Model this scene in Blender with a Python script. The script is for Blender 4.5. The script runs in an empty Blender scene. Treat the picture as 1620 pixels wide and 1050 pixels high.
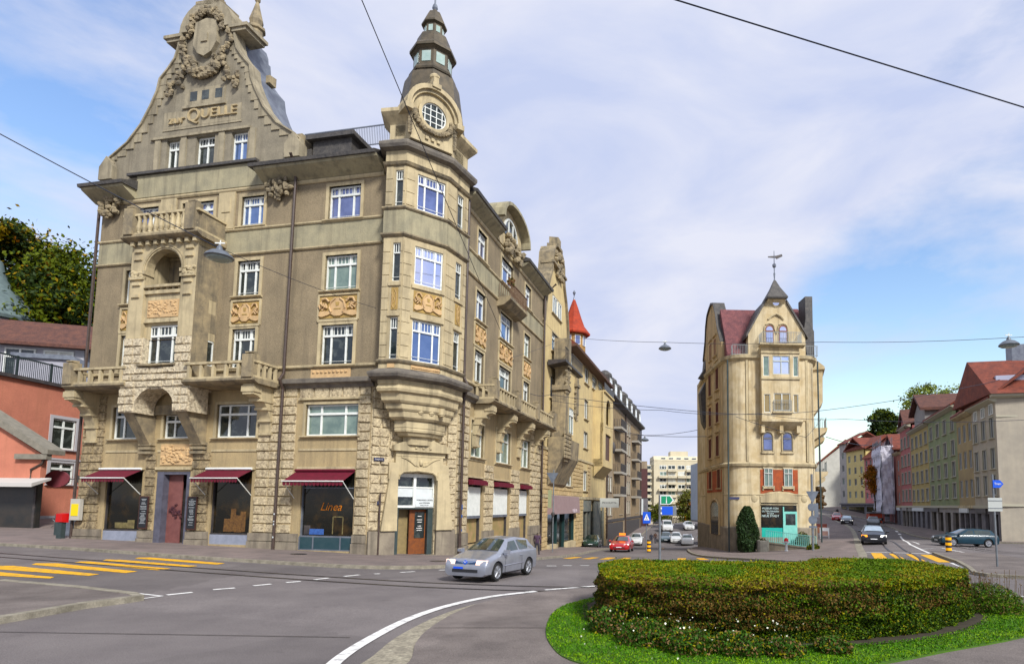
import bpy, bmesh, math, random
import numpy as np
from mathutils import Vector, Matrix
random.seed(7); RNG=np.random.default_rng(7)
SC=bpy.context.scene; COL=SC.collection; R_=math.radians
# ------------------------------------------------------------ camera
FPX=950.0; W0,H0=1620.0,1050.0; PPX,PPY=947.0,713.0
up=Vector((.0105061,-.9960362,.0883258)); fw=Vector((-.000931603,.0883209,.996091638)); rt=Vector((.99994438,.01054735,0))
cd=bpy.data.cameras.new('camera'); cam=bpy.data.objects.new('camera',cd); COL.objects.link(cam); SC.camera=cam
# world axes X=rt, Y=fw, Z=up expressed in camera coords (x right, y down, z forward)
def camvec(c): return Vector((c.dot(rt),c.dot(fw),c.dot(up)))
cx=camvec(Vector((1,0,0))); cy=camvec(Vector((0,-1,0))); cz=camvec(Vector((0,0,-1)))
M=Matrix((cx,cy,cz)).transposed().to_4x4(); M.translation=Vector((0,0,2.75)); cam.matrix_world=M
cd.sensor_fit='HORIZONTAL'; cd.sensor_width=36; cd.lens=36*FPX/W0
cd.shift_x=(W0/2-PPX)/W0; cd.shift_y=(PPY-H0/2)/W0; cd.clip_end=3000; cd.clip_start=.1
# ------------------------------------------------------------ world, sun, exposure
SC.view_settings.view_transform='Standard'; SC.view_settings.look='None'; SC.view_settings.exposure=0.33; SC.view_settings.gamma=1
SUN=Vector((.42,-.66,.62)).normalized()
wd=bpy.data.worlds.new('World'); SC.world=wd; wd.use_nodes=True; nt=wd.node_tree; nt.nodes.clear()
def N(nt,t,**k):
    n=nt.nodes.new(t)
    for a,b in k.items():
        if a.startswith('i_'):
            s=a[2:]; s=int(s) if s.isdigit() else s.replace('_',' ')
            n.inputs[s].default_value=b
        else: setattr(n,a,b)
    return n
sky=N(nt,'ShaderNodeTexSky'); sky.sky_type='NISHITA'; sky.sun_disc=False
sky.sun_elevation=math.asin(SUN.z); sky.sun_rotation=math.atan2(SUN.x,SUN.y); sky.air_density=1.6; sky.ozone_density=2.5; sky.dust_density=.3
hs=N(nt,'ShaderNodeHueSaturation',i_Saturation=1.15,i_Value=1.3,i_Hue=.515); nt.links.new(sky.outputs[0],hs.inputs['Color'])
tc=N(nt,'ShaderNodeTexCoord'); mp=N(nt,'ShaderNodeMapping'); mp.inputs['Scale'].default_value=(1,1,2.6); mp.inputs['Location'].default_value=(3.45,1.3,.35)
nt.links.new(tc.outputs['Generated'],mp.inputs[0])
n1=N(nt,'ShaderNodeTexNoise',i_Scale=2.0,i_Detail=10.0,i_Roughness=.58,i_Distortion=.35); nt.links.new(mp.outputs[0],n1.inputs['Vector'])
rp=N(nt,'ShaderNodeValToRGB'); rp.color_ramp.elements[0].position=.22; rp.color_ramp.elements[1].position=.47; 
cov=n1.outputs['Fac']
nv=N(nt,'ShaderNodeVectorMath'); nv.operation='NORMALIZE'; nt.links.new(tc.outputs['Generated'],nv.inputs[0])
for d_,c0_,c1_,wt in (((.48,.855,.20),.955,.998,.22),((.40,.88,.28),.97,1.0,.10),((.50,.66,.56),.985,.9995,.13),((-.60,.64,.49),.975,.998,.12),((-.56,.655,.51),.985,.999,.08),((-.66,.68,.31),.975,.998,.11),((-.02,.95,.33),.9,1.0,-.10),((-.3,.8,.5),.9,1.0,-.10),((.2,.8,.55),.9,1.0,-.10)):
    v_=Vector(d_).normalized(); dt=N(nt,'ShaderNodeVectorMath'); dt.operation='DOT_PRODUCT'; nt.links.new(nv.outputs[0],dt.inputs[0]); dt.inputs[1].default_value=v_
    mr=N(nt,'ShaderNodeMapRange'); mr.interpolation_type='SMOOTHSTEP'; mr.inputs[1].default_value=c0_; mr.inputs[2].default_value=c1_; mr.inputs[3].default_value=0; mr.inputs[4].default_value=wt; nt.links.new(dt.outputs['Value'],mr.inputs[0])
    sb=N(nt,'ShaderNodeMath'); sb.operation='SUBTRACT'; nt.links.new(cov,sb.inputs[0]); nt.links.new(mr.outputs[0],sb.inputs[1]); cov=sb.outputs[0]
nt.links.new(cov,rp.inputs[0])
n2=N(nt,'ShaderNodeTexNoise',i_Scale=3.0,i_Detail=9.0,i_Roughness=.55,i_Distortion=.5); nt.links.new(mp.outputs[0],n2.inputs['Vector'])
rc=N(nt,'ShaderNodeValToRGB'); e=rc.color_ramp.elements; e[0].position=.30; e[0].color=(.60,.68,.94,1); e[1].position=.60; e[1].color=(.84,.865,1.0,1)
nt.links.new(n2.outputs['Fac'],rc.inputs[0])
b1=N(nt,'ShaderNodeBackground',i_Strength=.13); nt.links.new(hs.outputs[0],b1.inputs[0])
b2=N(nt,'ShaderNodeBackground',i_Strength=.76); nt.links.new(rc.outputs[0],b2.inputs[0])
mx=N(nt,'ShaderNodeMixShader'); nt.links.new(rp.outputs[0],mx.inputs[0]); nt.links.new(b1.outputs[0],mx.inputs[1]); nt.links.new(b2.outputs[0],mx.inputs[2])
ow=N(nt,'ShaderNodeOutputWorld'); nt.links.new(mx.outputs[0],ow.inputs[0])
sl=bpy.data.lights.new('sun','SUN'); sl.energy=3.7; sl.angle=R_(10); sl.color=(1,.97,.92)
so=bpy.data.objects.new('sun',sl); COL.objects.link(so); so.rotation_euler=(-SUN).to_track_quat('-Z','Y').to_euler(); so.location=(0,0,80)
# ------------------------------------------------------------ materials
MATS={}
def mat(name,col,rough=.8,col2=None,sc=3.0,bump=0,bsc=30.0,metal=0,spec=.4,streak=None,emit=None,coat=0,ramp=(.35,.65),fine=0,fsc=60.,det=6.0,cracks=0):
    if name in MATS: return MATS[name]
    def sat(c,k=1.16): l=.2126*c[0]+.7152*c[1]+.0722*c[2]; return tuple(max(.002,min(.9,l+(x-l)*k)) for x in c)
    col=sat(col); col2=sat(col2) if col2 else None
    m=bpy.data.materials.new(name); m.use_nodes=True; t=m.node_tree; p=t.nodes['Principled BSDF']
    p.inputs['Roughness'].default_value=rough; p.inputs['Metallic'].default_value=metal; p.inputs['Specular IOR Level'].default_value=spec
    p.inputs['Base Color'].default_value=(*col,1); p.inputs['Coat Weight'].default_value=coat; p.inputs['Coat Roughness'].default_value=.05
    g=N(t,'ShaderNodeNewGeometry'); L=t.links.new; last=None
    def mixc(fac,a,b,blend='MIX'):
        x=N(t,'ShaderNodeMix'); x.data_type='RGBA'; x.blend_type=blend
        if hasattr(fac,'links'): L(fac,x.inputs[0])
        else: x.inputs[0].default_value=fac
        for s,i in ((a,6),(b,7)):
            if hasattr(s,'links'): L(s,x.inputs[i])
            else: x.inputs[i].default_value=(*s,1)
        return x.outputs[2]
    if col2:
        n=N(t,'ShaderNodeTexNoise',i_Scale=sc,i_Detail=det,i_Roughness=.6); L(g.outputs['Position'],n.inputs['Vector'])
        r=N(t,'ShaderNodeValToRGB'); r.color_ramp.elements[0].position=ramp[0]; r.color_ramp.elements[1].position=ramp[1]; L(n.outputs['Fac'],r.inputs[0])
        last=mixc(r.outputs[0],col,col2)
    if fine:
        n=N(t,'ShaderNodeTexNoise',i_Scale=fsc,i_Detail=2.0,i_Roughness=.7); L(g.outputs['Position'],n.inputs['Vector'])
        r=N(t,'ShaderNodeMapRange'); r.inputs[1].default_value=.3; r.inputs[2].default_value=.7; r.inputs[3].default_value=1-fine; r.inputs[4].default_value=1+fine; L(n.outputs['Fac'],r.inputs[0])
        last=mixc(1.0,last or col,r.outputs[0],'MULTIPLY')
    if streak:
        mpn=N(t,'ShaderNodeMapping'); mpn.inputs['Scale'].default_value=(2.2,2.2,.16); L(g.outputs['Position'],mpn.inputs[0])
        n=N(t,'ShaderNodeTexNoise',i_Scale=1.0,i_Detail=7.0,i_Roughness=.65); L(mpn.outputs[0],n.inputs['Vector'])
        r=N(t,'ShaderNodeMapRange'); r.inputs[1].default_value=.48; r.inputs[2].default_value=.72; r.inputs[3].default_value=0; r.inputs[4].default_value=streak[1]; L(n.outputs['Fac'],r.inputs[0])
        last=mixc(r.outputs[0],last or col,streak[0])
    if last is not None: L(last,p.inputs['Base Color'])
    if cracks:
        mp_=N(t,'ShaderNodeMapping'); L(g.outputs['Position'],mp_.inputs[0]); nz_=N(t,'ShaderNodeTexNoise',i_Scale=1.2,i_Detail=3.0); L(g.outputs['Position'],nz_.inputs['Vector']); ad=N(t,'ShaderNodeVectorMath'); ad.operation='ADD'; L(mp_.outputs[0],ad.inputs[0]); L(nz_.outputs['Color'],ad.inputs[1])
        vo=N(t,'ShaderNodeTexVoronoi',i_Scale=.16); vo.feature='DISTANCE_TO_EDGE'; L(ad.outputs[0],vo.inputs['Vector']); r=N(t,'ShaderNodeMapRange'); r.inputs[1].default_value=0; r.inputs[2].default_value=.006; r.inputs[3].default_value=.75; r.inputs[4].default_value=0; L(vo.outputs['Distance'],r.inputs[0])
        vc=N(t,'ShaderNodeTexVoronoi',i_Scale=.11); L(ad.outputs[0],vc.inputs['Vector']); r2=N(t,'ShaderNodeMapRange'); r2.inputs[3].default_value=.86; r2.inputs[4].default_value=1.12; sp_=N(t,'ShaderNodeSeparateColor'); L(vc.outputs['Color'],sp_.inputs[0]); L(sp_.outputs[0],r2.inputs[0]); last=mixc(1.0,last,r2.outputs[0],'MULTIPLY')
        n=N(t,'ShaderNodeTexNoise',i_Scale=.9,i_Detail=8.0,i_Roughness=.75); L(g.outputs['Position'],n.inputs['Vector']); r=N(t,'ShaderNodeMapRange'); r.inputs[1].default_value=.60; r.inputs[2].default_value=.72; r.inputs[3].default_value=0; r.inputs[4].default_value=.5; L(n.outputs['Fac'],r.inputs[0]); last=mixc(r.outputs[0],last,(.06,.05,.05))
        L(last,p.inputs['Base Color'])
    if bump:
        n=N(t,'ShaderNodeTexNoise',i_Scale=bsc,i_Detail=5.0,i_Roughness=.6); L(g.outputs['Position'],n.inputs['Vector'])
        b=N(t,'ShaderNodeBump',i_Strength=bump,i_Distance=.04); L(n.outputs['Fac'],b.inputs['Height']); L(b.outputs[0],p.inputs['Normal'])
    if emit: p.inputs['Emission Color'].default_value=(*emit[0],1); p.inputs['Emission Strength'].default_value=emit[1]
    MATS[name]=m; return m
DK=(.05,.045,.035)
plaster=mat('rough_brown_plaster',(.268,.218,.145),.9,(.195,.16,.108),.6,.5,14,streak=((.13,.105,.07),.65),fine=.32,fsc=30)
plast2=mat('pale_band_plaster',(.36,.325,.22),.9,(.26,.24,.17),1.2,.3,14,streak=((.13,.115,.08),.8),fine=.12,fsc=22)
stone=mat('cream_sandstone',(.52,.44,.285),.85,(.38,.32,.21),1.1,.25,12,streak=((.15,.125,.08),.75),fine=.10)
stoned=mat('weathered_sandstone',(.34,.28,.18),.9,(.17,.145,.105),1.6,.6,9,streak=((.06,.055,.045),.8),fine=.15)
rust=mat('rusticated_sandstone',(.50,.425,.29),.95,(.20,.155,.105),5.5,1.3,9,ramp=(.50,.68),fine=.3,fsc=9,streak=((.15,.12,.085),.5))
plinth=mat('grey_plinth_stone',(.27,.235,.18),.9,(.17,.145,.115),1.5,.4,10,streak=((.09,.08,.06),.8),fine=.12)
relief=mat('peach_relief_stone',(.58,.41,.23),.8,(.44,.31,.18),2.5,.2,10,fine=.1,fsc=20)
reliefb=mat('relief_ground',(.40,.28,.11),.9,(.30,.21,.09),3,.3,12)
darkm=mat('dark_eaves_metal',(.035,.033,.035),.55,(.07,.06,.055),3)
slate=mat('dark_slate_roof',(.045,.043,.042),.6,(.085,.078,.07),3,.4,6,fine=.2,fsc=12)
zinc=mat('grey_zinc',(.20,.22,.25),.45,(.12,.13,.16),2,metal=.3)
copper=mat('brown_copper_sheet',(.07,.06,.042),.5,(.13,.105,.07),2.5,streak=((.05,.045,.035),.7),metal=.2)
white=mat('white_window_paint',(.78,.80,.76),.4,(.66,.68,.64),4)
pipem=mat('dark_brown_pipe',(.045,.03,.025),.45,(.07,.05,.04),5)
gl=dict(dark=mat('dark_window_glass',(.010,.016,.016),.06,(.05,.06,.055),2.2,spec=.7,coat=.25,ramp=(.5,.62)),
 sky=mat('sky_window_glass',(.08,.10,.22),.04,(.20,.24,.42),.8,spec=1,coat=1,metal=.55),
 bright=mat('bright_window_glass',(.50,.58,.85),.06,(.72,.74,.92),.5,metal=.85,spec=1),
 blue=mat('blue_window_glass',(.08,.14,.30),.05,(.13,.20,.38),1.2,metal=.5,spec=1,coat=.6),
 green=mat('curtain_window_glass',(.10,.15,.13),.12,(.19,.25,.21),2.0,spec=.8,coat=.6),
 pale=mat('pale_blind',(.62,.62,.56),.5,(.52,.52,.47),3),
 brown=mat('brown_shutter',(.10,.05,.035),.6,(.07,.035,.025),5),
 wood=mat('olive_blind',(.26,.20,.10),.6,(.20,.155,.08),5),
 shop=mat('shop_window_glass',(.010,.010,.008),.08,(.05,.032,.014),1.1,spec=.35,coat=0,ramp=(.5,.7)))
asph=mat(name='asphalt',cracks=1,col=(.165,.148,.142),rough=.9,col2=(.115,.102,.10),sc=.35,bump=.35,bsc=40,fine=.35,fsc=45)
asph2=mat(name='worn_asphalt',cracks=1,col=(.185,.16,.145),rough=.92,col2=(.115,.098,.09),sc=.7,bump=.35,bsc=40,fine=.3,fsc=40)
pavem=mat(name='pavement_asphalt',cracks=1,col=(.21,.17,.155),rough=.92,col2=(.15,.125,.115),sc=.9,bump=.3,bsc=40,fine=.28,fsc=40)
kerbm=mat('granite_kerb',(.30,.275,.22),.85,(.17,.155,.12),3,.3,20,fine=.2,fsc=30)
cobm=mat('cobble_strip',(.33,.30,.23),.9,(.20,.18,.14),4,.7,9,fine=.3,fsc=14)
wpaint=mat('white_road_paint',(.72,.71,.68),.75,(.34,.33,.32),5,.2,40,fine=.2,ramp=(.5,.72))
ypaint=mat('yellow_road_paint',(.74,.41,.02),.75,(.36,.24,.08),4.5,.2,40,fine=.25,ramp=(.48,.68))
railm=mat('tram_rail_steel',(.05,.045,.045),.45,(.08,.07,.065),8,metal=.6)
awn=mat('burgundy_awning',(.12,.006,.020),.75,(.085,.005,.014),4)
# ------------------------------------------------------------ mesh helpers
def tag(o,label=None,cat=None,group=None,kind=None):
    if label:o['label']=label
    if cat:o['category']=cat
    if group:o['group']=group
    if kind:o['kind']=kind
    return o
def thing(name,label,cat,loc=(0,0,0),group=None):
    o=bpy.data.objects.new(name,None); COL.objects.link(o); o.location=loc; o.empty_display_size=.3
    return tag(o,label,cat,group)
class Fr:
    def __init__(s,p,q=None,u=None):
        s.O=Vector((p[0],p[1])); d=Vector((q[0]-p[0],q[1]-p[1])) if q else Vector((u[0],u[1])); s.L=d.length; s.u=d.normalized(); s.n=Vector((s.u.y,-s.u.x))
    def w(s,u,z,o=0): q=s.O+s.u*u+s.n*o; return (q.x,q.y,z)
class MB:
    def __init__(s): s.v=[]; s.f=[]; s.mi=[]; s.m=0
    def quad(s,*p):
        n=len(s.v); s.v+=list(map(tuple,p)); s.f.append(tuple(range(n,n+len(p)))); s.mi.append(s.m)
    def hexa(s,c):
        n=len(s.v); s.v+=list(map(tuple,c))
        for f in ((0,1,2,3),(7,6,5,4),(0,4,5,1),(1,5,6,2),(2,6,7,3),(3,7,4,0)): s.f.append(tuple(n+i for i in f)); s.mi.append(s.m)
    def box(s,fr,u0,u1,z0,z1,o0,o1):
        s.hexa([fr.w(u0,z0,o1),fr.w(u1,z0,o1),fr.w(u1,z1,o1),fr.w(u0,z1,o1),fr.w(u0,z0,o0),fr.w(u1,z0,o0),fr.w(u1,z1,o0),fr.w(u0,z1,o0)])
    def block(s,fr,u0,u1,z0,z1,o0,o1,c=.03,j=0.0):
        r=lambda:random.uniform(-j,j)
        s.hexa([fr.w(u0+c+r(),z0+c+r(),o1+r()),fr.w(u1-c+r(),z0+c+r(),o1+r()),fr.w(u1-c+r(),z1-c+r(),o1+r()),fr.w(u0+c+r(),z1-c+r(),o1+r()),fr.w(u0,z0,o0),fr.w(u1,z0,o0),fr.w(u1,z1,o0),fr.w(u0,z1,o0)])
    def prism(s,fr,pl,o0,o1):
        a=0
        for i in range(len(pl)):
            x0,y0=pl[i]; x1,y1=pl[(i+1)%len(pl)]; a+=x0*y1-x1*y0
        if a<0: pl=pl[::-1]
        n=len(s.v); k=len(pl); s.v+=[fr.w(u,z,o1) for u,z in pl]+[fr.w(u,z,o0) for u,z in pl]
        s.f.append(tuple(range(n,n+k))); s.f.append(tuple(range(n+2*k-1,n+k-1,-1))); s.mi+=[s.m]*2
        for i in range(k): j=(i+1)%k; s.f.append((n+i,n+k+i,n+k+j,n+j)); s.mi.append(s.m)
    def prof(s,fr,pr,u0,u1):   # moulding: closed profile [(off,z)] swept along u
        n=len(s.v); k=len(pr); s.v+=[fr.w(u0,z,o) for o,z in pr]+[fr.w(u1,z,o) for o,z in pr]
        s.f.append(tuple(range(n,n+k))); s.f.append(tuple(range(n+2*k-1,n+k-1,-1))); s.mi+=[s.m]*2
        for i in range(k): j=(i+1)%k; s.f.append((n+i,n+k+i,n+k+j,n+j)); s.mi.append(s.m)
    def rings(s,rs,cap=True,loop=True):
        n=len(s.v); k=len(rs[0])
        for r in rs: s.v+=list(map(tuple,r))
        for a in range(len(rs)-1):
            for i in range(k if loop else k-1):
                j=(i+1)%k; s.f.append((n+a*k+i,n+a*k+j,n+(a+1)*k+j,n+(a+1)*k+i)); s.mi.append(s.m)
        if cap: s.f.append(tuple(range(n+k-1,n-1,-1))); s.f.append(tuple(range(n+(len(rs)-1)*k,n+len(rs)*k))); s.mi+=[s.m]*2
    def lathe(s,c,pr,k=12,ph=0.,sx=1,sy=1):
        s.rings([[(c[0]+r*sx*math.cos(ph+2*math.pi*i/k),c[1]+r*sy*math.sin(ph+2*math.pi*i/k),c[2]+z) for i in range(k)] for r,z in pr])
    def tube(s,pts,r,k=6,taper=None):
        pts=[Vector(p) for p in pts]; rs=[]
        for i,p in enumerate(pts):
            d=(pts[min(i+1,len(pts)-1)]-pts[max(i-1,0)]).normalized(); a=d.orthogonal() if abs(d.z)>.9 else d.cross(Vector((0,0,1))); a.normalize(); b=d.cross(a)
            q=r if taper is None else r+(taper-r)*i/(len(pts)-1)
            rs.append([tuple(p+a*q*math.cos(2*math.pi*j/k)+b*q*math.sin(2*math.pi*j/k)) for j in range(k)])
        s.rings(rs)
    def ball(s,c,r,k=8,h=6,jit=0):
        rx,ry,rz=(r,r,r) if not hasattr(r,'__len__') else r
        rs=[]
        for a in range(1,h):
            t=math.pi*a/h
            rs.append([(c[0]+rx*math.sin(t)*math.cos(2*math.pi*i/k)*(1+random.uniform(-jit,jit)),c[1]+ry*math.sin(t)*math.sin(2*math.pi*i/k)*(1+random.uniform(-jit,jit)),c[2]-rz*math.cos(t)) for i in range(k)])
        s.rings(rs)
    def build(s,name,mats,parent=None,smooth=None,fix=True):
        me=bpy.data.meshes.new(name); me.from_pydata(s.v,[],s.f)
        for m in (mats if isinstance(mats,(list,tuple)) else [mats]): me.materials.append(m)
        if any(s.mi): me.polygons.foreach_set('material_index',s.mi)
        if fix:
            bm=bmesh.new(); bm.from_mesh(me); bmesh.ops.recalc_face_normals(bm,faces=bm.faces); bm.to_mesh(me); bm.free()
        if smooth: me.shade_smooth(); me.set_sharp_from_angle(angle=R_(smooth))
        me.update(); o=bpy.data.objects.new(name,me); COL.objects.link(o)
        if parent:
            o.parent=parent; p=parent; loc=Vector()
            while p: loc+=p.location; p=p.parent
            me.transform(Matrix.Translation(-loc))
        return o
def wall(mb,fr,u0,u1,z0,z1,holes,off=0.,dep=.3):
    us=sorted({u0,u1,*[min(max(x,u0),u1) for hh in holes for x in hh[:2]]}); zs=sorted({z0,z1,*[min(max(x,z0),z1) for hh in holes for x in hh[2:4]]})
    for i in range(len(us)-1):
        for j in range(len(zs)-1):
            um=(us[i]+us[i+1])/2; zm=(zs[j]+zs[j+1])/2
            if any(a<um<b and c<zm<d for a,b,c,d in holes): continue
            mb.quad(fr.w(us[i],zs[j],off),fr.w(us[i+1],zs[j],off),fr.w(us[i+1],zs[j+1],off),fr.w(us[i],zs[j+1],off))
    for a,b,c,d in holes:
        P=[(a,c),(b,c),(b,d),(a,d)]
        for k in range(4):
            p,q=P[k],P[(k+1)%4]; mb.quad(fr.w(*p,off),fr.w(*q,off),fr.w(*q,off-dep),fr.w(*p,off-dep))
def window(par,fr,u0,u1,z0,z1,off=-.2,kind='tri',glass='dark',fm=None,t=.07,name='window',paneless=False):
    b=MB(); w=u1-u0; h=z1-z0; o0,o1=off-.06,off+.05
    b.box(fr,u0,u0+t,z0,z1,o0,o1); b.box(fr,u1-t,u1,z0,z1,o0,o1); b.box(fr,u0+t,u1-t,z0,z0+t,o0,o1); b.box(fr,u0+t,u1-t,z1-t,z1,o0,o1)
    tr=None
    if kind in('tri','tri1'):
        ms=[u0+w*.27,u0+w*.73]; tr=z0+h*(.74 if kind=='tri' else .70)
    elif kind in('pair','pairb'): ms=[u0+w*.5]; tr=z0+h*.72
    elif kind=='two': ms=[u0+w*.5]
    elif kind=='half': ms=[u0+w*.5]; tr=z0+h*.7
    else: ms=[]; tr=z0+h*.74 if kind=='narrow' else None
    for m in ms: b.box(fr,m-t*.6,m+t*.6,z0+t,z1-t,o0,o1)
    if tr: b.box(fr,u0+t,u1-t,tr-t*.7,tr+t*.7,o0+.002,o1+.03)
    if kind in('tri','pairb','narrow'):
        nb=9 if kind=='tri' else (6 if kind=='pairb' else 3)
        for i in range(1,nb):
            x=u0+w*i/nb
            if all(abs(x-m)>w/nb*.4 for m in ms): b.box(fr,x-.014,x+.014,tr,z1-t,o0+.01,o1-.02)
        b.box(fr,u0,u1,z0+h*.10,z0+h*.10+.018,o1+.02,o1+.04)
    f=b.build(name,fm or white,par)
    if not paneless:
        g=MB(); g.box(fr,u0+t*.5,u1-t*.5,z0+t*.5,z1-t*.5,off-.03,off-.01); g.build('pane',gl[glass],f)
    return f
def txt(s,size,fr,u,z,off,m,par=None,name='lettering',ext=.01,align='CENTER',sx=1.,italic=0,cat=None):
    cu=bpy.data.curves.new(name,'FONT'); cu.body=s; cu.size=size; cu.extrude=ext; cu.align_x=align; cu.align_y='CENTER'; cu.resolution_u=3; cu.shear=italic
    o=bpy.data.objects.new('t',cu); COL.objects.link(o); dg=bpy.context.evaluated_depsgraph_get(); me=bpy.data.meshes.new_from_object(o.evaluated_get(dg)); bpy.data.objects.remove(o)
    X=Vector((fr.u.x,fr.u.y,0))*sx; Z=Vector((0,0,1)); Y=Vector((fr.n.x,fr.n.y,0)); mt=Matrix((X,Z,Y)).transposed().to_4x4(); mt.translation=Vector(fr.w(u,z,off)); me.transform(mt)
    me.materials.clear(); me.materials.append(m); o=bpy.data.objects.new(name,me); COL.objects.link(o)
    if par:
        o.parent=par; loc=Vector(); p=par
        while p: loc+=p.location; p=p.parent
        me.transform(Matrix.Translation(-loc))
    return o
def rustic(mb,fr,u0,u1,z0,z1,ch=.45,bw=.9,off=0.,pr=.10,j=.02):
    n=max(1,round((z1-z0)/ch)); 
    for i in range(n):
        a=z0+(z1-z0)*i/n; b=z0+(z1-z0)*(i+1)/n; k=max(1,round((u1-u0)/bw+ (0.5 if i%2 else 0))); cs=[u0+(u1-u0)*q/k for q in range(k+1)]
        if k>1:
            for q in range(1,k): cs[q]+=random.uniform(-.12,.12)*(u1-u0)/k
        for q in range(k):
            mb.block(fr,cs[q]+.012,cs[q+1]-.012,a+.012,b-.012,off-.05,off+pr*random.uniform(.55,1.25),.035,j)
# ------------------------------------------------------------ ground
CP=np.array([(0,0,0),(-15,5,0),(15,5,0),(0,15,0),(-15,15,0),(12,14,0),(0,25,0),(-10,25,0),(20,25,0),(-31,36,.3),(-45,36,.5),(-30,25,.2),(-30,12,.1),
(-17.5,33,.0),(-13.5,31.5,-.05),(-11.5,31,-.18),(-8.5,34.5,-.35),(-5,50,-1.35),(-1,70,-2.3),(2.3,53,-1.43),(12.5,89,-3.2),(20,200,-5),(11.2,51,-1.3),(10.7,60,-1.5),(19.6,51.5,-.35),
(14.8,49.5,-1.0),(23,46,-.1),(29,45,-.2),(38,95,-.05),(48,120,.7),(57,140,1.9),(51,100,-.45),(37,55,-.35),(58,122,.2),(57,150,2.4),(70,250,8),(40,250,6),(-60,80,2.5),(-30,60,1.0),(30,30,0),(45,40,0),(60,70,0),
(-20,150,-3),(-80,-20,0),(60,-20,0),(-120,120,6),(140,60,2),(150,250,12),(-60,300,-3),(60,400,12)],float)
def _k(r): return np.where(r>0,r*r*np.log(np.maximum(r,1e-9)),0)
_n=len(CP); _P=CP[:,:2]/50; _K=_k(np.linalg.norm(_P[:,None]-_P[None],axis=2))+np.eye(_n)*2e-3; _Q=np.c_[np.ones(_n),_P]
_W=np.linalg.solve(np.block([[_K,_Q],[_Q.T,np.zeros((3,3))]]),np.r_[CP[:,2],0,0,0])
def hv(P):
    P=np.asarray(P,float)[:,:2]/50; r=np.linalg.norm(P[:,None]-_P[None],axis=2); return _k(r)@_W[:_n]+_W[-3]+P@_W[-2:]
def h(x,y): return float(hv([(x,y)])[0])
def ticks(a,b,fine0,fine1,f,c):
    o=[a]
    while o[-1]<b:
        x=o[-1]; step=f if fine0<=x<fine1 else min(c,max(f,(fine0-x) if x<fine0 else (x-fine1)*.12+f)); o.append(x+step)
    return o
xs=ticks(-260,420,-40,60,1.,25); ys=ticks(-40,900,0,110,1.,30)
gx,gy=np.meshgrid(xs,ys); P=np.c_[gx.ravel(),gy.ravel()]; z=np.concatenate([hv(P[i:i+4000]) for i in range(0,len(P),4000)])
far=np.clip((np.hypot(P[:,0],P[:,1])-300)/300,0,1); z=z*(1-far)+3*far
g=MB(); g.v=[(a,b,c) for (a,b),c in zip(P.tolist(),z.tolist())]; nx=len(xs)
g.f=[(j*nx+i,j*nx+i+1,(j+1)*nx+i+1,(j+1)*nx+i) for j in range(len(ys)-1) for i in range(nx-1)]; g.mi=[0]*len(g.f)
tag(g.build('road',asph,fix=False,smooth=60),kind='structure')
def drape(name,polys,dz,m,maxlen=1.2,skirt=0,kind='structure'):
    bm=bmesh.new()
    for pl in polys:
        vs=[bm.verts.new((x,y,0)) for x,y in pl]; f=bm.faces.new(vs); f.normal_update()
        if f.normal.z<0: f.normal_flip()
        if len(pl)>4: bmesh.ops.triangulate(bm,faces=[f])
    for _ in range(7):
        es=[e for e in bm.edges if e.calc_length()>maxlen]
        if not es: break
        bmesh.ops.subdivide_edges(bm,edges=es,cuts=1); bmesh.ops.triangulate(bm,faces=[f for f in bm.faces if len(f.verts)>4])
    if skirt:
        be=[e for e in bm.edges if e.is_boundary]; r=bmesh.ops.extrude_edge_only(bm,edges=be); low=[v for v in r['geom'] if isinstance(v,bmesh.types.BMVert)]
    else: low=[]
    bm.verts.index_update(); zz=hv([v.co[:2] for v in bm.verts]); ls=set(low)
    for v,q in zip(bm.verts,zz): v.co.z=q+(dz-skirt if v in ls else dz)
    me=bpy.data.meshes.new(name); bm.to_mesh(me); bm.free(); me.materials.append(m)
    o=bpy.data.objects.new(name,me); COL.objects.link(o)
    return tag(o,kind=kind) if kind else o
def smooth(pts,n=4):
    P=[Vector(p) for p in pts]; o=[]
    for i in range(len(P)-1):
        a,b,c,d=P[max(i-1,0)],P[i],P[i+1],P[min(i+2,len(P)-1)]
        for k in range(n):
            t=k/n; q=.5*((2*b)+(-a+c)*t+(2*a-5*b+4*c-d)*t*t+(-a+3*b-3*c+d)*t**3); o.append((q.x,q.y))
    return o+[tuple(P[-1])]
def ribbon(pts,w,w2=None):
    P=[Vector(p) for p in pts]; L=[];w2=w2 if w2 is not None else w
    for i,p in enumerate(P):
        d=(P[min(i+1,len(P)-1)]-P[max(i-1,0)]).normalized(); n=Vector((-d.y,d.x)); ww=w+(w2-w)*i/(len(P)-1); L.append((p+n*ww/2,p-n*ww/2))
    return [[tuple(L[i][0]),tuple(L[i][1]),tuple(L[i+1][1]),tuple(L[i+1][0])] for i in range(len(L)-1)]
kA=smooth([(-75,44),(-45,35.5),(-31.5,32.0),(-25.4,30.2),(-17.6,27.45),(-13.6,26.35),(-10.1,25.35),(-8.1,25.4),(-6.65,26.2),(-5.0,28.1),(-3.6,34.5),(-1.7,48),(.5,60),(6,97),(16,150)],5)
drape('pavement',[kA+[(-20,150),(-30,60),(-75,80)]],.125,pavem,2.0,.2)
drape('kerb',ribbon([(x,y) for x,y in kA],.2),.135,kerbm,1.5,.2)
kF=smooth([(30,125),(15.9,87.2),(9.6,61),(8.5,56.9),(8.05,50.3),(8.6,41.7),(10.3,34.6),(12.17,32.9),(15.2,35.6),(16.6,38.0),(21.06,49.07),(33.5,79),(38.6,94.3),(46,120),(50.5,140)],5)
drape('pavement',[kF+[(40,150)]],.12,pavem,2.0,.2)
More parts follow.
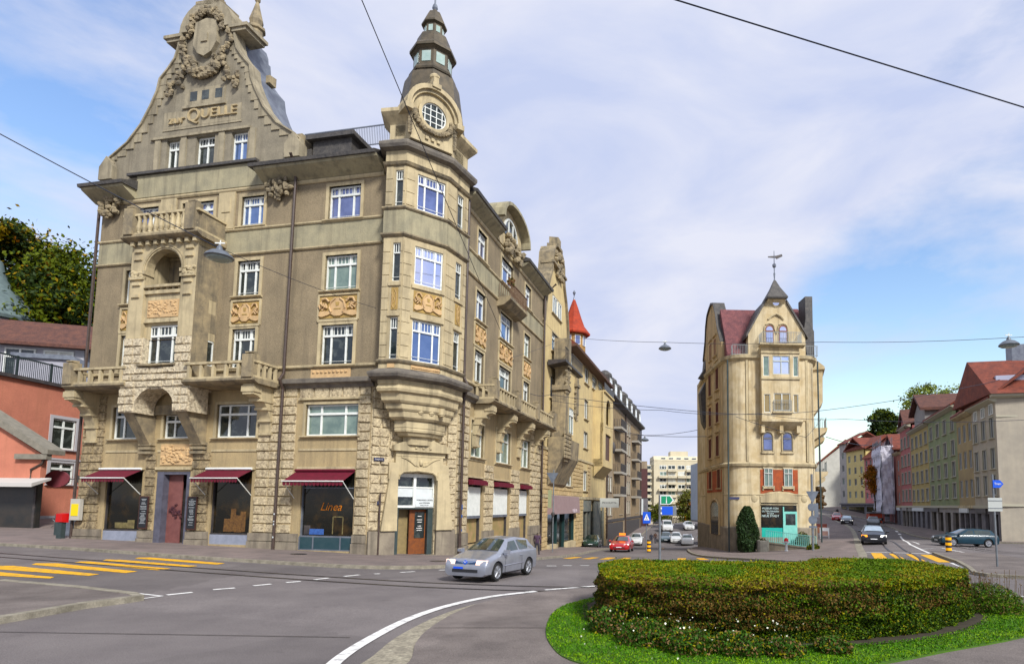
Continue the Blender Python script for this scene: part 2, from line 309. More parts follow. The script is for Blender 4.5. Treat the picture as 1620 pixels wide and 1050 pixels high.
drape('kerb',ribbon(kF[:len(kF)//2+8],.2),.13,kerbm,1.5,.2)
drape('kerb',ribbon(kF[len(kF)//2+8:],.5),.13,kerbm,1.5,.2)
# pavement in front of the right-hand row
kR=smooth([(60,30),(38,52),(33.2,57),(40,80),(47,101),(53,120),(54,142),(55,170)],5)
drape('pavement',[kR+[(90,170),(90,40)]],.12,pavem,2.0,.2)
drape('kerb',ribbon(kR,.2),.13,kerbm,1.5,.2)
iL=[(-30,20.6),(-18.66,19.07),(-15.41,18.07),(-12.99,17.04),(-12.45,16.6),(-12.6,16.2),(-12.96,15.43),(-13.19,13.55),(-13.6,11),(-14,7),(-30,7)]
drape('traffic_island',[iL],.14,asph2,1.5,.25); drape('kerb',ribbon(iL[1:9],.26),.15,kerbm,1.,.3)
iR=[(21.4,38.6),(18.96,31.9),(17.3,28.3),(16.0,25.8),(16.0,24.9),(16.9,24.1),(19.6,24.8),(23.0,31.3),(24.2,36.6),(23,38.6)]
drape('traffic_island',[iR],.12,asph2,1.5,.2); drape('kerb',ribbon(iR[:7],.2),.13,kerbm,1.,.25)
# roundabout apron
so_=[(-4.4,9),(-4.0,10.5),(-4.08,12.48),(-3.89,14.57),(-3.46,16.15),(-2.66,17.69),(-1.9,18.58),(-.6,19.55)]
si_=[(-3.3,9),(-3.2,10.53),(-3.5,11.9),(-3.62,13.29),(-3.50,15.12),(-3.12,16.68),(-2.3,18.0),(-1.7,18.7),(-.55,19.5)]
drape('stone_gutter',[smooth(so_,4)+smooth(si_,4)[::-1]],.014,cobm,.6)
ap=smooth(si_,4)+[(1.5,20.4),(5,21.1),(9,20.6),(12.5,18.5),(13.5,15),(12,11.5),(9.5,9),(7,7.5),(3,6.5),(-2.5,7)]
drape('roundabout_apron',[ap],.045,asph2,1.,.06)
# road markings
def mark(name,polys,m,dz=.012): drape(name,polys,dz,m,.8)
mark('road_marking',ribbon(smooth([(-4.05,8.5),(-4.48,10.6),(-4.55,12.46),(-4.4,14.53),(-3.93,16.3),(-3.08,17.85),(-1.9,18.95)],5),.24),wpaint,.018)
mark('road_marking',ribbon([(-1.65,19.3),(-.1,20.3),(1.2,21.0)],.16),wpaint)
mark('road_marking',ribbon([(-13.46,13.2),(-12.9,16.0),(-12.38,17.38),(-13.52,17.85)],.13),wpaint)
ds=[(-12.37,17.58),(-11.99,18.1),(-11.73,18.65),(-11.3,19.05),(-11.01,19.56),(-10.69,20.0),(-10.4,20.4),(-10.08,20.72),(-9.83,21.21),(-9.57,21.75),(-9.24,22.25),(-8.91,22.81),(-8.48,23.16),(-8.32,23.3),(-7.72,23.88),(-7.27,24.29),(-6.5,25.0),(-6.1,25.35)]
for i in range(0,len(ds)-1,2): mark('road_marking',ribbon(ds[i:i+2],.2),wpaint)
for a,b in (((-2.35,28.2),(-1.9,28.25)),((-1.62,28.7),(-1.2,28.6)),((-.8,29.0),(-.4,28.85)),((.1,29.3),(.5,29.15)),((1.0,29.6),(1.4,29.5))): mark('road_marking',ribbon([a,b],.3),wpaint)
for q in ([(-21.36,21.79),(-18.54,20.83),(-18.37,20.47),(-22.2,21.2)],[(-23.12,23.56),(-22.69,23.64),(-17.77,21.75),(-17.77,21.3),(-22.9,22.7)],[(-22.7,24.6),(-22.03,24.75),(-17.14,22.72),(-17.2,22.2),(-22.4,24.1)],[(-21.7,25.5),(-21.35,25.6),(-16.63,23.78),(-16.78,23.2),(-21.6,25.1)],[(-21.4,26.5),(-20.81,26.5),(-16.34,24.9),(-16.4,24.3),(-21.2,26.05)],[(-20.85,27.6),(-20.48,27.8),(-15.99,26.1),(-15.94,25.5),(-20.7,27.2)]): mark('zebra_stripe',[q],ypaint)
for q in ([(-2.28,39.3),(-1.68,44.6),(-1.1,44.3),(-1.71,38.9)],[(-1.07,39.5),(-.4,44.5),(.16,44.2),(-.56,39.0)],[(.08,39.1),(.73,44.6),(1.36,44.6),(.71,39.1)],[(1.23,39.1),(1.98,44.6),(2.5,44.6),(1.76,39.1)]): mark('zebra_stripe',[q],ypaint)
for q in ([(5.2,39.5),(5.8,44),(6.4,44),(5.8,39.5)],[(6.7,39.5),(7.1,44),(7.7,44),(7.3,39.5)]): mark('zebra_stripe',[q],ypaint)
for q in ([(18.55,41.2),(19.0,40.6),(16.9,35.2),(16.2,35.4)],[(19.2,40.0),(19.5,39.7),(17.5,34.3),(17.1,34.5)],[(19.9,39.2),(20.2,38.9),(18.1,33.5),(17.8,33.6)],[(20.4,38.4),(20.9,38.0),(18.9,32.5),(18.3,32.6)],[(22.19,36.7),(22.5,36.2),(20.7,30.6),(20.6,31.6)],[(23.2,35.6),(23.7,35.0),(22.0,30.0),(21.4,30.4)],[(24.4,34.6),(25.0,34.0),(23.3,29.2),(22.8,29.4)]): mark('zebra_stripe',[q],ypaint)
mark('road_marking',ribbon([(18.6,42.0),(21.2,38.9)],.22),wpaint)
mark('road_marking',ribbon([(35.7,71.4),(24.04,46.6),(21.47,39.2)],.18),wpaint)
mark('road_marking',ribbon([(25.2,47.5),(28,54.0),(29.2,58)],.14),wpaint); mark('road_marking',ribbon([(22.79,42.56),(24.6,43.4),(23.9,39.4)],.16),wpaint)
mark('road_marking',ribbon([(18.7,32.12),(17.3,28.5),(16.3,26.5)],.2),wpaint); mark('road_marking',ribbon([(12.2,20.3),(13.2,19.3),(16,17.6)],.14),wpaint)
for k in range(9):
    t=k*5.2; mark('road_marking',ribbon([(37+t*.43,74+t),(37.9+t*.43,76.2+t)],.3),wpaint)
for k in range(3): mark('road_marking',ribbon([(7.2+k*.6,66+k*6),(7.5+k*.6,69+k*6)],.3),ypaint)
# tram rails
def rails(a): 
    for off in (-.5,.5):
        P=[Vector(p) for p in smooth(a,6)]; Q=[]
        for i,p in enumerate(P):
            d=(P[min(i+1,len(P)-1)]-P[max(i-1,0)]).normalized(); Q.append(tuple(p+Vector((-d.y,d.x))*off))
        mark('tram_rail',ribbon(Q,.13),railm,.016)
rails([(-60,38.5),(-28.5,27.9),(-17.8,24.3),(-13.9,23.0),(-8.5,21.1),(-4.6,19.95),(0,19.5),(6,20.3),(12,23.8),(17.1,33.2),(19.2,37.7),(22.6,46.8),(34,74),(42,97),(50,120),(51,160)])
rails([(40,30),(28,37.5),(27,44.0),(31,54),(38,70),(44,87),(52,112)])
for a in ([(-12.3,12.66),(-5,12.47)],[(-3.54,13.3),(-1.11,13.44)]): mark('road_seam',ribbon(a,.03),railm,.05 if a[0][0]>-4 else .014)
def disc(x,y,r,name,m,dz): mark(name,[[(x+r*math.cos(t*math.pi/8),y+r*math.sin(t*math.pi/8)) for t in range(16)]],m,dz)
disc(-14.9,31.0-.7,.38,'manhole_cover',railm,.14); disc(-7.56,28.9,.4,'manhole_cover',railm,.14); disc(-16.4,15.6,.6,'manhole_cover',railm,.155); disc(-20,16.5,.35,'manhole_cover',railm,.155)
# ------------------------------------------------------------ main corner house
FA=Fr((-13.06422888,32.24065971),u=(.97913904,-.20319138)); FB=Fr((-8.36,35.26),u=(.18899575,.98197791))
FC=Fr(FA.w(.85,0)[:2],FB.w(0,0)[:2]); LC=FC.L
house=thing('corner_house','sandstone and brown plaster corner house with curved gable and spired turret above burgundy awnings','building',(-12,32,0))
HP=house
U0,U1=-18.35,.85; ZB,ZT=-1.2,22.4; BU=17.25
TOPF=(18.68,20.5); 
# holes
hA=[]; wins=[]
def wA(u0,u1,z0,z1,kind,g='dark',off=-.2): hA.append((u0,u1,z0,z1)); wins.append((FA,u0,u1,z0,z1,kind,g,off))
for (a,b) in ((-16.2,-14.1),(-12.4,-10.15),(-8.22,-6.7)): wA(a,b,18.68,20.5,'tri','blue' if a>-9 else 'sky')
wA(-16.15,-14.9,14.5,16.6,'tri'); wA(-8.22,-6.7,14.5,16.6,'tri'); wA(-16.15,-14.9,10.3,12.56,'tri'); wA(-8.3,-6.75,10.3,12.56,'tri','dark')
wA(-2.45,-.42,18.58,20.55,'tri','sky'); wA(-2.46,-.45,14.47,16.5,'tri','green'); wA(-2.5,-.49,10.23,12.5,'tri')
wA(-16.25,-13.75,6.3,8.2,'tri1'); wA(-12.6,-10.2,6.3,7.7,'tri1'); wA(-8.98,-6.3,6.3,8.2,'tri1'); wA(-3.2,.05,6.33,8.06,'tri1','green')
hA+= [(-16.4,-13.8,.35,4.47),(-12.75,-10.5,.2,4.36),(-9.0,-6.4,.3,4.46),(-3.25,0.0,.12,4.4)]
hB=[]
def wB(u0,u1,z0,z1,kind,g='dark'): hB.append((u0,u1,z0,z1)); wins.append((FB,u0,u1,z0,z1,kind,g,-.2))
for (a,b,k) in ((2.2,3.75,'pairb'),(6.6,9.1,'tri'),(12.1,13.7,'pairb')):
    wB(a,b,18.6,20.45,k,'sky'); wB(a,b,14.47,16.4,k,'blue' if a<10 else 'green'); wB(a,b,10.4 if a!=6.6 else 10.3,12.5,k,'dark')
wB(2.0,4.1,5.65,7.95,'half','green'); wB(6.4,9.4,5.6,7.9,'half','green'); wB(11.95,14.15,5.6,7.8,'half','green')
hB+= [(1.75,4.15,.15,4.3),(6.15,9.35,-.25,4.3),(11.7,14.0,-.6,4.2)]
hC=[(1.5,3.75,-.35,4.35)]
m=MB(); zg=9.2
def band(fr,u0,u1,holes,name):
    lo=MB(); wall(lo,fr,u0,u1,ZB if fr is not FB else -3.2,9.1,[q for q in holes if q[2]<9],0,.35); lo.build('ground_storey_wall',plaster2,HP)
    up_=MB(); hi=[q for q in holes if q[2]>9]
    u1+=.35 if fr is FA else 0; wall(up_,fr,u0,u1,9.1,17.0,[q for q in hi if q[2]<17],0,.3); wall(up_,fr,u0,u1,18.5,22.4,[q for q in hi if q[2]>17],0,.3); up_.build('upper_wall',plaster,HP)
    bd=MB(); bd.box(fr,u0,u1,17.0,18.5,-.3,.03); bd.build('wall_band',plast2,HP)
plaster2=mat('ochre_lower_plaster',(.40,.315,.185),.9,(.33,.265,.16),1.0,.4,14,streak=((.16,.125,.08),.6),fine=.15,fsc=22)
band(FA,U0,U1,hA,'a'); band(FB,0,BU,hB,'b')
w=MB(); wall(w,FC,0,LC,ZB,9.4,hC,0,.5); w.build('corner_wall',rust,HP)
# side and rear walls, flat roof
w=MB(); b0=FA.w(U0,0); k0=FA.w(U0,0,-16); b1=FB.w(BU,0); k1=FB.w(BU,0,-14)
for a,b in ((b0,k0),(k0,k1),(k1,b1)): w.quad((a[0],a[1],-3),(b[0],b[1],-3),(b[0],b[1],22.4),(a[0],a[1],22.4))
w.build('rear_wall',plaster,HP)
# dark interior blocker so openings never show through
w=MB(); w.box(FA,U0+.3,.2,-1,22,-.9,-.8); w.box(FB,.6,BU-.2,-3,22,-.9,-.8); w.build('inner_wall',darkm,HP)
for a in wins: window(HP,*a[:5],off=a[7],kind=a[5],glass=a[6],t=.085 if a[5]!='tri1' else .09)
# stone trim -----------------------------------------------------
t=MB()
def frame(mb,fr,u0,u1,z0,z1,w=.16,o=.06,lip=True,o0=-.2):
    mb.box(fr,u0-w,u0,z0-.02,z1+w,o0,o); mb.box(fr,u1,u1+w,z0-.02,z1+w,o0,o); mb.box(fr,u0,u1,z1,z1+w,o0,o-.003)
    if lip: mb.prof(fr,[(-.2,z0-.14),(o+.02,z0-.14),(o+.14,z0-.08),(o+.14,z0-.02),(-.2,z0)],u0-w-.08,u1+w+.08)
for fr,u0,u1,z0,z1,k,gz,of in wins:
    if z0>9: frame(t,fr,u0,u1,z0,z1,.18 if k!='pairb' else .14,.05)
    else: frame(t,fr,u0,u1,z0,z1,.14,.05)
for fr,a,b in ((FA,U0-.03,1.0),(FB,-.1,BU)):
    for z0,z1 in ((16.95,17.1),(18.42,18.58)): t.prof(fr,[(-.1,z0),(.08,z0),(.13,z0+.06),(.13,z1-.03),(.05,z1),(-.1,z1)],a,b)
    t.prof(fr,[(-.1,20.86),(.06,20.86),(.12,20.95),(.12,21.05),(-.1,21.05)],a,b)
    t.prof(fr,[(-.1,10.08),(.08,10.08),(.14,10.14),(.14,10.26),(-.1,10.28)],a,b)
for fr,u0,u1 in ((FA,-8.45,-6.5),(FA,-2.75,-.25),(FA,-16.3,-14.7),(FB,2.0,3.95),(FB,6.4,9.3),(FB,11.9,13.9)):
    t.box(fr,u0-.05,u0+.08,12.75,14.25,-.1,.07); t.box(fr,u1-.08,u1+.05,12.75,14.25,-.1,.07); t.box(fr,u0,u1,12.68,12.83,-.1,.08); t.box(fr,u0,u1,14.17,14.27,-.1,.075)
t.build('stone_trim',stone,HP)
# relief panels
def reliefp(fr,u0,u1,z0=12.88,z1=14.1,o=.03,full=True):
    b=MB(); b.m=1; b.box(fr,u0,u1,z0,z1,-.1,o); b.m=0; c=(u0+u1)/2; w=(u1-u0)/2; hh=z1-z0; P=lambda x,y,q=.05:fr.w(c+x*w,z0+hh*y,o+q); r=.055*min(1.2,w)
    if full and w>.5:
        pl=[(-.98,.10),(-.8,.06),(-.55,.12),(-.35,.2),(-.15,.08),(.15,.08),(.35,.2),(.55,.12),(.8,.06),(.98,.10),(.95,.3),(.7,.33),(.45,.3),(.42,.6),(.25,.85),(.1,.93),(-.1,.93),(-.25,.85),(-.42,.6),(-.45,.3),(-.7,.33),(-.95,.3)]
        b.prism(fr,[(c+x*w,z0+hh*y) for x,y in pl],o-.01,o+.08)
        for s in (-1,1):
            b.tube([P(s*x,y,.07) for x,y in ((.45,.75),(.6,.9),(.8,.88),(.88,.7),(.75,.55),(.9,.45),(.97,.6))],r); b.tube([P(s*x,y,.07) for x,y in ((.55,.45),(.62,.65),(.75,.7),(.66,.5),(.8,.38))],r*.9)
            b.tube([P(s*x,y,.1) for x,y in ((.12,.9),(.34,.72),(.4,.45),(.3,.25))],r*.8)
        b.m=1; b.prism(fr,[(c-.1*w,z0+hh*.72),(c+.1*w,z0+hh*.72),(c+.07*w,z0+hh*.55),(c-.07*w,z0+hh*.55)],o,o+.1); b.box(fr,c-.18*w,c+.18*w,z0+hh*.38,z0+hh*.43,o,o+.1)
    else:
        b.tube([P(x,y,.05) for x,y in ((-.6,.2),(-.6,.75),(0,.95),(.6,.75),(.6,.2),(0,.06),(-.6,.2))],r*1.3); b.tube([P(x,y,.05) for x,y in ((-.2,.3),(.2,.45),(-.2,.6),(.2,.75))],r)
    b.build('relief_panel',[relief,reliefb],HP)
for fr,u0,u1 in ((FA,-8.4,-6.55),(FA,-2.7,-.3),(FA,-16.2,-14.8),(FB,2.08,3.88),(FB,6.48,9.2),(FB,11.98,13.8)): reliefp(fr,u0,u1)
b=MB(); b.box(FA,-3.0,-.55,9.42,10.02,-.1,.05)
for i in range(9): b.ball(FA.w(-2.8+i*.25,9.85,.07),(.09,.06,.07),6,4,.2)
b.build('relief_panel',relief,HP)
# rustication -----------------------------------------------------
rb=MB()
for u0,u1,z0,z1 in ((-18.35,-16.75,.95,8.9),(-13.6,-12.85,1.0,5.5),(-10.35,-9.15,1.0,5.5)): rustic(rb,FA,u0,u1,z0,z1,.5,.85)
rb.build('rustication',mat('dark_brown_rustication',(.33,.265,.165),.95,(.13,.10,.065),5.0,1.3,9,ramp=(.46,.66),fine=.3,fsc=9,streak=((.08,.065,.045),.7)),HP); rb=MB()  # darker brown tone on the left-hand piers
for u0,u1,z0,z1 in ((-6.15,-3.75,1.0,9.0),(.08,.82,1.0,9.0),(-3.6,.1,8.35,9.05)): rustic(rb,FA,u0,u1,z0,z1,.5,.85)
for u0,u1,z0,z1 in ((.02,1.6,.9,9.0),(4.4,6.0,.9,5.3),(9.6,11.6,.9,5.3),(14.4,17.2,.9,9.0)): rustic(rb,FB,u0,u1,z0,z1,.5,.9)
rustic(rb,FC,.02,1.0,1.2,9.3,.52,.9); rustic(rb,FC,4.35,LC-.02,1.2,9.3,.52,.9); rustic(rb,FC,1.0,4.35,5.6,9.3,.52,1.1)
rb.build('rustication',rust,HP)
pb=MB()
for u0,u1 in ((-18.4,-16.4),(-13.8,-12.75),(-10.5,-9.0),(-6.4,-3.25),(0,.86)):
    pb.block(FA,u0,u1,-1,.55,-.1,.18,.02); pb.block(FA,u0+.02,u1-.02,.55,1.0,-.1,.14,.02)
for u0,u1 in ((0,1.75),(4.15,6.15),(9.35,11.7),(14.0,17.2)):
    pb.block(FB,u0,u1,-3,.2,-.1,.18,.02); pb.block(FB,u0+.02,u1-.02,.2,.95,-.1,.14,.02)
pb.block(FC,0,1.45,-1,1.2,-.1,.2,.02); pb.block(FC,3.8,LC,-1,1.2,-.1,.2,.02)
pb.build('plinth',plinth,HP)
# ground floor ledges
t=MB()
for a,b in ((-16.55,-13.65),(-12.85,-10.4),(-9.15,-6.2),(-3.5,.05)): t.box(FA,a,b,4.47,4.62,-.2,.12); t.box(FA,a,b,5.5,5.62,-.1,.05)
for a,b in ((1.7,4.2),(6.1,9.4),(11.65,14.1)): t.box(FB,a,b,4.32,4.42,-.2,.1); t.box(FB,a,b,5.4,5.5,-.1,.05)
t.box(FA,-3.6,.5,8.3,8.42,-.1,.16); t.build('string_course',stone,HP)
b=MB(); b.box(FA,-12.6,-10.35,4.75,5.95,-.1,.06)
for i in range(70): b.ball(FA.w(random.uniform(-12.5,-10.45),random.uniform(4.85,5.9),.08),(.13,.06,.09),6,4,.3)
b.build('door_relief',relief,HP)
# dark cornice at z 9.2 (right of the gabled part) and B
c=MB(); pr=[(-.1,8.95),(.12,8.95),(.22,9.1),(.42,9.2),(.45,9.42),(.2,9.5),(-.1,9.52)]
c.prof(FA,pr,-4.7,.95); c.prof(FB,pr,-.0,2.2); c.build('cornice',mat('blackened_cornice',(.10,.09,.08),.85,(.19,.17,.14),2,.4,9),HP)
# ---------------------------------------------- balconies of first upper floor
def baluster_run(mb,p0,p1,z0,z1,n,r=.09):
    p0=Vector(p0);p1=Vector(p1)
    for i in range(n):
        q=p0.lerp(p1,(i+.5)/n); hh=z1-z0
        mb.lathe((q.x,q.y,z0),[(r,0),(r*.75,hh*.1),(r*1.05,hh*.3),(r*.6,hh*.7),(r*.9,hh*.9),(r,hh)],6)
def balcony(fr,u0,u1,zs,dep,ends=(1,1),posts=(),n=5,hh=.95,name='balcony',sq=True):
    bl=thing(name,None,None,(0,0,0)); del_=bl; 
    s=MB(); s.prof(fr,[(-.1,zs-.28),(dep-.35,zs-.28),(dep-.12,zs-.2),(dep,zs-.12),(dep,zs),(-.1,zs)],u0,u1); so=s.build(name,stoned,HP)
    bpy.data.objects.remove(bl)
    r=MB(); d=dep-.16
    r.box(fr,u0+.05,u1-.05,zs+.01,zs+.13,d-.12,d+.1)
    r.box(fr,u0+.05,u1-.05,zs+hh-.13,zs+hh,d-.13,d+.12)
    for e,uu in zip(ends,(u0,u1)):
        s0,s1=(uu+.03,uu+.24) if uu==u0 else (uu-.24,uu-.03)
        if e: r.box(fr,s0,s1,zs+.01,zs+.13,0,d); r.box(fr,s0,s1,zs+hh-.13,zs+hh,0,d-.1)
        if e and sq:
            for k in range(int(dep/.42)):
                um=(s0+s1)/2; o=.25+k*.42; r.box(fr,um-.07,um+.07,zs+.13,zs+hh-.13,o-.07,o+.07)
    L=u1-u0; 
    for k in range(n):
        um=u0+.35+(L-.7)*k/(n-1)
        if sq: r.box(fr,um-.08,um+.08,zs+.13,zs+hh-.13,d-.08,d+.08)
        else: p=fr.w(um,0,d); r.lathe((p[0],p[1],zs+.13),[(.13,0),(.09,.08),(.14,.3),(.08,hh*.6),(.12,hh-.26)],8)
    r.build('balustrade',stone,so)
    pz=MB()
    for pp in posts: pz.block(fr,pp-.35,pp+.35,zs-.02,zs+hh+.35,d-.3,d+.24,.04); pz.block(fr,pp-.26,pp+.26,zs+hh+.35,zs+hh+.5,d-.22,d+.16,.04)
    if posts: pz.build('balcony_post',stoned,so)
    return so
balcony(FA,-17.95,-13.6,9.28,1.75,(1,0),(-17.55,),6); balcony(FA,-9.6,-4.95,9.28,1.9,(0,1),(-5.4,),6)
balcony(FB,2.1,17.4,9.25,1.45,(1,0),(2.5,6.9,11.6,16.6),28)
def bracket(fr,u0,u1,z0,z1,dep,mt=stone):
    b=MB(); n=10; pl=[(0,z0)]+[(.12+(dep-.12)*(1-math.cos(math.pi/2*i/n)),z0+.1+(z1-.55-z0-.1)*math.sin(math.pi/2*i/n)) for i in range(n+1)]+[(dep,z1-.3),(dep,z1),(0,z1)]
    b.prof(fr,[(-.1,z0)]+pl[1:-1]+[(-.1,z1)],u0,u1)
    for i in range(4):
        a=i/4*math.pi/2; b.box(fr,u0-.05,u1+.05,z0+.2+(z1-.8-z0)*math.sin(a)-.12,z0+.2+(z1-.8-z0)*math.sin(a)+.02,0,.2+(dep-.2)*(1-math.cos(a)))
    b.box(fr,u0-.06,u1+.06,z1-.42,z1-.1,dep-.5,dep+.05); b.build('bracket',mt,HP)
for u in (-17.6,-5.6): bracket(FA,u-.35,u+.35,6.0 if u<-10 else 6.3,9.0,1.55)
for u in (2.75,6.95,11.2,15.6): bracket(FB,u-.3,u+.3,6.2,8.95,1.2)
# ---------------------------------------------- central oriel with arch and upper balcony
OL,OR_=-13.95,-9.45; OD=1.55
o=MB(); fo=Fr(FA.w(0,0,OD)[:2],u=FA.u)     # plane of the oriel front
# front piers and bands
o.box(FA,OL,-12.95,11.85,17.1,0,OD); o.box(FA,-10.45,OR_,11.85,17.1,0.01,OD)
o.box(FA,-12.95,-10.45,12.75,12.95,0.02,OD-.12); o.box(FA,-12.95,-10.45,14.4,14.6,.02,OD-.05)
# arch spandrel above
ra=1.22; cx0=-11.7; zc=15.75; n=14
ar=[(cx0-ra*math.cos(math.pi*i/n),zc+ra*math.sin(math.pi*i/n)) for i in range(n+1)]
o.prism(FA,[(-12.95,zc)]+ar[:n//2+1]+[(cx0,17.35),(-12.95,17.35)],OD-.5,OD-.004); o.prism(FA,ar[n//2:]+[(-10.45,zc),(-10.45,17.35),(cx0,17.35)],OD-.5,OD-.004)
o.box(FA,OL,OR_,17.1,17.4,0,OD+.01)
o.build('oriel_piers',stone,HP)
a2=MB(); 
for rr,q in ((1.30,.05),(1.42,.03)):
    for i in range(n): 
        t0,t1=math.pi*i/n,math.pi*(i+1)/n; P=[(cx0-rr*math.cos(t),zc+rr*math.sin(t)) for t in (t0,t1)]+[(cx0-(rr+.07)*math.cos(t),zc+(rr+.07)*math.sin(t)) for t in (t1,t0)]; a2.prism(FA,P,OD-.1,OD+q)
a2.box(FA,-13.05,-12.88,15.55,15.75,OD-.5,OD+.1); a2.box(FA,-10.52,-10.35,15.55,15.75,OD-.5,OD+.1)
for u in (-13.45,-9.95):
    for z in (16.95,16.5,15.0,14.3): a2.block(FA,u-.28,u+.28,z-.12,z+.12,OD-.05,OD+.1,.03)
    a2.box(FA,u-.5,u+.5,15.25,15.42,OD-.1,OD+.12)
    for i in range(12): a2.ball(FA.w(u+random.uniform(-.42,.42),random.uniform(15.4,15.8),OD+.04),(.14,.12,.12),6,4,.3)
a2.build('arch_moulding',stone,HP)
# loggia interior
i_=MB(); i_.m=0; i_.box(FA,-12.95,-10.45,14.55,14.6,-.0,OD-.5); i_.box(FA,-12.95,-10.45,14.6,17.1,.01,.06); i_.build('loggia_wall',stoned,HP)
i_=MB(); i_.prism(FA,[(-12.2,14.6),(-11.2,14.6),(-11.2,15.9),(-11.45,16.2),(-11.95,16.2),(-12.2,15.9)],.06,.09); i_.build('loggia_door',gl['shop'],HP)
s=MB(); s.box(FA,-12.95,-10.45,12.95,14.4,OD-.35,OD-.18); s.box(FA,-12.95,-10.45,15.0-.25,14.9,OD-.35,OD+.04)
for k in range(6):
    u=-12.7+k*.41; p=FA.w(u,0,OD-.15); s.lathe((p[0],p[1],14.6),[(.09,0),(.06,.05),(.09,.12),(.08,.17)],6)
s.build('loggia_parapet',stone,HP)
s=MB(); s.box(FA,-12.75,-10.65,13.05,14.05,OD-.3,OD-.14)
for i in range(60): s.ball(FA.w(random.uniform(-12.65,-10.75),random.uniform(13.15,13.95),OD-.14),(.1,.05,.07),6,4,.3)
s.build('relief_panel',relief,HP)
# oriel side walls (right one visible) + window
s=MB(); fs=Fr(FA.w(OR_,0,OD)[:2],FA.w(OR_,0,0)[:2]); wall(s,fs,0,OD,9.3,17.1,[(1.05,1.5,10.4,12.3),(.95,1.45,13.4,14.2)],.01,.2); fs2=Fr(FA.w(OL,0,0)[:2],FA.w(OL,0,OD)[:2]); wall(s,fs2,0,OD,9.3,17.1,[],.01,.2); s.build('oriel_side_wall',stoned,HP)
window(HP,fs,1.05,1.5,10.4,12.3,off=-.1,kind='narrow',t=.05)
# window in front of oriel
s=MB(); wall(s,fo,-12.95,-10.45,11.8,12.75,[(-12.62,-10.55,11.8,12.62)],-.3,.2); s.build('oriel_lintel',stone,HP)
window(HP,fo,-12.66,-10.52,10.3,12.6,off=-.4,kind='tri',t=.09)
rb=MB()
for u0,u1 in ((OL,-12.75),(-10.5,OR_)): rustic(rb,fo,u0,u1,9.9,11.85,.45,.75,0,.08)
rustic(rb,fo,OL-.03,OR_+.03,9.0,10.15,.42,.9,0,.09)
rb.box(FA,OL,OR_,8.9,10.15,0.0,OD-.06)
rb.box(FA,OL+.05,-12.7,10.1,11.85,0,OD-.03); rb.box(FA,-10.5,OR_-.03,10.1,11.85,0.6,OD-.03)
# lower arch: spandrels between z 7.6 and 9
ra2=1.3; zc2=7.9
ar=[(cx0-ra2*math.cos(math.pi*i/n),zc2+ra2*.85*math.sin(math.pi*i/n)) for i in range(n+1)]
rb.prism(FA,[(OL-.1,7.6),(cx0-ra2,7.6)]+ar[:n//2+1]+[(cx0,9.1),(OL-.1,9.1)],.3,OD-.01); rb.prism(FA,ar[n//2:]+[(cx0+ra2,7.6),(OR_+.1,7.6),(OR_+.1,9.1),(cx0,9.1)],.3,OD-.013)
for u0,u1 in ((OL-.1,-13.02),(-10.38,OR_+.1)): rustic(rb,fo,u0,u1,7.62,8.95,.44,.55,0,.1)
rb.build('oriel_rustication',mat('pale_rusticated_sandstone',(.56,.49,.36),.95,(.24,.195,.14),5.0,1.3,9,ramp=(.48,.68),fine=.3,fsc=9),HP)
s=MB(); s.box(FA,OL,OR_,7.65,8.2,-.1,.25); 
fl=[FA.w(cx0-ra2*math.cos(math.pi*i/n),zc2+ra2*.85*math.sin(math.pi*i/n),0) for i in range(n+1)]
s.prof(FA,[(OD+.05,10.16),(OD+.2,10.2),(OD+.2,10.3),(OD-.3,10.3),(OD-.3,10.16)],-12.85,-10.3); s.build('oriel_soffit',stoned,HP)
for u in (-13.5,-9.95):   # slanted corbels down to the wall
    b=MB(); b.prof(FA,[(-.1,5.4),(.12,5.4),(.16,5.7),(OD-.2,7.5),(OD-.1,7.62),(-.1,7.62)],u-.35,u+.35)
    for z in (5.35,5.6,5.85): b.block(FA,u-.48,u+.48,z,z+.2,-.1,.3,.03)
    b.build('bracket',stoned,HP)
so=balcony(FA,OL-.35,OR_+.4,17.72,2.05,(1,1),(OL+.2,OR_-.15),13,1.25,sq=False); _s=MB(); _s.box(FA,OR_+.05,OR_+.3,17.85,18.95,.1,1.7); _s.box(FA,OL-.25,OL-.0,17.85,18.95,.1,1.7); _s.build('side_parapet',stoned,so)
t=MB()
for k in range(9): t.box(FA,OL+.1+k*.53,OL+.32+k*.53,17.2,17.42,OD,OD+.25)
t.build('dentils',stone,HP)
t=MB()
for u0,u1 in ((-13.9,-12.8),(-9.75,-8.65)): t.box(FA,u0,u1,18.6,20.85,-.1,.10); t.block(FA,u0+.25,u1-.25,19.6,20.45,.10,.15,.02)
t.build('stone_pilaster',stone,HP)
# carved console masks near the eaves
for u in (-17.6,-5.5):
    b=MB()
    for i in range(46):
        x=random.gauss(0,.42); b.ball(FA.w(u+max(-.85,min(.85,x)),20.75+random.uniform(-.75,.75)*(1-abs(x)*.6),.2+random.uniform(0,.22)),(.15,.15,.16),6,4,.3)
    b.build('carved_console',stoned,HP)
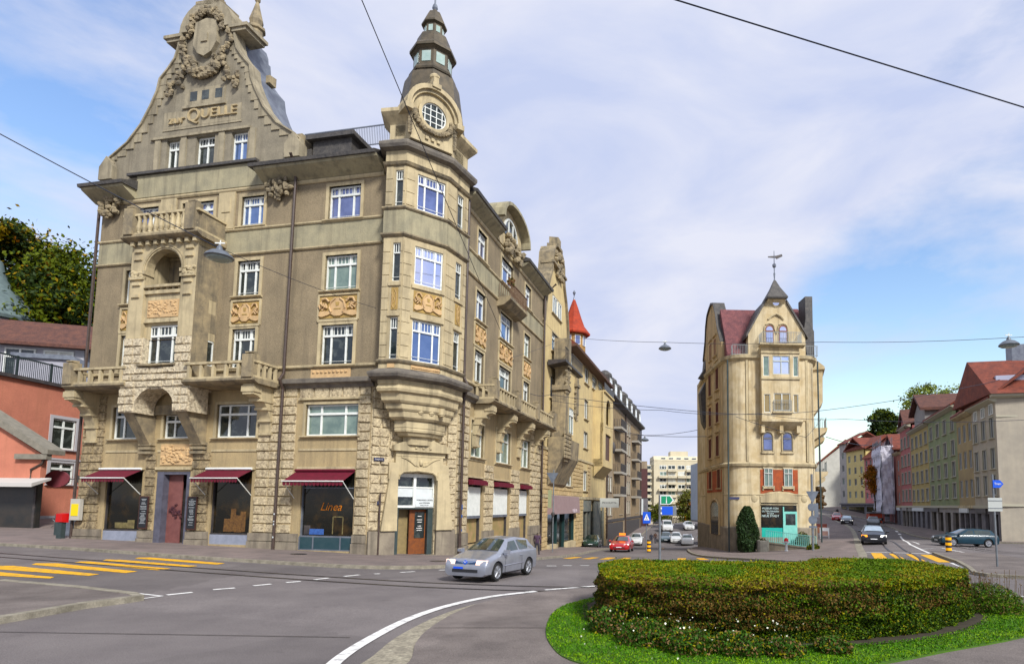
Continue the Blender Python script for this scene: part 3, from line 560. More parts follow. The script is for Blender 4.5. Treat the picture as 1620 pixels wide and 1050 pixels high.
# ---------------------------------------------- eaves
e=MB(); ev=[(-.1,21.05),(.06,21.05),(.95,21.5),(1.0,21.62),(-.1,21.62)]; ew=[(-.1,21.05),(.06,21.05),(.72,21.5),(.76,21.62),(-.1,21.62)]
e.prof(FA,ev,-4.4,1.05); e.prof(FB,ew,-.1,5.2); e.prof(FB,ew,10.6,17.4)
e.prof(FA,ev,-6.7,-4.4); e.prof(FA,ev,-18.9,-15.8)
e.prof(FA,[(-.1,21.1),(.12,21.1),(.12,22.5),(-.1,22.5)],-15.8,-6.7)
e.build('eaves_soffit',plast2,HP)
e=MB()
e.prof(FA,[(-.1,21.62),(1.12,21.62),(1.16,21.8),(-.1,22.35)],-6.95,1.0); e.prof(FA,[(-.1,21.62),(1.12,21.62),(1.16,21.8),(-.1,22.3)],-19.0,-15.7); e.box(FA,-16.4,-7.2,22.52,22.68,-.1,.3)
e.prof(FB,[(-.1,21.62),(.86,21.62),(.9,21.8),(-.3,22.3)],-.1,5.3); e.prof(FB,[(-.1,21.62),(.86,21.62),(.9,21.8),(-.3,22.3)],10.5,17.6)
# mansard roof behind
e.prof(FA,[(-.1,22.3),(-3,23.8),(-6,24.2),(-6,22.3)],-6.9,.6); e.prof(FB,[(-.3,22.25),(-2.6,24.2),(-6,24.4),(-6,22.2)],.6,BU)
e.build('roof',slate,HP)
e=MB(); e.box(FA,-3.9,-1.4,22.6,23.6,-2.3,-.3); e.box(FA,-4.2,-1.1,23.6,23.85,-2.4,0); e.box(FA,-6.7,-4.0,22.6,23.2,-2.3,-.3); e.build('roof_dormer',slate,HP)
rl=MB()
for k in range(60): u=-6.6+k*.115; rl.box(FA,u,u+.025,24.8,26.1,-3,-2.98)
rl.box(FA,-6.7,.3,26.05,26.12,-3.02,-2.97); rl.box(FA,-6.7,.3,24.85,24.9,-3.02,-2.97); rl.build('terrace_railing',zinc,HP)
# ---------------------------------------------- gable
gl_=[(6.95,22.4),(6.95,23.6),(6.5,24.0),(5.3,24.8),(4.35,25.9),(3.75,27.0),(3.35,27.9),(3.2,28.7),(2.65,29.3),(2.2,29.9),(2.0,30.6),(1.9,31.3)]
top=[(1.75*math.cos(math.pi*i/12),31.4+1.75*math.sin(math.pi*i/12)) for i in range(13)]
CU=-11.4
out=[(CU+a,z) for a,z in gl_]+[(CU+a,z) for a,z in top]+[(CU-a,z) for a,z in gl_[::-1]]
# wall with holes: build as strips by boolean-free trick: lower rectangular part with windows, upper polygon
gm=MB(); wl=[(-13.9,-12.95,22.78,24.65),(-11.75,-10.42,22.78,24.65),(-9.25,-8.12,22.78,24.65)]
wall(gm,FA,CU-5.2,CU+5.2,22.4,24.8,wl,.02,.35)
loL=[(CU-5.2,22.4),(CU-5.2,24.8),(CU-5.3,24.8),(CU-6.5,24.0),(CU-6.95,23.6),(CU-6.95,22.4)]; gm.prism(FA,loL,-.5,.02); gm.prism(FA,[(2*CU-u,z) for u,z in loL],-.5,.02)
hi=[(CU+a,z) for a,z in gl_[3:]]+[(CU+a,z) for a,z in top]+[(CU-a,z) for a,z in gl_[:2:-1]]
gm.prism(FA,hi,-.5,.02); gm.build('gable_wall',mat('grey_gable_render',(.27,.24,.18),.95,(.19,.17,.13),1.0,.4,12,streak=((.12,.10,.07),.7),fine=.12,fsc=20),HP)
for a,b,c_,d in wl: window(HP,FA,a,b,c_,d,off=-.25,kind='pairb',glass='blue' if a>-10 else 'dark',t=.08)
# stone edging (quoins following the curve)
q=MB(); E=gl_; 
for s in (-1,1):
    for i in range(len(E)-1):
        (a,z0),(b,z1)=E[i],E[i+1]; wdt=.75 if i%2 else .5
        zm_=(z0+z1)/2; am_=(a+b)/2; q.prism(FA,[(CU+s*a,z0),(CU+s*am_,zm_),(CU+s*(am_-.42),zm_),(CU+s*(am_-.42),z0)],-.1,.08); q.prism(FA,[(CU+s*am_,zm_),(CU+s*b,z1),(CU+s*(b-.38),z1),(CU+s*(b-.38),zm_)],-.1,.10)
        q.prism(FA,[(CU+s*(a+.1),z0+.02),(CU+s*(b+.1),z1+.02),(CU+s*(b-.02),z1),(CU+s*(a-.02),z0)],-.6,.2)
for k in range(12):
    t0,t1=math.pi*k/12,math.pi*(k+1)/12; q.prism(FA,[(CU+1.35*math.cos(t0),31.4+1.35*math.sin(t0)),(CU+1.9*math.cos(t0),31.4+1.9*math.sin(t0)),(CU+1.9*math.cos(t1),31.4+1.9*math.sin(t1)),(CU+1.35*math.cos(t1),31.4+1.35*math.sin(t1))],-1.3,.3)
for s in (-1,1):
    u=CU+s*2.35; q.box(FA,u-.65,u+.65,31.15,31.35,-1.4,.35); q.box(FA,u-.5,u+.5,30.95,31.15,-1.3,.25)
    u=CU+s*6.6; q.prism(FA,[(u-.5,22.45),(u+.5,22.45),(u+.5,23.3),(u,23.95),(u-.5,23.3)],-.3,.35)
q.box(FA,-15.0,-7.9,24.72,24.86,-.1,.16); q.box(FA,-12.85,-9.75,26.5,26.66,-.1,.16); q.box(FA,-12.75,-9.9,26.66,27.75,-.1,.09)
for u in (-14.5,-12.6,-9.9,-7.75): q.box(FA,u-.2,u+.2,22.7,24.72,-.1,.1)
q.box(FA,-14.25,-8.6,25.25,25.38,-.1,.06); q.box(FA,-14.2,-8.7,25.4,26.45,-.1,.05)
gst=mat('grey_sandstone',(.36,.315,.225),.9,(.25,.22,.16),1.4,.4,10,streak=((.10,.085,.06),.8),fine=.12); q.build('gable_stonework',gst,HP)
d=MB()
for u in (-12.1,-11.25,-10.3): d.box(FA,u-.25,u+.25,26.95,27.55,-.1,.10)
d.build('attic_opening',gl['dark'],HP)
lt=mat('raised_stone_letters',(.44,.36,.22),.9,(.30,.24,.15),5)
txt('zur',.74,FA,-13.2,25.85,.08,lt,HP,ext=.07,sx=1.25); txt('Q',1.2,FA,-12.0,25.98,.08,lt,HP,ext=.07,sx=1.0); txt('UELLE',.84,FA,-10.2,26.0,.08,lt,HP,ext=.07,sx=1.15)
# cartouche & garlands
b=MB(); b.prism(FA,[(CU-.75,31.9),(CU-.85,30.5),(CU-.5,29.9),(CU,29.65),(CU+.5,29.9),(CU+.85,30.5),(CU+.75,31.9),(CU,32.1)],0,.28); b.box(FA,CU-.22,CU+.22,30.55,31.1,.25,.36); b.build('coat_of_arms',gst,HP)
b=MB()
def bl(u,z,r=.2): b.ball(FA.w(u,z,.12+random.uniform(0,.2)),(r,r*.8,r),6,4,.35)
for i in range(60): t_=math.pi*(i/59); bl(CU+1.05*math.cos(math.pi+t_)*1.15,29.7+1.15*-math.sin(t_)*1.0+random.uniform(-.2,.2),.2)
for i in range(50): t_=math.pi*(i/49); bl(CU+1.15*math.cos(t_)+random.uniform(-.12,.12),31.75+.95*math.sin(t_)+random.uniform(-.15,.15),.15)
for i in range(90):
    t_=math.pi*(i/89); r_=random.uniform(.95,1.3); bl(CU+r_*math.cos(t_),31.3+r_*1.15*math.sin(t_),.12)
for i in range(60):
    t_=math.pi*(i/59); r_=random.uniform(.7,1.25); bl(CU+r_*math.cos(t_)*1.1,29.6-r_*math.sin(t_),.17)
for s in (-1,1):
    for i in range(26): bl(CU+s*(1.5+.25*math.sin(i*.35))+random.uniform(-.15,.15),31.2-i*.13,.16)
    for i in range(9): bl(CU+s*(2.35+random.uniform(-.15,.15)),28.3-i*.11,.14)
b.build('garland',stoned,HP)
def pinnacle(u,z,o,s=1.):
    b=MB(); p=FA.w(u,z,o); b.lathe(p,[(.38*s,0),(.38*s,.3*s),(.48*s,.35*s),(.48*s,.5*s),(.3*s,.6*s),(.36*s,.9*s),(.2*s,1.5*s),(.08*s,2.0*s),(.14*s,2.1*s),(.14*s,2.25*s),(.03*s,2.4*s)],8); b.build('pinnacle',stoned,HP)
pinnacle(CU,33.2,-.4,1.1); pinnacle(-9.0,31.5,-1.0,1.15); 
b=MB(); b.block(FA,CU-.9,CU+.9,32.9,33.35,-1.2,.3,.06); b.build('gable_cap',stoned,HP)
# roof body behind the gable
g2=MB(); sc=[(CU+(u-CU)*.97,min(z-.15,32.2) if z>22.5 else z) for u,z in out]; g2.prism(FA,[(CU+(u-CU)*.985,z) for u,z in sc],-3.0,-.55); g2.build('gable_roof',zinc,HP)
g2=MB(); g2.block(FA,-8.75,-8.35,28.9,29.5,-2.2,-1.7,.06); g2.block(FA,-5.1,-4.3,22.5,24.0,-1.0,.1,.06); g2.build('roof_pier',stoned,HP)
# ---------------------------------------------- dormer on side B
d=MB(); cu_,zd=7.9,22.3; rw=2.7
arc=[(cu_-rw*math.cos(math.pi*i/14),zd+.3+1.6*math.sin(math.pi*i/14)**.8) for i in range(15)]
d.prism(FB,[(cu_-rw,21.2)]+arc+[(cu_+rw,21.2)],-2.5,.12); d.build('dormer_wall',stone,HP)
d=MB()
for i in range(14):
    a,b=arc[i],arc[i+1]; g=lambda p,k:(cu_+(p[0]-cu_)*k,zd+(p[1]-zd)*k)
    d.prism(FB,[g(a,1.02),g(b,1.02),g(b,1.13),g(a,1.12)],-2.5,.8)
d.build('dormer_roof',plast2,HP)
d=MB(); d.prism(FB,[(cu_-1.3,22.2)]+[(cu_-1.3*math.cos(math.pi*i/10),22.4+1.0*math.sin(math.pi*i/10)) for i in range(11)]+[(cu_+1.3,22.2)],.1,.16); d.build('dormer_window',gl['dark'],HP)
d=MB()
for i in range(12):
    t0,t1=math.pi*i/12,math.pi*(i+1)/12; d.prism(FB,[(cu_-1.3*math.cos(t0),22.4+1.1*math.sin(t0)),(cu_-1.3*math.cos(t1),22.4+1.1*math.sin(t1)),(cu_-1.45*math.cos(t1),22.4+1.25*math.sin(t1)),(cu_-1.45*math.cos(t0),22.4+1.25*math.sin(t0))],.1,.24)
for x in (-.45,.45): d.box(FB,cu_+x-.05,cu_+x+.05,22.2,23.4,.14,.22)
d.build('dormer_window_frame',white,HP)
b=MB()
for i in range(46): b.ball(FB.w(random.uniform(6.7,10.2),random.uniform(20.9,22.2),.25+random.uniform(0,.2)),(.2,.2,.2),6,4,.3)
b.build('dormer_carving',stoned,HP)
# small iron balcony on B
b=MB(); b.prof(FB,[(-.1,16.5),(.5,16.6),(1.0,17.0),(1.0,17.2),(-.1,17.2)],5.9,9.8); so=b.build('balcony',stoned,HP)
b=MB()
for k in range(27): b.box(FB,6.0+k*.14,6.03+k*.14,17.2,18.2,.93,.96)
for k in range(6):
    for u in (5.98,9.72): b.box(FB,u,u+.03,17.2,18.2,.1+k*.15,.13+k*.15)
b.box(FB,5.95,9.78,18.2,18.25,.9,.98); b.build('iron_railing',mat('rusty_iron',(.10,.05,.03),.7,(.16,.11,.07),8),so)
b=MB()
for i in range(60): b.ball(FB.w(random.uniform(6,6.7),random.uniform(18.1,18.6),random.uniform(.7,1.05)),.08,5,4,.3)
b.build('window_box_plant',mat('reddish_plant',(.16,.05,.03),.8,(.05,.09,.02),6),so)
# drain pipes
def pipe(pts,r=.07): b=MB(); b.tube(pts,r,8); b.build('drain_pipe',pipem,HP)
pipe([FA.w(-4.55,-.05,.3),FA.w(-4.5,8.9,.3),FA.w(-4.5,9.4,.6),FA.w(-4.5,9.8,.3),FA.w(-4.45,21.6,.3),FA.w(-4.4,22.3,.9)],.085)
pipe([FA.w(-18.5,0,.1),FA.w(-18.5,17,.1),FA.w(-18.5,21.4,.1)],.08); pipe([FB.w(.02,-.3,.35),FB.w(.02,9.0,.35),FB.w(.0,9.6,.6),FB.w(.15,10.2,.25),FB.w(.15,21.5,.25)],.085)
pipe([FB.w(17.2,-1.4,.2),FB.w(17.2,21.3,.2),FB.w(17.2,22.2,1.2)],.09); pipe([FC.w(.55,-.2,.22),FC.w(.55,3.2,.22)],.05)
# ---------------------------------------------- corner oriel turret
T1=Vector((-11.67,31.15));T2=Vector((-10.54,31.0));T3=Vector((-8.67,32.57));T4=Vector((-7.96,34.5))
T0=Vector(FA.w(1.12,0,-.3)[:2]); T5=Vector(FB.w(-.15,0,-.3)[:2])
TP=[T0,T1,T2,T3,T4,T5]
def offp(P,d):
    r=[]
    for i,p in enumerate(P):
        a=(P[i]-P[i-1]).normalized() if i else (P[1]-P[0]).normalized(); b=(P[i+1]-P[i]).normalized() if i<len(P)-1 else a
        na=Vector((a.y,-a.x)); nb=Vector((b.y,-b.x)); m=(na+nb); m/=max(.3,m.length_squared/2) if m.length else 1; r.append(p+m*d)
    return r
def tring(mb,levels):   # levels [(d,z)] horizontal rings around the turret
    rs=[]
    for d,z in levels: rs.append([(p.x,p.y,z) for p in offp(TP,d)]+[(T5.x,T5.y+.02,z),(T0.x,T0.y+.02,z)])
    mb.rings(rs)
F0=Fr(T0,T1);F1=Fr(T1,T2);F2=Fr(T2,T3);F3=Fr(T3,T4);F4=Fr(T4,T5)
tz=[(18.65,20.65),(14.47,16.58),(10.25,12.5)]
c=MB(); pl_=MB()
h1=[(.55,.98,a,b) for a,b in tz]; h2=[(.66,2.3-.02,a,b) for a,b in tz]; h3=[(1.0,1.6,a,b) for a,b in tz]
for fr,hh in ((F0,[]),(F1,h1),(F2,h2),(F3,h3),(F4,[])): wall(c,fr,0,fr.L,9.4,21.0,hh,0,.28)
c.build('turret_wall',stone,HP)
# masonry joints: slightly proud ashlar courses on piers
q=MB()
for fr,ss in ((F1,((0.02,.42),(1.0,F1.L-.02))),(F2,((.02,.5),(2.38,F2.L-.03))),(F3,((.03,.85),(1.72,F3.L-.02)))):
    for u0,u1 in ss:
        if u1-u0<.06: continue
        for z0,z1 in ((10.35,16.7),(18.7,20.85)):
            n=int((z1-z0)/.62)
            for i in range(n): q.block(fr,u0,u1,z0+(z1-z0)*i/n+.008,z0+(z1-z0)*(i+1)/n-.008,-.05,.035,.012,.003)
q.build('turret_ashlar',stone,HP)
b=MB(); tring(b,[(0.03,16.98),(.05,17.0),(.05,18.45)]); b.build('turret_band',plast2,HP)
c=MB()
for z in (16.95,18.42): tring(c,[(-.02,z-.08),(.1,z),(.16,z+.06),(.16,z+.14),(.02,z+.2)])
tring(c,[(-.02,10.02),(.1,10.06),(.16,10.16),(.02,10.26)]); tring(c,[(-.02,20.85),(.12,20.92),(.2,21.05),(.02,21.15)])
c.build('turret_moulding',stoned,HP)
c=MB(); tring(c,[(.02,21.1),(.05,21.15),(.05,21.75)]); c.build('turret_frieze',stone,HP)
c=MB(); tring(c,[(.0,21.7),(.35,21.8),(.42,21.95),(.42,22.1),(.1,22.35)]); tring(c,[(.02,9.15),(.42,9.25),(.5,9.4),(.5,9.5),(.3,9.6),(.04,9.75)]); c.build('turret_cornice',MATS['blackened_cornice'],HP)
for fr,a,b_ in ((F1,.55,.98),(F2,.66,2.28),(F3,1.0,1.6)):
    for i,(z0,z1) in enumerate(tz):
        window(HP,fr,a,b_,z0,z1,off=-.12,kind='tri' if fr is F2 else 'narrow',glass=('sky','bright','blue')[i] if fr is F2 else 'dark',t=.07 if fr is F2 else .045)
t=MB()
for z0,z1 in ((14.2,14.4),(12.55,12.66)):
    t.box(F1,.4,1.1,z0,z1,-.1,.09); t.box(F2,.52,2.42,z0,z1,-.1,.1); t.box(F3,.88,1.72,z0,z1,-.1,.09)
t.build('stone_trim',stone,HP)
reliefp(F1,.58,.95,12.9,14.1); reliefp(F2,.66,2.28,12.95,14.1); reliefp(F3,1.05,1.55,12.9,14.1)
b=MB(); b.box(F2,.66,2.28,9.78,10.02,-.1,.03); b.box(F1,.5,.9,9.78,10.02,-.1,.03)
for i in range(16): b.ball(F2.w(.75+i*.1,9.9,.04),(.07,.05,.07),6,4,.3)
b.build('relief_panel',relief,HP)
# corbelled base
Mc=Vector(FC.w(2.77,0,-.1)[:2]); c=MB()
def sc_ring(s,z,ex=0):
    P=[Mc+(p-Mc)*s for p in offp(TP,ex)]; return [(p.x,p.y,z) for p in P]+[(Mc.x,Mc.y+.4,z)]
for lv in ([(1.0,9.2),(1.0,8.95),(.98,8.9)],[(.98,8.9),(1.0,8.82),(1.02,8.7),(1.0,8.56),(.93,8.5)],[(.93,8.5),(.92,8.45),(.90,8.12),(.86,8.02)],[(.82,8.02),(.80,7.72),(.76,7.62)],[(.74,7.62),(.72,7.3),(.66,7.18)],[(.60,7.18),(.60,6.78)],[(.58,6.78),(.60,6.68),(.59,6.56),(.54,6.5)],[(.54,6.5),(.50,6.36),(.44,6.32)],[(.40,6.32),(.38,5.9)]):
    c.rings([sc_ring(s,z) for s,z in lv])
for k in (-1,0,1):
    p=FC.w(2.77+k*.62,7.75,1.28); c.lathe((p[0],p[1],7.45),[(.03,0),(.16,.08),(.16,.12),(.2,.15),(.2,.5)],8)
c.build('turret_corbel',stone,HP)
# drum top with oculus
c=MB(); tring(c,[(-.08,22.2),(-.08,23.3),(.0,23.4),(.25,23.65),(.38,23.8),(.38,24.0),(-.25,24.3)]); c.build('turret_attic',stone,HP)
c=MB(); oc,oz=1.5,23.45
def circ(fr,u,z,r,a0=0,a1=2*math.pi,n=20,sx=1): return [(u+sx*r*math.cos(a0+(a1-a0)*i/n),z+r*math.sin(a0+(a1-a0)*i/n)) for i in range(n+(0 if a1-a0>6.28 else 1))]
oz=23.95; c.prism(F2,[(.0,22.3),(F2.L,22.3),(F2.L+.1,23.9)]+circ(F2,F2.L/2,23.9,1.3,0,math.pi,16)[1:-1]+[(-.1,23.9)],-1.2,.40)
A=circ(F2,F2.L/2,24.0,1,0,math.pi,16); 
for i in range(16):
    f=lambda p,r:(F2.L/2+(p[0]-F2.L/2)*r,24.0+(p[1]-24.0)*r)
    c.prism(F2,[f(A[i],1.38),f(A[i],1.62),f(A[i+1],1.62),f(A[i+1],1.38)],-.9,.72); c.prism(F2,[f(A[i],1.22),f(A[i],1.38),f(A[i+1],1.38),f(A[i+1],1.22)],-.9,.56)
for s in (-1,1): c.block(F2,F2.L/2+s*1.5-.25,F2.L/2+s*1.5+.25,23.65,24.02,-.1,.78,.04)
c.block(F2,F2.L/2-.28,F2.L/2+.28,25.45,25.75,-.2,.8,.03); c.block(F2,F2.L/2-.2,F2.L/2+.2,25.75,26.2,-.1,.68,.06); p=F2.w(F2.L/2,26.0,.4); c.ball((p[0],p[1],26.3),(.3,.22,.2),8,5)
A=circ(F2,F2.L/2,oz,.86,0,2*math.pi,24)
for i in range(24):
    j=(i+1)%24; f=lambda p,r:(F2.L/2+(p[0]-F2.L/2)*r,oz+(p[1]-oz)*r)
    c.prism(F2,[f(A[i],.84),f(A[i],1.05),f(A[j],1.05),f(A[j],.84)],.3,.56)
for k in (-1,0,1): c.block(F2,F2.L/2+k*.34-.11,F2.L/2+k*.34+.11,22.5,22.7,-.05,.5,.02)
c.build('oculus_surround',stone,HP)
c=MB(); c.prism(F2,circ(F2,F2.L/2,oz,.74,0,2*math.pi,24),.38,.42); g_=c.build('oculus_pane',gl['dark'],HP)
c=MB()
for i in range(24):
    j=(i+1)%24; c.prism(F2,[f(A[i],.78),f(A[i],.86),f(A[j],.86),f(A[j],.78)],.38,.48)
for k in (-.5,-.17,.17,.5):
    r=(.7**2-k*k)**.5; c.box(F2,F2.L/2+k-.022,F2.L/2+k+.022,oz-r,oz+r,.42,.46)
for k in (-.35,0,.35):
    r=(.7**2-k*k)**.5; c.box(F2,F2.L/2-r,F2.L/2+r,oz+k-.022,oz+k+.022,.421,.465)
c.build('oculus_frame',white,HP)
b=MB()
for i in range(60):
    t_=math.pi*(1.02+.96*i/59); b.ball(F2.w(F2.L/2+1.1*math.cos(t_)+random.uniform(-.08,.08),oz+1.0*math.sin(t_),.48+random.uniform(0,.12)),(.13,.12,.13),6,4,.3)
for s in (-1,1):
    for i in range(16): b.ball(F2.w(F2.L/2+s*1.3,oz-.1-i*.085,.42),(.13,.1,.11),6,4,.3)
b.build('garland',stoned,HP)
# side panels on the attic
b=MB(); b.block(F1,.35,.95,22.6,23.25,-.13,-.08,.02); b.block(F3,.6,1.5,22.6,23.25,-.13,-.08,.02); b.build('attic_panel',stone,HP)
# spire: octagonal tiers
SX,SY=-10.42,34.65; SZ=1.035; ph=math.radians(-50+22.5)
c=MB(); L=lambda pr,mb: mb.lathe((SX,SY,0),[(r*SZ*.95,2.75+(z-2.75)*SZ) for r,z in pr],8,ph)
L([(2.1,23.9),(2.1,24.3),(1.98,25.0),(1.66,27.05),(1.62,27.2),(1.34,27.22),(1.30,27.6)],c)
L([(1.38,27.5),(1.42,27.6),(1.35,27.75),(1.16,27.85),(1.16,28.85),(1.32,28.95),(1.42,28.95),(1.42,29.1),(1.16,29.35),(1.12,29.42),(.98,30.0),(.92,30.06),(.74,30.1)],c)
L([(.72,30.0),(.72,30.12),(.62,30.2),(.62,30.85),(.78,30.9),(.78,31.0),(.68,31.2),(.42,31.75),(.14,31.95),(.1,32.1)],c)
c.build('spire',copper,HP)
c=MB(); L([(.05,31.9),(.18,32.15),(.14,32.35),(.05,32.5),(.05,32.8),(.14,32.95),(.15,33.1),(.05,33.25),(.03,33.6),(.09,33.75),(.02,33.9),(.01,34.8)],c); c.box(Fr((SX-.3,SY),u=(1,0)),.05,.55,35.0,35.05,-.02,.02); c.build('finial',zinc,HP)
gm_=mat('pale_green_glass',(.30,.40,.36),.15,(.42,.50,.46),2,spec=.8); sp=MB()
for k in range(8):
    a=ph+math.pi/8+k*math.pi/4; fr=Fr((SX,SY),u=(-math.sin(a),math.cos(a)))
    if fr.n.y>.6: continue
    ap=math.cos(math.pi/8)
    K=lambda z:2.75+(z-2.75)*SZ; sp.box(fr,-.27,.27,K(28.05),K(28.68),1.14*ap-.02,1.14*ap+.03); sp.box(fr,-.13,.13,K(30.32),K(30.7),.61*ap-.02,.61*ap+.02)
    r0,r1=1.95*ap*.985,1.655*ap; sp.hexa([fr.w(-.22,25.9,r0-.04),fr.w(.22,25.9,r0-.04),fr.w(.2,27.5,r1+.02),fr.w(-.2,27.5,r1+.02),fr.w(-.22,25.9,r0-.3),fr.w(.22,25.9,r0-.3),fr.w(.2,27.5,r1-.2),fr.w(-.2,27.5,r1-.2)])
sp.build('spire_window',gm_,HP)
# ---------------------------------------------- corner portal
c=MB()
for s,(u0,u1,a0,a1) in (('l',(1.05,1.45,.62,1.5)),('r',(3.78,4.25,3.75,4.75))):
    c.prism(FC,[(a0,1.2),(a1 if s=='l' else a1,1.2),(u1 if s=='l' else 4.42,4.45),(u0 if s=='l' else 3.78,4.45)] if s=='l' else [(3.76,1.2),(4.75,1.2),(4.4,4.45),(3.76,4.45)],-.1,.32)
arch=[(1.5,4.0),(1.55,4.25),(1.75,4.42),(2.6,4.5),(3.45,4.42),(3.68,4.25),(3.74,4.0)]
c.prism(FC,[(.95,4.0),(.95,4.9),(1.3,4.9),(1.3,5.3),(4.05,5.3),(4.05,4.9),(4.42,4.9),(4.42,4.0),(3.74,4.0)]+arch[::-1][1:-1]+[(1.5,4.0)],-.1,.28)
c.prism(FC,[(1.1,5.55),(4.4,5.55),(4.4,5.85),(3.4,6.2),(3.3,6.45),(2.1,6.45),(2.0,6.2),(1.1,5.85)],-.1,.5); c.box(FC,1.3,4.15,5.28,5.56,-.1,.3)
for i in range(6): c.tube([FC.w(p[0],p[1],.30) for p in arch],.06)if i==0 else None
for k in (-1,0,1): c.block(FC,2.75+k*.42-.1,2.75+k*.42+.1,5.65,5.85,.45,.56,.06)
for k in range(7):
    for s in (-1,1): c.tube([FC.w(2.72+s*.1,4.75+.03*k,.3),FC.w(2.72+s*(.35+.06*k),4.8+.05*k,.33),FC.w(2.72+s*(.6+.09*k),5.1+.02*k,.3)],.025,5)
c.ball(FC.w(2.72,4.95,.32),(.13,.12,.18),8,6)
c.build('portal',stone,HP)
dw=mat('door_brown_wood',(.20,.065,.02),.55,(.13,.045,.018),6); dg=mat('dark_green_metal',(.03,.045,.045),.5,(.045,.06,.06),3)
c=MB(); c.box(FC,1.5,1.75,-.4,2.45,-.45,-.2); c.box(FC,3.45,3.76,-.4,2.45,-.45,-.2); c.box(FC,1.5,3.76,2.38,2.5,-.45,-.18); dof=c.build('door_frame',dg,HP)
c=MB(); c.box(FC,1.75,2.55,-.2,2.38,-.9,-.85); c.build('passage_wall',gl['wood'],HP)
c=MB(); c.box(FC,2.5,3.45,-.15,2.35,-.6,-.5); dr=c.build('door',dw,HP); c=MB(); c.box(FC,2.8,3.38,.75,2.2,-.51,-.47); c.build('door_pane',gl['dark'],dr)
for z,w_ in ((1.95,.22),(1.75,.3),(1.62,.26),(1.4,.2),(1.28,.34),(1.16,.3)): 
    c=MB(); c.box(FC,3.08-w_/2,3.08+w_/2,z,z+.035,-.465,-.455); c.build('door_lettering',wpaint,dr)
c=MB(); c.box(FC,1.5,3.76,2.45,2.58,-.4,-.15); c.box(FC,1.5,1.58,2.5,4.3,-.4,-.15); c.box(FC,3.68,3.76,2.5,4.3,-.4,-.15); c.box(FC,2.53,2.68,2.5,4.3,-.4,-.14); c.box(FC,1.58,3.7,3.55,3.62,-.4,-.16); c.box(FC,1.58,3.7,4.15,4.4,-.4,-.16); fl_=c.build('fanlight',white,HP)
c=MB(); c.box(FC,1.58,3.7,2.55,4.2,-.35,-.3); c.build('pane',gl['dark'],fl_); wp=mat('white_panel',(.62,.66,.66),.6,(.55,.58,.58),4)
c=MB(); c.box(FC,1.6,2.52,3.05,3.56,-.3,-.2); c.box(FC,2.69,3.67,3.05,3.56,-.3,-.2); c.build('white_panel',wp,fl_)
sg=MB(); sg.box(FC,2.66,3.72,2.5,3.05,-.14,-.1); sgo=sg.build('sign_panel',wp,HP); blk=mat('black_lettering',(.03,.03,.035),.6)
txt('VORHANG-LADEN',.115,FC,3.19,2.88,-.095,blk,sgo); txt('zum STERNEN',.10,FC,3.19,2.72,-.095,blk,sgo); txt('Eingang um die Ecke',.06,FC,3.19,2.59,-.095,blk,sgo)
c=MB(); c.box(FC,1.4,3.85,-.6,-.18,-.5,.35); c.build('door_step',plinth,HP)
# ---------------------------------------------- shops of side A
def shop(u0,u1,z0,z1,base,fmat,bm_,name='shop_window'):
    b=MB(); b.box(FA,u0,u1,z1-.1,z1,-.3,-.1); b.box(FA,u0,u0+.07,base,z1-.1,-.3,-.1); b.box(FA,u1-.07,u1,base,z1-.1,-.3,-.1); b.box(FA,u0,u1,base-.08,base,-.3,-.06); f=b.build(name,fmat,HP)
    b=MB(); b.box(FA,u0+.05,u1-.05,base,z1-.05,-.24,-.2); b.build('pane',gl['shop'],f)
    b=MB(); b.box(FA,u0,u1,z0,base-.08,-.25,-.05); n=3; 
    b.build('stall_riser',bm_,f); return f
grb=mat('grey_blue_riser',(.28,.30,.36),.6,(.22,.24,.29),3); dgr=mat('dark_teal_riser',(.02,.05,.06),.5,(.03,.06,.07),3)
shop(-16.4,-13.8,.35,4.47,1.0,darkm,grb); shop(-9.0,-6.4,.25,4.46,.92,darkm,grb); f3=shop(-3.25,0,.12,4.4,.9,zinc,dgr)
b=MB()
for u in (-3.25,-2.4,-.75,-.06): b.box(FA,u,u+.06,.12,.84,-.05,.0)
b.box(FA,-3.25,0,.12,.18,-.05,0.002); b.box(FA,-3.25,0,3.45,3.5,-.2,-.15); b.build('riser_frame',zinc,f3)
og=mat('orange_lettering',(.55,.20,.03),.6,(.4,.14,.03),6)
txt('Linea',.62,FA,-1.5,2.45,-.185,og,f3,italic=.35,ext=.006)
def inside(fr,items,o=-.19):
    for u,z,w,hh,mm in items: b=MB(); b.block(fr,u-w/2,u+w/2,z,z+hh,o-.02,o+.012,.02,.02); b.build('window_display',mm,HP)
bl1=mat('blue_cloth',(.03,.07,.22),.7,(.05,.12,.35),6); ol=mat('olive_display',(.20,.17,.08),.7,(.10,.08,.04),5); wr=mat('wicker_display',(.16,.085,.03),.8,(.07,.035,.015),9)
inside(FA,[(-2.3,.95,.9,.32,bl1),(-2.9,.95,.4,.5,darkm),(-8.0,.98,.5,.75,wr),(-7.3,.98,.5,.95,wr),(-7.65,1.0,.35,1.3,wr),(-7.0,1.0,.35,1.15,wr),(-15.3,1.05,.9,.35,ol),(-14.6,1.05,.5,.5,ol)])
b=MB(); 
for u,z,w_,h_ in ((-1.35,1.0,.05,.95),(-.75,1.0,.05,.95),(-1.35,1.9,.65,.05)): b.box(FA,u,u+w_,z,z+h_,-.195,-.18)
b.build('display_stand',ol,HP)
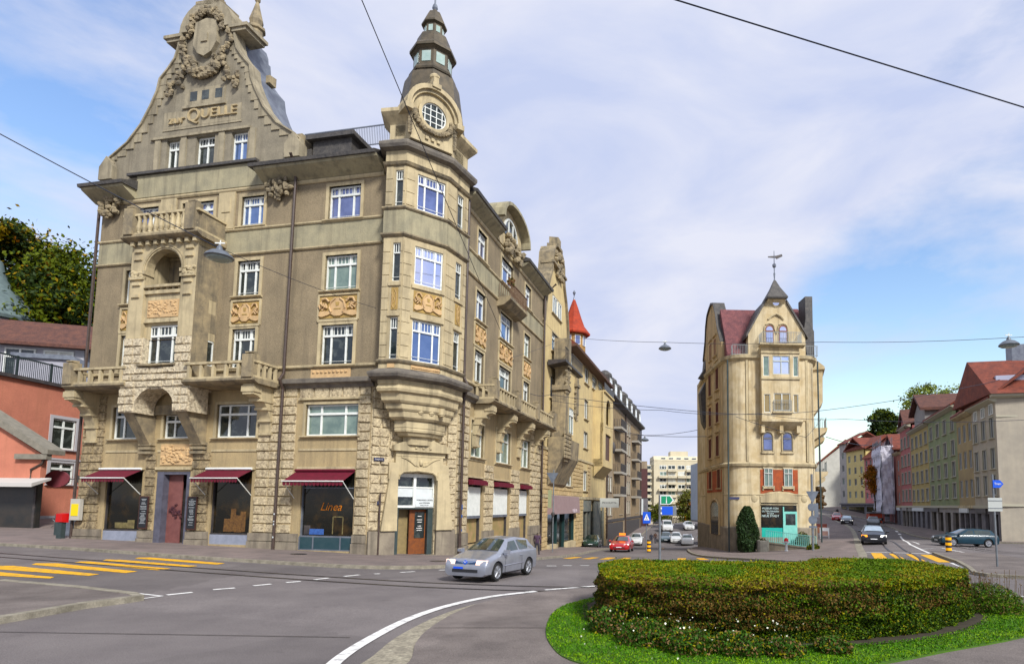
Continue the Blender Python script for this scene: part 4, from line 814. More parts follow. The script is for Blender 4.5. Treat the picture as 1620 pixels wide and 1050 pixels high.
# shop door in the middle
b=MB(); b.box(FA,-12.75,-12.3,.2,4.36,-.5,.02); b.box(FA,-10.7,-10.5,.2,4.36,-.5,.02); b.box(FA,-12.3,-10.7,4.2,4.36,-.5,0); b.build('door_frame',mat('grey_blue_frame',(.11,.11,.14),.6,(.07,.07,.09),3),HP)
pk=mat('dusty_red_door',(.20,.085,.075),.6,(.15,.06,.055),3)
b=MB(); b.box(FA,-12.3,-11.35,.25,4.2,-.42,-.36); dr=b.build('door',pk,HP); b=MB(); b.box(FA,-11.33,-10.72,.25,4.2,-.7,-.65); b.build('door',mat('dark_red_door',(.05,.012,.008),.5,(.03,.01,.008),4),HP)
b=MB()
for i in range(26): b.ball(FA.w(-11.75+random.gauss(0,.2),2.05+random.gauss(0,.16),-.33),.09,5,4,.3)
b.build('door_wreath',mat('dry_wreath',(.09,.03,.03),.9,(.05,.02,.03),8),dr)
b=MB(); b.box(FA,-13,-10.3,.0,.24,-.5,.5); b.build('door_step',plinth,HP)
# awnings
def awning(u0,u1,z1,z0,o,label):
    t=thing('awning',label,'awning',tuple(FA.w((u0+u1)/2,z1,.1)),'burgundy shop awnings'); b=MB(); n=16
    P=[];Q=[]
    for i in range(n+1):
        u=u0+(u1-u0)*i/n; P.append(FA.w(u,z1,.1)); Q.append(FA.w(u,z0,o))
    for i in range(n):
        b.quad(P[i],P[i+1],Q[i+1],Q[i]); u=u0+(u1-u0)*i/n; v=u0+(u1-u0)*(i+1)/n; b.quad(Q[i],Q[i+1],FA.w(v-.02,z0-.20,o),FA.w((u+v)/2,z0-.24,o),FA.w(u+.02,z0-.2,o))
    b.build('canvas',awn,t); b=MB(); b.tube([FA.w(u0-.03,z0,o+.03),FA.w(u1+.03,z0,o+.03)],.035,6); b.tube([FA.w(u1-.02,z0,o),FA.w(u1+.0,z0-.9,.12)],.025); b.tube([FA.w(u0+.02,z0,o),FA.w(u0,z0-.9,.12)],.025); b.build('awning_arm',white,t)
    b=MB(); b.tube([FA.w(u0,z1+.07,.16),FA.w(u1,z1+.07,.16)],.07,8); b.build('roller_case',white if u0<-5 else awn,t)
awning(-16.75,-13.75,4.45,3.95,1.15,'burgundy canvas awning over the leftmost shop window, beside the yellow notice box'); awning(-9.3,-6.3,4.45,3.95,1.15,'burgundy canvas awning right of the shop door with the tall red leaf'); awning(-3.55,.05,4.35,3.8,1.1,'burgundy canvas awning over the shop window with orange lettering, nearest the corner portal')
# menu boards
chalk=mat('chalk_text',(.35,.37,.38),.8); brd=mat('board_wood',(.05,.02,.015),.5); slt=mat('blackboard',(.015,.017,.02),.6)
for u0,u1,lab in ((-13.62,-12.98,'tall chalk menu board left of the shop door'),(-10.33,-9.68,'tall chalk menu board right of the shop door')):
    t=thing('menu_board',lab,'menu board',tuple(FA.w((u0+u1)/2,1.1,.25)),'chalk menu boards'); b=MB(); b.box(FA,u0,u1,1.08,2.95,.2,.25); b.build('frame',brd,t); b=MB(); b.box(FA,u0+.06,u1-.06,1.16,2.88,.24,.26); p=b.build('slate',slt,t)
    b=MB(); z=2.75
    while z>1.3:
        w_=random.uniform(.15,.42); uc=(u0+u1)/2; x=uc-w_/2
        while x<uc+w_/2: l=random.uniform(.03,.09); b.box(FA,x,x+l,z,z+.035,.26,.268); x+=l+.02
        z-=random.choice((.07,.08,.13))
    b.build('chalk_writing',chalk,p)
# side B shops: blinds and awning boxes
for u0,u1,zb in ((1.75,4.15,.15),(6.15,9.35,-.25),(11.7,14.0,-.6)):
    b=MB(); b.box(FB,u0,u1,zb,4.25,-.4,-.33); f=b.build('shop_window',gl['shop'],HP)
    b=MB(); b.box(FB,u0,u0+.1,zb,4.2,-.33,-.15); b.box(FB,u1-.1,u1,zb,4.2,-.33,-.15); b.build('shop_window_frame',darkm,HP)
    b=MB(); b.box(FB,u0+.15,u1-.12,1.95,3.75,-.12,-.08); b.build('white_blind',mat('white_cloth_blind',(.72,.74,.70),.8,(.62,.64,.6),3),HP)
    b=MB(); b.box(FB,u0+.1,u1-.1,1.78,1.95,-.12,-.05); b.build('blind_rail',zinc,HP)
    b=MB(); b.box(FB,u0+.12,u1-.12,zb+.1,1.8,-.32,-.3); b.build('inner_curtain',mat('tan_inner_curtain',(.35,.24,.13),.8,(.24,.20,.09),2),HP)
    b=MB()
    n=9
    for i in range(n): a=u0+(u1-u0)*i/n; c_=u0+(u1-u0)*(i+1)/n; b.box(FB,a+.01,c_-.01,3.88,4.12,.05,.4)
    b.box(FB,u0,u1,4.05,4.2,-.1,.3); b.build('folded_awning',awn,HP)
# small plaques
b=MB(); b.box(FC,.15,.7,4.95,5.12,.14,.18); b.build('street_plate',mat('navy_plate',(.015,.02,.06),.5),HP); txt('Burgstrasse',.09,FC,.42,5.03,.185,wpaint,HP)
b=MB(); b.box(FC,.42,.62,2.6,2.8,.14,.18); b.build('number_plate',MATS['navy_plate'],HP); txt('2',.14,FC,.52,2.7,.185,wpaint,HP)
b=MB()
for fr,u,z,w_,h_ in ((FB,.02,1.9,.12,.16),(FB,.02,2.35,.1,.3),(FB,.03,1.1,.1,.12)): b.box(fr,u-w_/2,u+w_/2,z,z+h_,.43,.45)
b.build('blue_sticker',bl1,HP)
b=MB()
for z in (.75,1.45,1.62,2.0): b.box(FA,-4.56,-4.49,z,z+random.uniform(.05,.09),.385,.392)
b.build('pale_sticker',wp,HP)
# yellow notice box, red bin, metal cabinets at left end
t=thing('notice_box','grey notice box with yellow poster on the left end of the corner house','notice box',tuple(FA.w(-18.1,1.4,.3)))
b=MB(); b.box(FA,-18.35,-17.65,1.5,2.75,.2,.4); b.build('case',mat('pale_grey_paint',(.45,.43,.38),.6),t); b=MB(); b.box(FA,-18.25,-17.75,1.75,2.45,.4,.42); b.build('poster',mat('yellow_poster',(.75,.60,.02),.6),t)
t=thing('red_letterbox','small red box mounted on a post beside the yellow notice box','letterbox',tuple(FA.w(-18.75,0,.5)))
b=MB(); b.block(FA,-19.05,-18.5,1.35,1.9,.3,.65,.04); b.build('box',mat('red_paint',(.45,.01,.01),.5),t); b=MB(); b.box(FA,-18.95,-18.6,-.2,1.35,.35,.6); b.build('post',dg,t)
t=thing('metal_cabinet','grey sheet metal utility cabinet on the pavement left of the corner house','cabinet',(-33.0,37.3,.5)); c_=h(-33,37.3)
fr=Fr((-33.6,37.4),u=(.98,-.2)); b=MB(); b.block(fr,0,.5,c_,c_+1.45,-.5,0,.02); b.build('body',dg,t); b=MB(); b.prism(fr,[(.5,c_+.1),(1.15,c_+.1),(1.15,c_+1.3),(.5,c_+1.5)],-.5,-.05); b.build('side_panel',zinc,t)
# ------------------------------------------------------------ generic houses
def houseface(par,fr,u0,u1,z0,z1,cols,rows,ww,wh,m,glass=('dark',),kind='two',zoff=.9,fm=None,trim=None,gf=None,off=0,shut=None,t=.06,dep=.15,margin=None):
    """rows: list of sill z; cols: list of centre u"""
    hs=[(c-ww/2,c+ww/2,z,z+wh) for z in rows for c in cols]; b=MB(); wall(b,fr,u0,u1,z0,z1,hs,off,dep+.1); b.build('wall',m,par)
    for i,(a,c,d,e) in enumerate(hs): window(par,fr,a,c,d,e,off=off-dep,kind=kind,glass=random.choice(glass),t=t,fm=fm)
    if trim:
        b=MB()
        for a,c,d,e in hs: frame(b,fr,a,c,d,e,.1,off+.05,True,off-.1)
        b.build('window_surround',trim,par)
def box_rest(par,fr,u0,u1,z0,z1,dep,m,name='rear_wall'):
    b=MB(); b.box(fr,u0,u1,z0,z1,-dep,-.35); b.build(name,m,par)
def gable_roof(par,fr,u0,u1,z,dep,hh,m,ov=.5,ridge='u'):
    b=MB()
    if ridge=='u': b.prof(fr,[(ov,z-.1),(ov,z+.12),(-dep/2,z+hh),(-dep-ov,z+.12),(-dep-ov,z-.1),(-dep/2,z+hh-.3)],u0-.2,u1+.2)
    else: c=(u0+u1)/2; b.prism(fr,[(u0-ov,z-.1),(c,z+hh),(u1+ov,z-.1),(u1+ov,z+.15),(c,z+hh+.3),(u0-ov,z+.15)],-dep,ov)
    return b.build('roof',m,par)
tile=mat('red_roof_tiles',(.19,.055,.035),.85,(.11,.035,.025),1.5,.8,9,fine=.35,fsc=12)
tileb=mat('brown_roof_tiles',(.12,.055,.04),.85,(.07,.035,.03),2,.8,9,fine=.35,fsc=14)
cream=mat('cream_render',(.60,.49,.27),.9,(.50,.40,.23),.9,.3,12,streak=((.26,.20,.12),.5),fine=.08)
# house 2: cream gabled house beyond the drain pipe ----------------
h2=thing('gabled_house','cream house with small curved gable, weathered stone balcony tower and red turret cone','building',FB.w(30,-1.5,0))
BB=FB
hs=[(20.2,23.4,20.7,22.4),(20.3,23.2,17.1,18.9),(20.0,21.2,12.6,14.6),(26.0,29.0,17.2,19.1),(26.2,29.3,9.4,11.8),(34.9,37.2,17.0,18.9),(35.0,37.0,12.75,15.0),(34.8,37.0,9.3,11.2),(34.9,37.0,4.3,6.6),(26.2,29.2,4.6,6.2),(39.4,42.0,17.2,18.8),(43.5,46.5,17.2,18.9),(20.5,23.5,4.8,6.3)]
b=MB(); wall(b,BB,17.3,49.8,-3.5,19.2,hs+[(19.9,30.7,-2.6,3.2),(35.0,49.0,-3.2,3.2)],0,.3)
b.build('wall',cream,h2)
for i,q in enumerate(hs):
    if q[2]<19.2: window(h2,BB,*q,off=-.15,kind='pairb' if q[1]-q[0]>2.4 else 'two',glass='green' if i in(4,3) else 'dark',t=.09)
b=MB(); 
for q in hs: frame(b,BB,*q,.14,.06)
b.box(BB,17.3,49.8,7.6,7.85,-.1,.12); b.box(BB,17.3,49.8,3.3,3.6,-.1,.15); b.build('stone_trim',stone,h2)
rb=MB()
for u0,u1,z0,z1 in ((17.4,19.8,-1.5,3.3),(30.8,34.9,-2.4,3.3),(17.4,34.6,3.6,4.5),(17.4,20.2,4.6,7.5),(29.4,34.7,4.6,7.5),(37.2,39,3.6,7.5),(49.0,49.8,-3,3.2)): rustic(rb,BB,u0,u1,z0,z1,.42,1.6,0,.08)
rb.build('rustication',mat('tan_rustication',(.52,.40,.23),.95,(.36,.28,.16),2.5,.6,8,fine=.15,fsc=9),h2)
# curved gable
g=MB(); c0=21.9; gp=[(4.6,19.0),(4.3,20.5),(3.9,21.8),(3.3,23.2),(2.4,24.6),(2.2,25.6),(2.1,26.4),(1.5,27.2),(0.8,27.5)]
pl=[(c0+a,z) for a,z in gp]+[(c0-a,z) for a,z in gp[::-1]]; g.prism(BB,pl,-.6,.02); g.build('gable_wall',cream,h2)
window(h2,BB,20.3,21.7,20.7,22.3,off=.06,kind='two',glass='dark'); window(h2,BB,22.1,23.4,20.7,22.3,off=.06,kind='two',glass='dark')
g=MB()
for s in(-1,1):
    for i in range(len(gp)-1):
        (a,z0),(b_,z1)=gp[i],gp[i+1]; g.prism(BB,[(c0+s*(a+.12),z0),(c0+s*(b_+.12),z1),(c0+s*(b_-.2),z1),(c0+s*(a-.2),z0)],-1.2,.25)
g.block(BB,c0-2.5,c0+2.5,25.2,25.5,-.9,.4,.04); g.block(BB,c0-1,c0+1,27.3,27.8,-.8,.3,.1); g.block(BB,c0-.6,c0+.6,27.8,28.6,-.7,.2,.1)
for i in range(30): g.ball(BB.w(c0+random.uniform(-1.4,1.4),random.uniform(24.6,27),.2),.25,6,4,.3)
g.build('gable_stonework',stoned,h2)
b=MB(); b.prof(BB,[(-.6,19.1),(-.7,19.2),(-5,26.2),(-9,19.2)],17.3,27.5); b.prof(BB,[(.9,19.1),(1,19.35),(-4,23.0),(-9,19.3)],26.5,49.9); b.build('roof',tile,h2)
b=MB(); b.prof(BB,[(-.1,18.9),(.2,19.0),(1.0,19.1),(1.05,19.35),(-.1,19.3)],26.4,49.9); b.build('eaves',mat('brown_eaves',(.12,.06,.04),.7,(.08,.045,.035),3),h2)
# weathered oriel tower
b=MB(); F=BB
b.block(F,20.2,21.3,15.6,18.2,.3,1.7,.08); b.block(F,20.3,21.2,13.6,15.6,.4,1.55,.05); b.block(F,20.1,21.4,15.3,15.7,.3,1.75,.06); b.block(F,20.1,21.3,6.6,13.2,.2,1.5,.04); b.block(F,19.9,21.5,13.2,13.7,.2,1.7,.05)
b.block(F,23.8,24.8,11.5,15.2,.3,1.7,.06); b.block(F,23.6,25.0,14.2,14.6,.3,1.8,.05)
for i in range(40): b.ball(F.w(random.uniform(20.1,21.4),random.uniform(13.0,15.5),1.5),.16,6,4,.3); b.ball(F.w(random.uniform(23.7,24.9),random.uniform(11.0,13.8),1.5),.18,6,4,.3)
b.prof(F,[(.1,4.4),(.3,4.6),(1.5,7.0),(1.6,8.8),(.1,8.8)],19.4,25.6); rustic(b,Fr(F.w(0,0,1.6)[:2],u=F.u),19.5,22.0,6.9,9.4,.35,.9,0,.1)
b.build('oriel_tower',stoned,h2)
b=MB(); wall(b,Fr(F.w(21.3,0,1.45)[:2],u=F.u),0,3.4,8.5,15.4,[(.4,2.4,9.4,11.9)],0,.2); b.build('oriel_wall',cream,h2); window(h2,Fr(F.w(21.3,0,1.45)[:2],u=F.u),.4,2.4,9.4,11.9,off=-.1,kind='pairb',glass='dark',t=.08)
b=MB(); b.prof(F,[(.1,15.3),(1.8,15.6),(1.8,15.8),(.1,15.8)],18.8,26.0)
for k in range(30):
    if not 20.1<18.9+k*.24<21.4: b.box(F,18.9+k*.24,18.93+k*.24,15.8,16.9,1.72,1.75)
b.box(F,18.8,20.1,16.88,16.94,1.7,1.77); b.box(F,21.4,26,16.88,16.94,1.7,1.77); b.build('balcony_railing',darkm,h2)
# second loggia bay u 39-48
b=MB(); fo2=Fr(F.w(0,0,1.3)[:2],u=F.u); arc=[(44-1.6*math.cos(math.pi*i/10),15.0+1.4*math.sin(math.pi*i/10)) for i in range(11)]
b.prism(fo2,[(40.5,12.6),(42.4,12.6),(42.4,15.0)]+arc[1:6]+[(44,16.9),(40.5,16.9)],-.3,0); b.prism(fo2,arc[5:-1]+[(45.6,15.0),(45.6,12.6),(47.6,12.6),(47.6,16.9),(44,16.9)],-.3,0.004)
b.box(F,40.5,47.6,16.9,17.1,0,1.5); b.box(F,40.5,40.8,7.5,16.9,0,1.2); b.box(F,47.3,47.6,7.5,16.9,0,1.2); b.box(F,40.5,47.6,7.5,8.4,0,1.29); b.box(F,40.5,42.2,8.4,12.6,0.9,1.29); b.box(F,46.4,47.6,8.4,12.6,.9,1.29); b.box(F,40.5,47.6,11.8,13.0,.9,1.28)
b.prof(F,[(.1,6.2),(1.3,7.5),(.1,7.5)],40.5,47.6); b.build('loggia_bay',cream,h2)
b=MB(); b.box(F,42.2,46.4,8.4,11.8,.95,1.05); b.build('roller_shutter',gl['brown'],h2); b=MB(); b.box(F,42.3,45.7,13,16.3,.1,.2); b.build('loggia_recess',darkm,h2)
b=MB(); b.box(F,40.5,47.6,17.1,18.1,1.38,1.42); b.build('balcony_railing',darkm,h2)
b=MB(); b.ball(F.w(48.2,10.5,1.2),(.4,.4,.9),8,6); b.build('wall_lantern',darkm,h2)
# turret with red cone
tu=F.w(38.8,0,-2.3); b=MB(); b.lathe((tu[0],tu[1],0),[(1.5,18.5),(1.5,24.0),(1.6,24.1)],8); b.build('turret_wall',mat('ochre_turret',(.36,.22,.09),.8,(.26,.16,.07),3),h2)
b=MB(); b.lathe((tu[0],tu[1],0),[(2.05,23.75),(2.1,23.95),(1.35,24.9),(.95,26.0),(.5,27.4),(.18,28.3),(.1,28.4)],8); b.build('turret_roof',mat('bright_red_tiles',(.36,.055,.025),.8,(.22,.035,.018),2,.6,9),h2)
b=MB(); b.lathe((tu[0],tu[1],0),[(.14,28.3),(.05,28.9),(.2,29.3),(.05,29.6)],8); b.build('finial',zinc,h2)
for k in range(8):
    a=math.pi/8+k*math.pi/4; fr=Fr((tu[0],tu[1]),u=(-math.sin(a),math.cos(a)))
    if fr.n.y<.5: window(h2,fr,-.36,.36,22.3,23.5,off=1.5*math.cos(math.pi/8)+.05,kind='one',glass='sky',t=.06)
# shopfronts of house 2
b=MB(); b.box(F,19.9,30.7,-2.0,1.85,-.35,-.3); b.build('shop_window',gl['shop'],h2)
b=MB()
for u in (19.9,23.4,26.4,30.5): b.box(F,u,u+.25,-2.5,1.85,-.3,-.05)
b.build('shop_window_frame',mat('dark_teal_frame',(.015,.04,.04),.5),h2)
mv=mat('mauve_fascia',(.30,.22,.215),.6,(.26,.185,.185),2); b=MB(); b.prof(F,[(-.2,1.8),(.6,1.8),(.5,3.5),(-.2,3.6)],19.7,30.8); b.build('fascia',mv,h2)
txt('maison',.75,Fr(F.w(0,0,.62)[:2],u=F.u),28.3,2.1,0,mat('pale_lettering',(.6,.52,.55),.6),h2)
b=MB(); b.block(F,19.9,22.7,-2.2,-1.0,-.2,.3,.05); b.block(F,26.5,30.4,-2.4,-1.1,-.2,.3,.05); b.build('stall_riser',stone,h2)
b=MB(); b.box(F,35.0,49.0,-2.9,1.9,-.35,-.3); b.build('shop_window',gl['shop'],h2)
b=MB(); b.box(F,35,39.5,1.9,3.2,-.2,.05); b.box(F,42.0,46,-2.8,3.2,-.25,-.05)
for u in (35.2,37.5,39.3,46.2,48.6): b.box(F,u,u+.3,-3.0,3,-.3,-.05)
b.build('shop_front',mat('grey_green_front',(.12,.14,.13),.7,(.22,.21,.17),2),h2)
t=thing('shop_sign','white projecting shop sign with dark lettering above the second shop of the cream gabled house','sign',F.w(44,2.2,.3)); fq=Fr(F.w(43.3,0,.4)[:2],u=(.98,.19)); b=MB(); b.box(fq,0,2.5,2.35,3.55,-.12,.12); b.build('panel',mat('white_sign',(.72,.74,.68),.5),t); txt('PICCOLETTA',.32,fq,1.25,2.95,.125,blk,t)
# house 3 : grey brown apartment house ------------------
h3=thing('grey_brown_house','grey brown apartment house with black balconies and dark mansard roof, behind the red taxi','building',FB.w(70,-2,0))
gb=mat('grey_brown_render',(.32,.26,.19),.9,(.26,.21,.15),.8,.3,12,streak=((.15,.12,.09),.6),fine=.08)
rows=[1.2,4.6,8.0,11.4,14.8]; cols=[51.9,54.0,62.5,64.5,71,73.5,82.5,85]
houseface(h3,BB,49.8,89.5,-3.8,18.2,cols,rows,1.35,2.2,gb,('green','dark','pale'),'two',fm=white,trim=mat('grey_trim',(.34,.30,.24),.9),t=.09)
b=MB(); b.box(BB,55.8,66.8,-2.5,17.5,-.05,.05); b.box(BB,75.8,88,-2.5,17.5,-.05,.05); b.build('recessed_bay',mat('ochre_bay_render',(.27,.20,.12),.9,(.20,.15,.09),1),h3)
for u0,u1 in ((56,66.5),(76,88)):
    for z in (4.3,7.7,11.1,14.5) if u0<60 else (4.3,7.7,11.1,14.5):
        b=MB(); b.box(BB,u0,u0+5.5,z-.35,z,0,1.3); s_=b.build('balcony',mat('grey_concrete',(.32,.30,.26),.9),h3)
        b=MB()
        for k in range(22): b.box(BB,u0+k*.25,u0+.05+k*.25,z,z+1.15,1.2,1.26)
        for k in range(5): b.box(BB,u0,u0+.06,z,z+1.15,.1+k*.25,.16+k*.25)
        b.box(BB,u0,u0+5.5,z+1.1,z+1.2,1.18,1.28); b.box(BB,u0,u0+5.4,z+.1,z+.9,1.14,1.17); b.build('railing',darkm,s_)
b=MB(); b.prof(BB,[(-.1,17.9),(1.0,18.3),(1.0,18.6),(-.1,18.6)],49.7,89.7); b.build('eaves',darkm,h3)
b=MB(); b.prof(BB,[(.7,18.5),(-.6,20.9),(-4,22.0),(-9,18.5)],49.8,89.5); b.build('roof',slate,h3)
for u in (51.5,56,61,68,74,80,86):
    b=MB(); b.box(BB,u-1.3,u+1.3,18.6,21.3,-2,.3); b.lathe((BB.w(u,0,-.6)[0],BB.w(u,0,-.6)[1],21.2),[(1.1,0),(1.0,.4),(.5,.8),(.1,.95)],8); d_=b.build('roof_dormer',slate,h3); window(d_,BB,u-.8,u+.8,18.9,20.8,off=.33,kind='two',glass='bright',t=.12)
b=MB(); b.box(BB,49.9,89.4,.2,.6,-.1,.15); b.box(BB,50.2,66,-3.4,0,-.1,.06); b.box(BB,68,89,-3.6,.0,-.1,.06); b.build('shop_front',darkm,h3)
b=MB()
for u in (50,66.5,88.8): b.box(BB,u,u+.8,-4,.2,-.1,.12)
b.build('pier',gb,h3)
b=MB(); b.tube([BB.w(67.7,-2,.2),BB.w(67.7,18,.2)],.14); b.tube([BB.w(49.9,-2,.2),BB.w(49.9,18.5,.2)],.12); b.tube([BB.w(89.3,-2,.2),BB.w(89.3,18.5,.2)],.14); b.build('drain_pipe',pipem,h3)
box_rest(h3,BB,49.9,89.4,-4,18.4,9,gb); box_rest(h2,BB,17.4,49.7,-3.5,19.2,9,cream)
# ------------------------------------------------------------ flatiron house
fl=thing('flatiron_house','narrow cream house with rounded sides, pointed gable and weather vane, between the two streets','building',(15.3,56,-1))
FF=Fr((11.2,52.),u=(1,.03)); cr2=mat('light_cream_render',(.58,.50,.345),.9,(.46,.37,.225),.9,.25,12,streak=((.22,.17,.10),.8),fine=.10,ramp=(.4,.62))
cr3=mat('shaded_cream_render',(.50,.38,.22),.9,(.40,.31,.18),1,.25,12,streak=((.14,.10,.06),.8))  # darker copy of the cream render: left side's shade put into the colour
# plan: left wall, rounded corner, flat front, rounded corner, right wall
def arcp(c,r,a0,a1,n): return [(c[0]+r*math.cos(a0+(a1-a0)*i/n),c[1]+r*math.sin(a0+(a1-a0)*i/n)) for i in range(n+1)]
Lp=[(10.9,61.0),(11.2,53.6)]+arcp((12.75,53.55),1.55,math.pi,1.5*math.pi,7)+[(13.9,52.04),(17.3,52.14)]+arcp((17.75,53.7),1.55,1.5*math.pi,2*math.pi-.15,7)+[(22.1,62.5)]
def plan(z,ex=0):
    P=[Vector(p) for p in Lp]; r=[]
    for i,p in enumerate(P):
        d=(P[min(i+1,len(P)-1)]-P[max(i-1,0)]).normalized(); r.append((p.x+d.y*ex,p.y-d.x*ex,z))
    return r+[(22.1,66,z),(10.9,66,z)]
b=MB(); b.rings([plan(-3),plan(6.2)]); b.build('lower_wall',cr2,fl)
b=MB(); b.rings([plan(6.2),plan(15.7)]); b.build('upper_wall',cr2,fl)
b=MB(); b.rings([plan(6.15,.02),plan(6.2,.18),plan(6.4,.25),plan(6.55,.05)]); b.rings([plan(15.5,.02),plan(15.7,.3),plan(15.95,.35),plan(16.05,.1)]); b.rings([plan(3.66,.03),plan(3.75,.06),plan(3.82,.03)]); b.build('cornice',stone,fl)
b=MB(); b.rings([plan(-3,.1),plan(.85,.1),plan(.95,.02)]); b.build('plinth',plinth,fl)
# central bay
FM=Fr(FF.w(0,0,.15)[:2],u=FF.u)
b=MB(); hb=[(3.85,5.35,14.15,15.8),(3.02,3.55,14.0,15.75),(5.65,6.1,14.0,15.75),(3.9,5.35,10.95,12.5),(3.05,3.6,10.8,12.4),(5.62,6.05,10.8,12.4)]
cbb=Fr(FF.w(0,0,.75)[:2],u=FF.u); wall(b,cbb,2.85,6.2,10.0,16.6,[q for q in hb],0,.3); b.box(FF,2.86,2.95,10,16.6,-.2,.74); b.box(FF,6.1,6.19,10,16.6,-.2,.74); b.prof(FF,[(-.1,9.3),(.2,9.4),(.95,10.0),(.95,10.2),(-.1,10.2)],2.75,6.35)
for u in (2.9,4.5,6.0): b.block(FF,u-.12,u+.3,9.0,9.9,-.1,.6,.06)
b.build('bay',cr2,fl)
window(fl,cbb,*hb[0],off=-.1,kind='pair',glass='bright',t=.08,fm=dw and mat('grey_window_paint',(.42,.45,.42),.6)); window(fl,cbb,*hb[1],off=-.1,kind='one',glass='green',t=.05); window(fl,cbb,*hb[2],off=-.1,kind='one',glass='green',t=.05)
window(fl,cbb,*hb[3],off=-.1,kind='two',glass='wood',t=.06); window(fl,cbb,*hb[4],off=-.1,kind='one',glass='wood',t=.05); window(fl,cbb,*hb[5],off=-.1,kind='one',glass='wood',t=.05)
b=MB(); b.box(cbb,2.8,6.25,13.7,13.88,-.1,.12); b.box(cbb,2.8,6.25,16.0,16.15,-.1,.1); b.prof(cbb,[(-.1,16.5),(.5,16.65),(.5,16.8),(-.1,16.8)],2.6,6.6); b.box(cbb,3.75,5.5,10.75,10.85,-.1,.2); b.build('stone_trim',stone,fl)
gp=[(1.9,15.8),(1.9,18.0),(3.55,21.0),(4.4,21.6),(5.2,21.0),(7.0,18.0),(7.0,15.8)]
gw=MB(); gw.prism(FF,gp,-.6,.12); gw.prism(FF,[(1.9,10.2),(2.85,10.2),(2.85,16),(1.9,16)],-.3,.1); gw.prism(FF,[(6.2,10.2),(7.0,10.2),(7.0,16),(6.2,16)],-.3,.1); gw.build('gable_wall',cr2,fl)
rd=mat('red_brown_frame',(.16,.05,.03),.6)
def archwin(par,fr,u0,u1,z0,z1,o,glass='sky',fm=rd,t=.07):
    c=(u0+u1)/2; r=(u1-u0)/2; P=[(u0,z0),(u1,z0)]+[(c+r*math.cos(math.pi*i/10),z1-r+r*math.sin(math.pi*i/10)) for i in range(11)]; b=MB(); b.prism(fr,P,o-.1,o); f=b.build('window',fm,par)
    q=lambda p,k:(c+(p[0]-c)*k,(z0+z1)/2+(p[1]-(z0+z1)/2)*(k*1.02)); b=MB(); b.prism(fr,[q(p,.84) for p in P],o-.02,o+.015); g=b.build('pane',gl[glass],f)
    b=MB(); b.box(fr,u0,u1,z0+(z1-z0)*.62,z0+(z1-z0)*.7,o,o+.05); b.build('transom',fm,f); return f
archwin(fl,FF,3.45,4.15,17.0,18.7,.16,'bright'); archwin(fl,FF,4.65,5.35,17.0,18.7,.16,'bright')
b=MB(); b.tube([FF.w(3.35,17.2,.16)]+[FF.w(3.8-.45*math.cos(math.pi*i/8),18.4+.45*math.sin(math.pi*i/8),.16) for i in range(9)]+[FF.w(4.4,17.9,.16)]+[FF.w(5.0-.45*math.cos(math.pi*i/8),18.4+.45*math.sin(math.pi*i/8),.16) for i in range(9)]+[FF.w(5.45,17.2,.16)],.07)
b.tube([FF.w(3.7,19.2,.14),FF.w(4.0,19.5,.2),FF.w(4.4,19.7,.22),FF.w(4.8,19.5,.2),FF.w(5.1,19.2,.14)],.1); b.prism(FF,circ(FF,4.4,20.75,.42,0,2*math.pi,16),.1,.2); b.build('gable_ornament',stone,fl)
b=MB(); b.prism(FF,circ(FF,4.4,20.75,.3,0,2*math.pi,16),.2,.22); b.build('round_window',gl['bright'],fl)
b=MB()
for (a,z0),(c,z1) in (((1.7,17.8),(3.45,21.0)),((5.35,21.0),(7.2,17.8))):
    b.prism(FF,[(a,z0-.0),(c,z1),(c,z1-.3),(a,z0-.3)],-3.0,.3)
b.build('gable_coping',slate,fl)
pc=FF.w(4.4,0,-.1); b=MB(); b.lathe((pc[0],pc[1],0),[(1.25,20.95),(1.3,21.08),(.55,22.1),(.12,22.85)],4,math.pi/4); b.build('pyramid_cap',slate,fl)
b=MB(); b.prof(FF,[(.1,20.6),(.75,21.2),(.1,21.25)],3.6,5.2); b.build('cap_soffit',cr2,fl)
b=MB(); b.lathe((pc[0],pc[1],0),[(.14,22.6),(.05,23.0),(.09,23.5),(.04,23.6),(.05,24.0),(.17,24.15),(.17,24.33),(.04,24.45),(.03,25.6)],8); b.build('spike',zinc,fl)
b=MB(); fv=Fr((pc[0],pc[1]),u=(1,0)); b.prism(fv,[(-.55,24.98),(.15,24.93),(.2,24.83),(.75,25.1),(.7,25.3),(.2,25.15),(-.55,25.08)],-.02,.02); b.build('weather_vane',darkm,fl)
# side gables with tiled roofs
b=MB(); b.prof(Fr(FF.w(0,0,-.5)[:2],u=FF.u),[(0,16.0),(-.9,18.0),(-2.6,21.1),(-7,16)],.2,3.6); b.prof(Fr(FF.w(0,0,-.5)[:2],u=FF.u),[(0,16.0),(-.9,18.0),(-2.6,21.3),(-7,16)],5.2,7.6); b.build('roof',mat('plum_roof_tiles',(.17,.065,.065),.8,(.10,.04,.045),2,.8,9,fine=.3,fsc=10),fl)
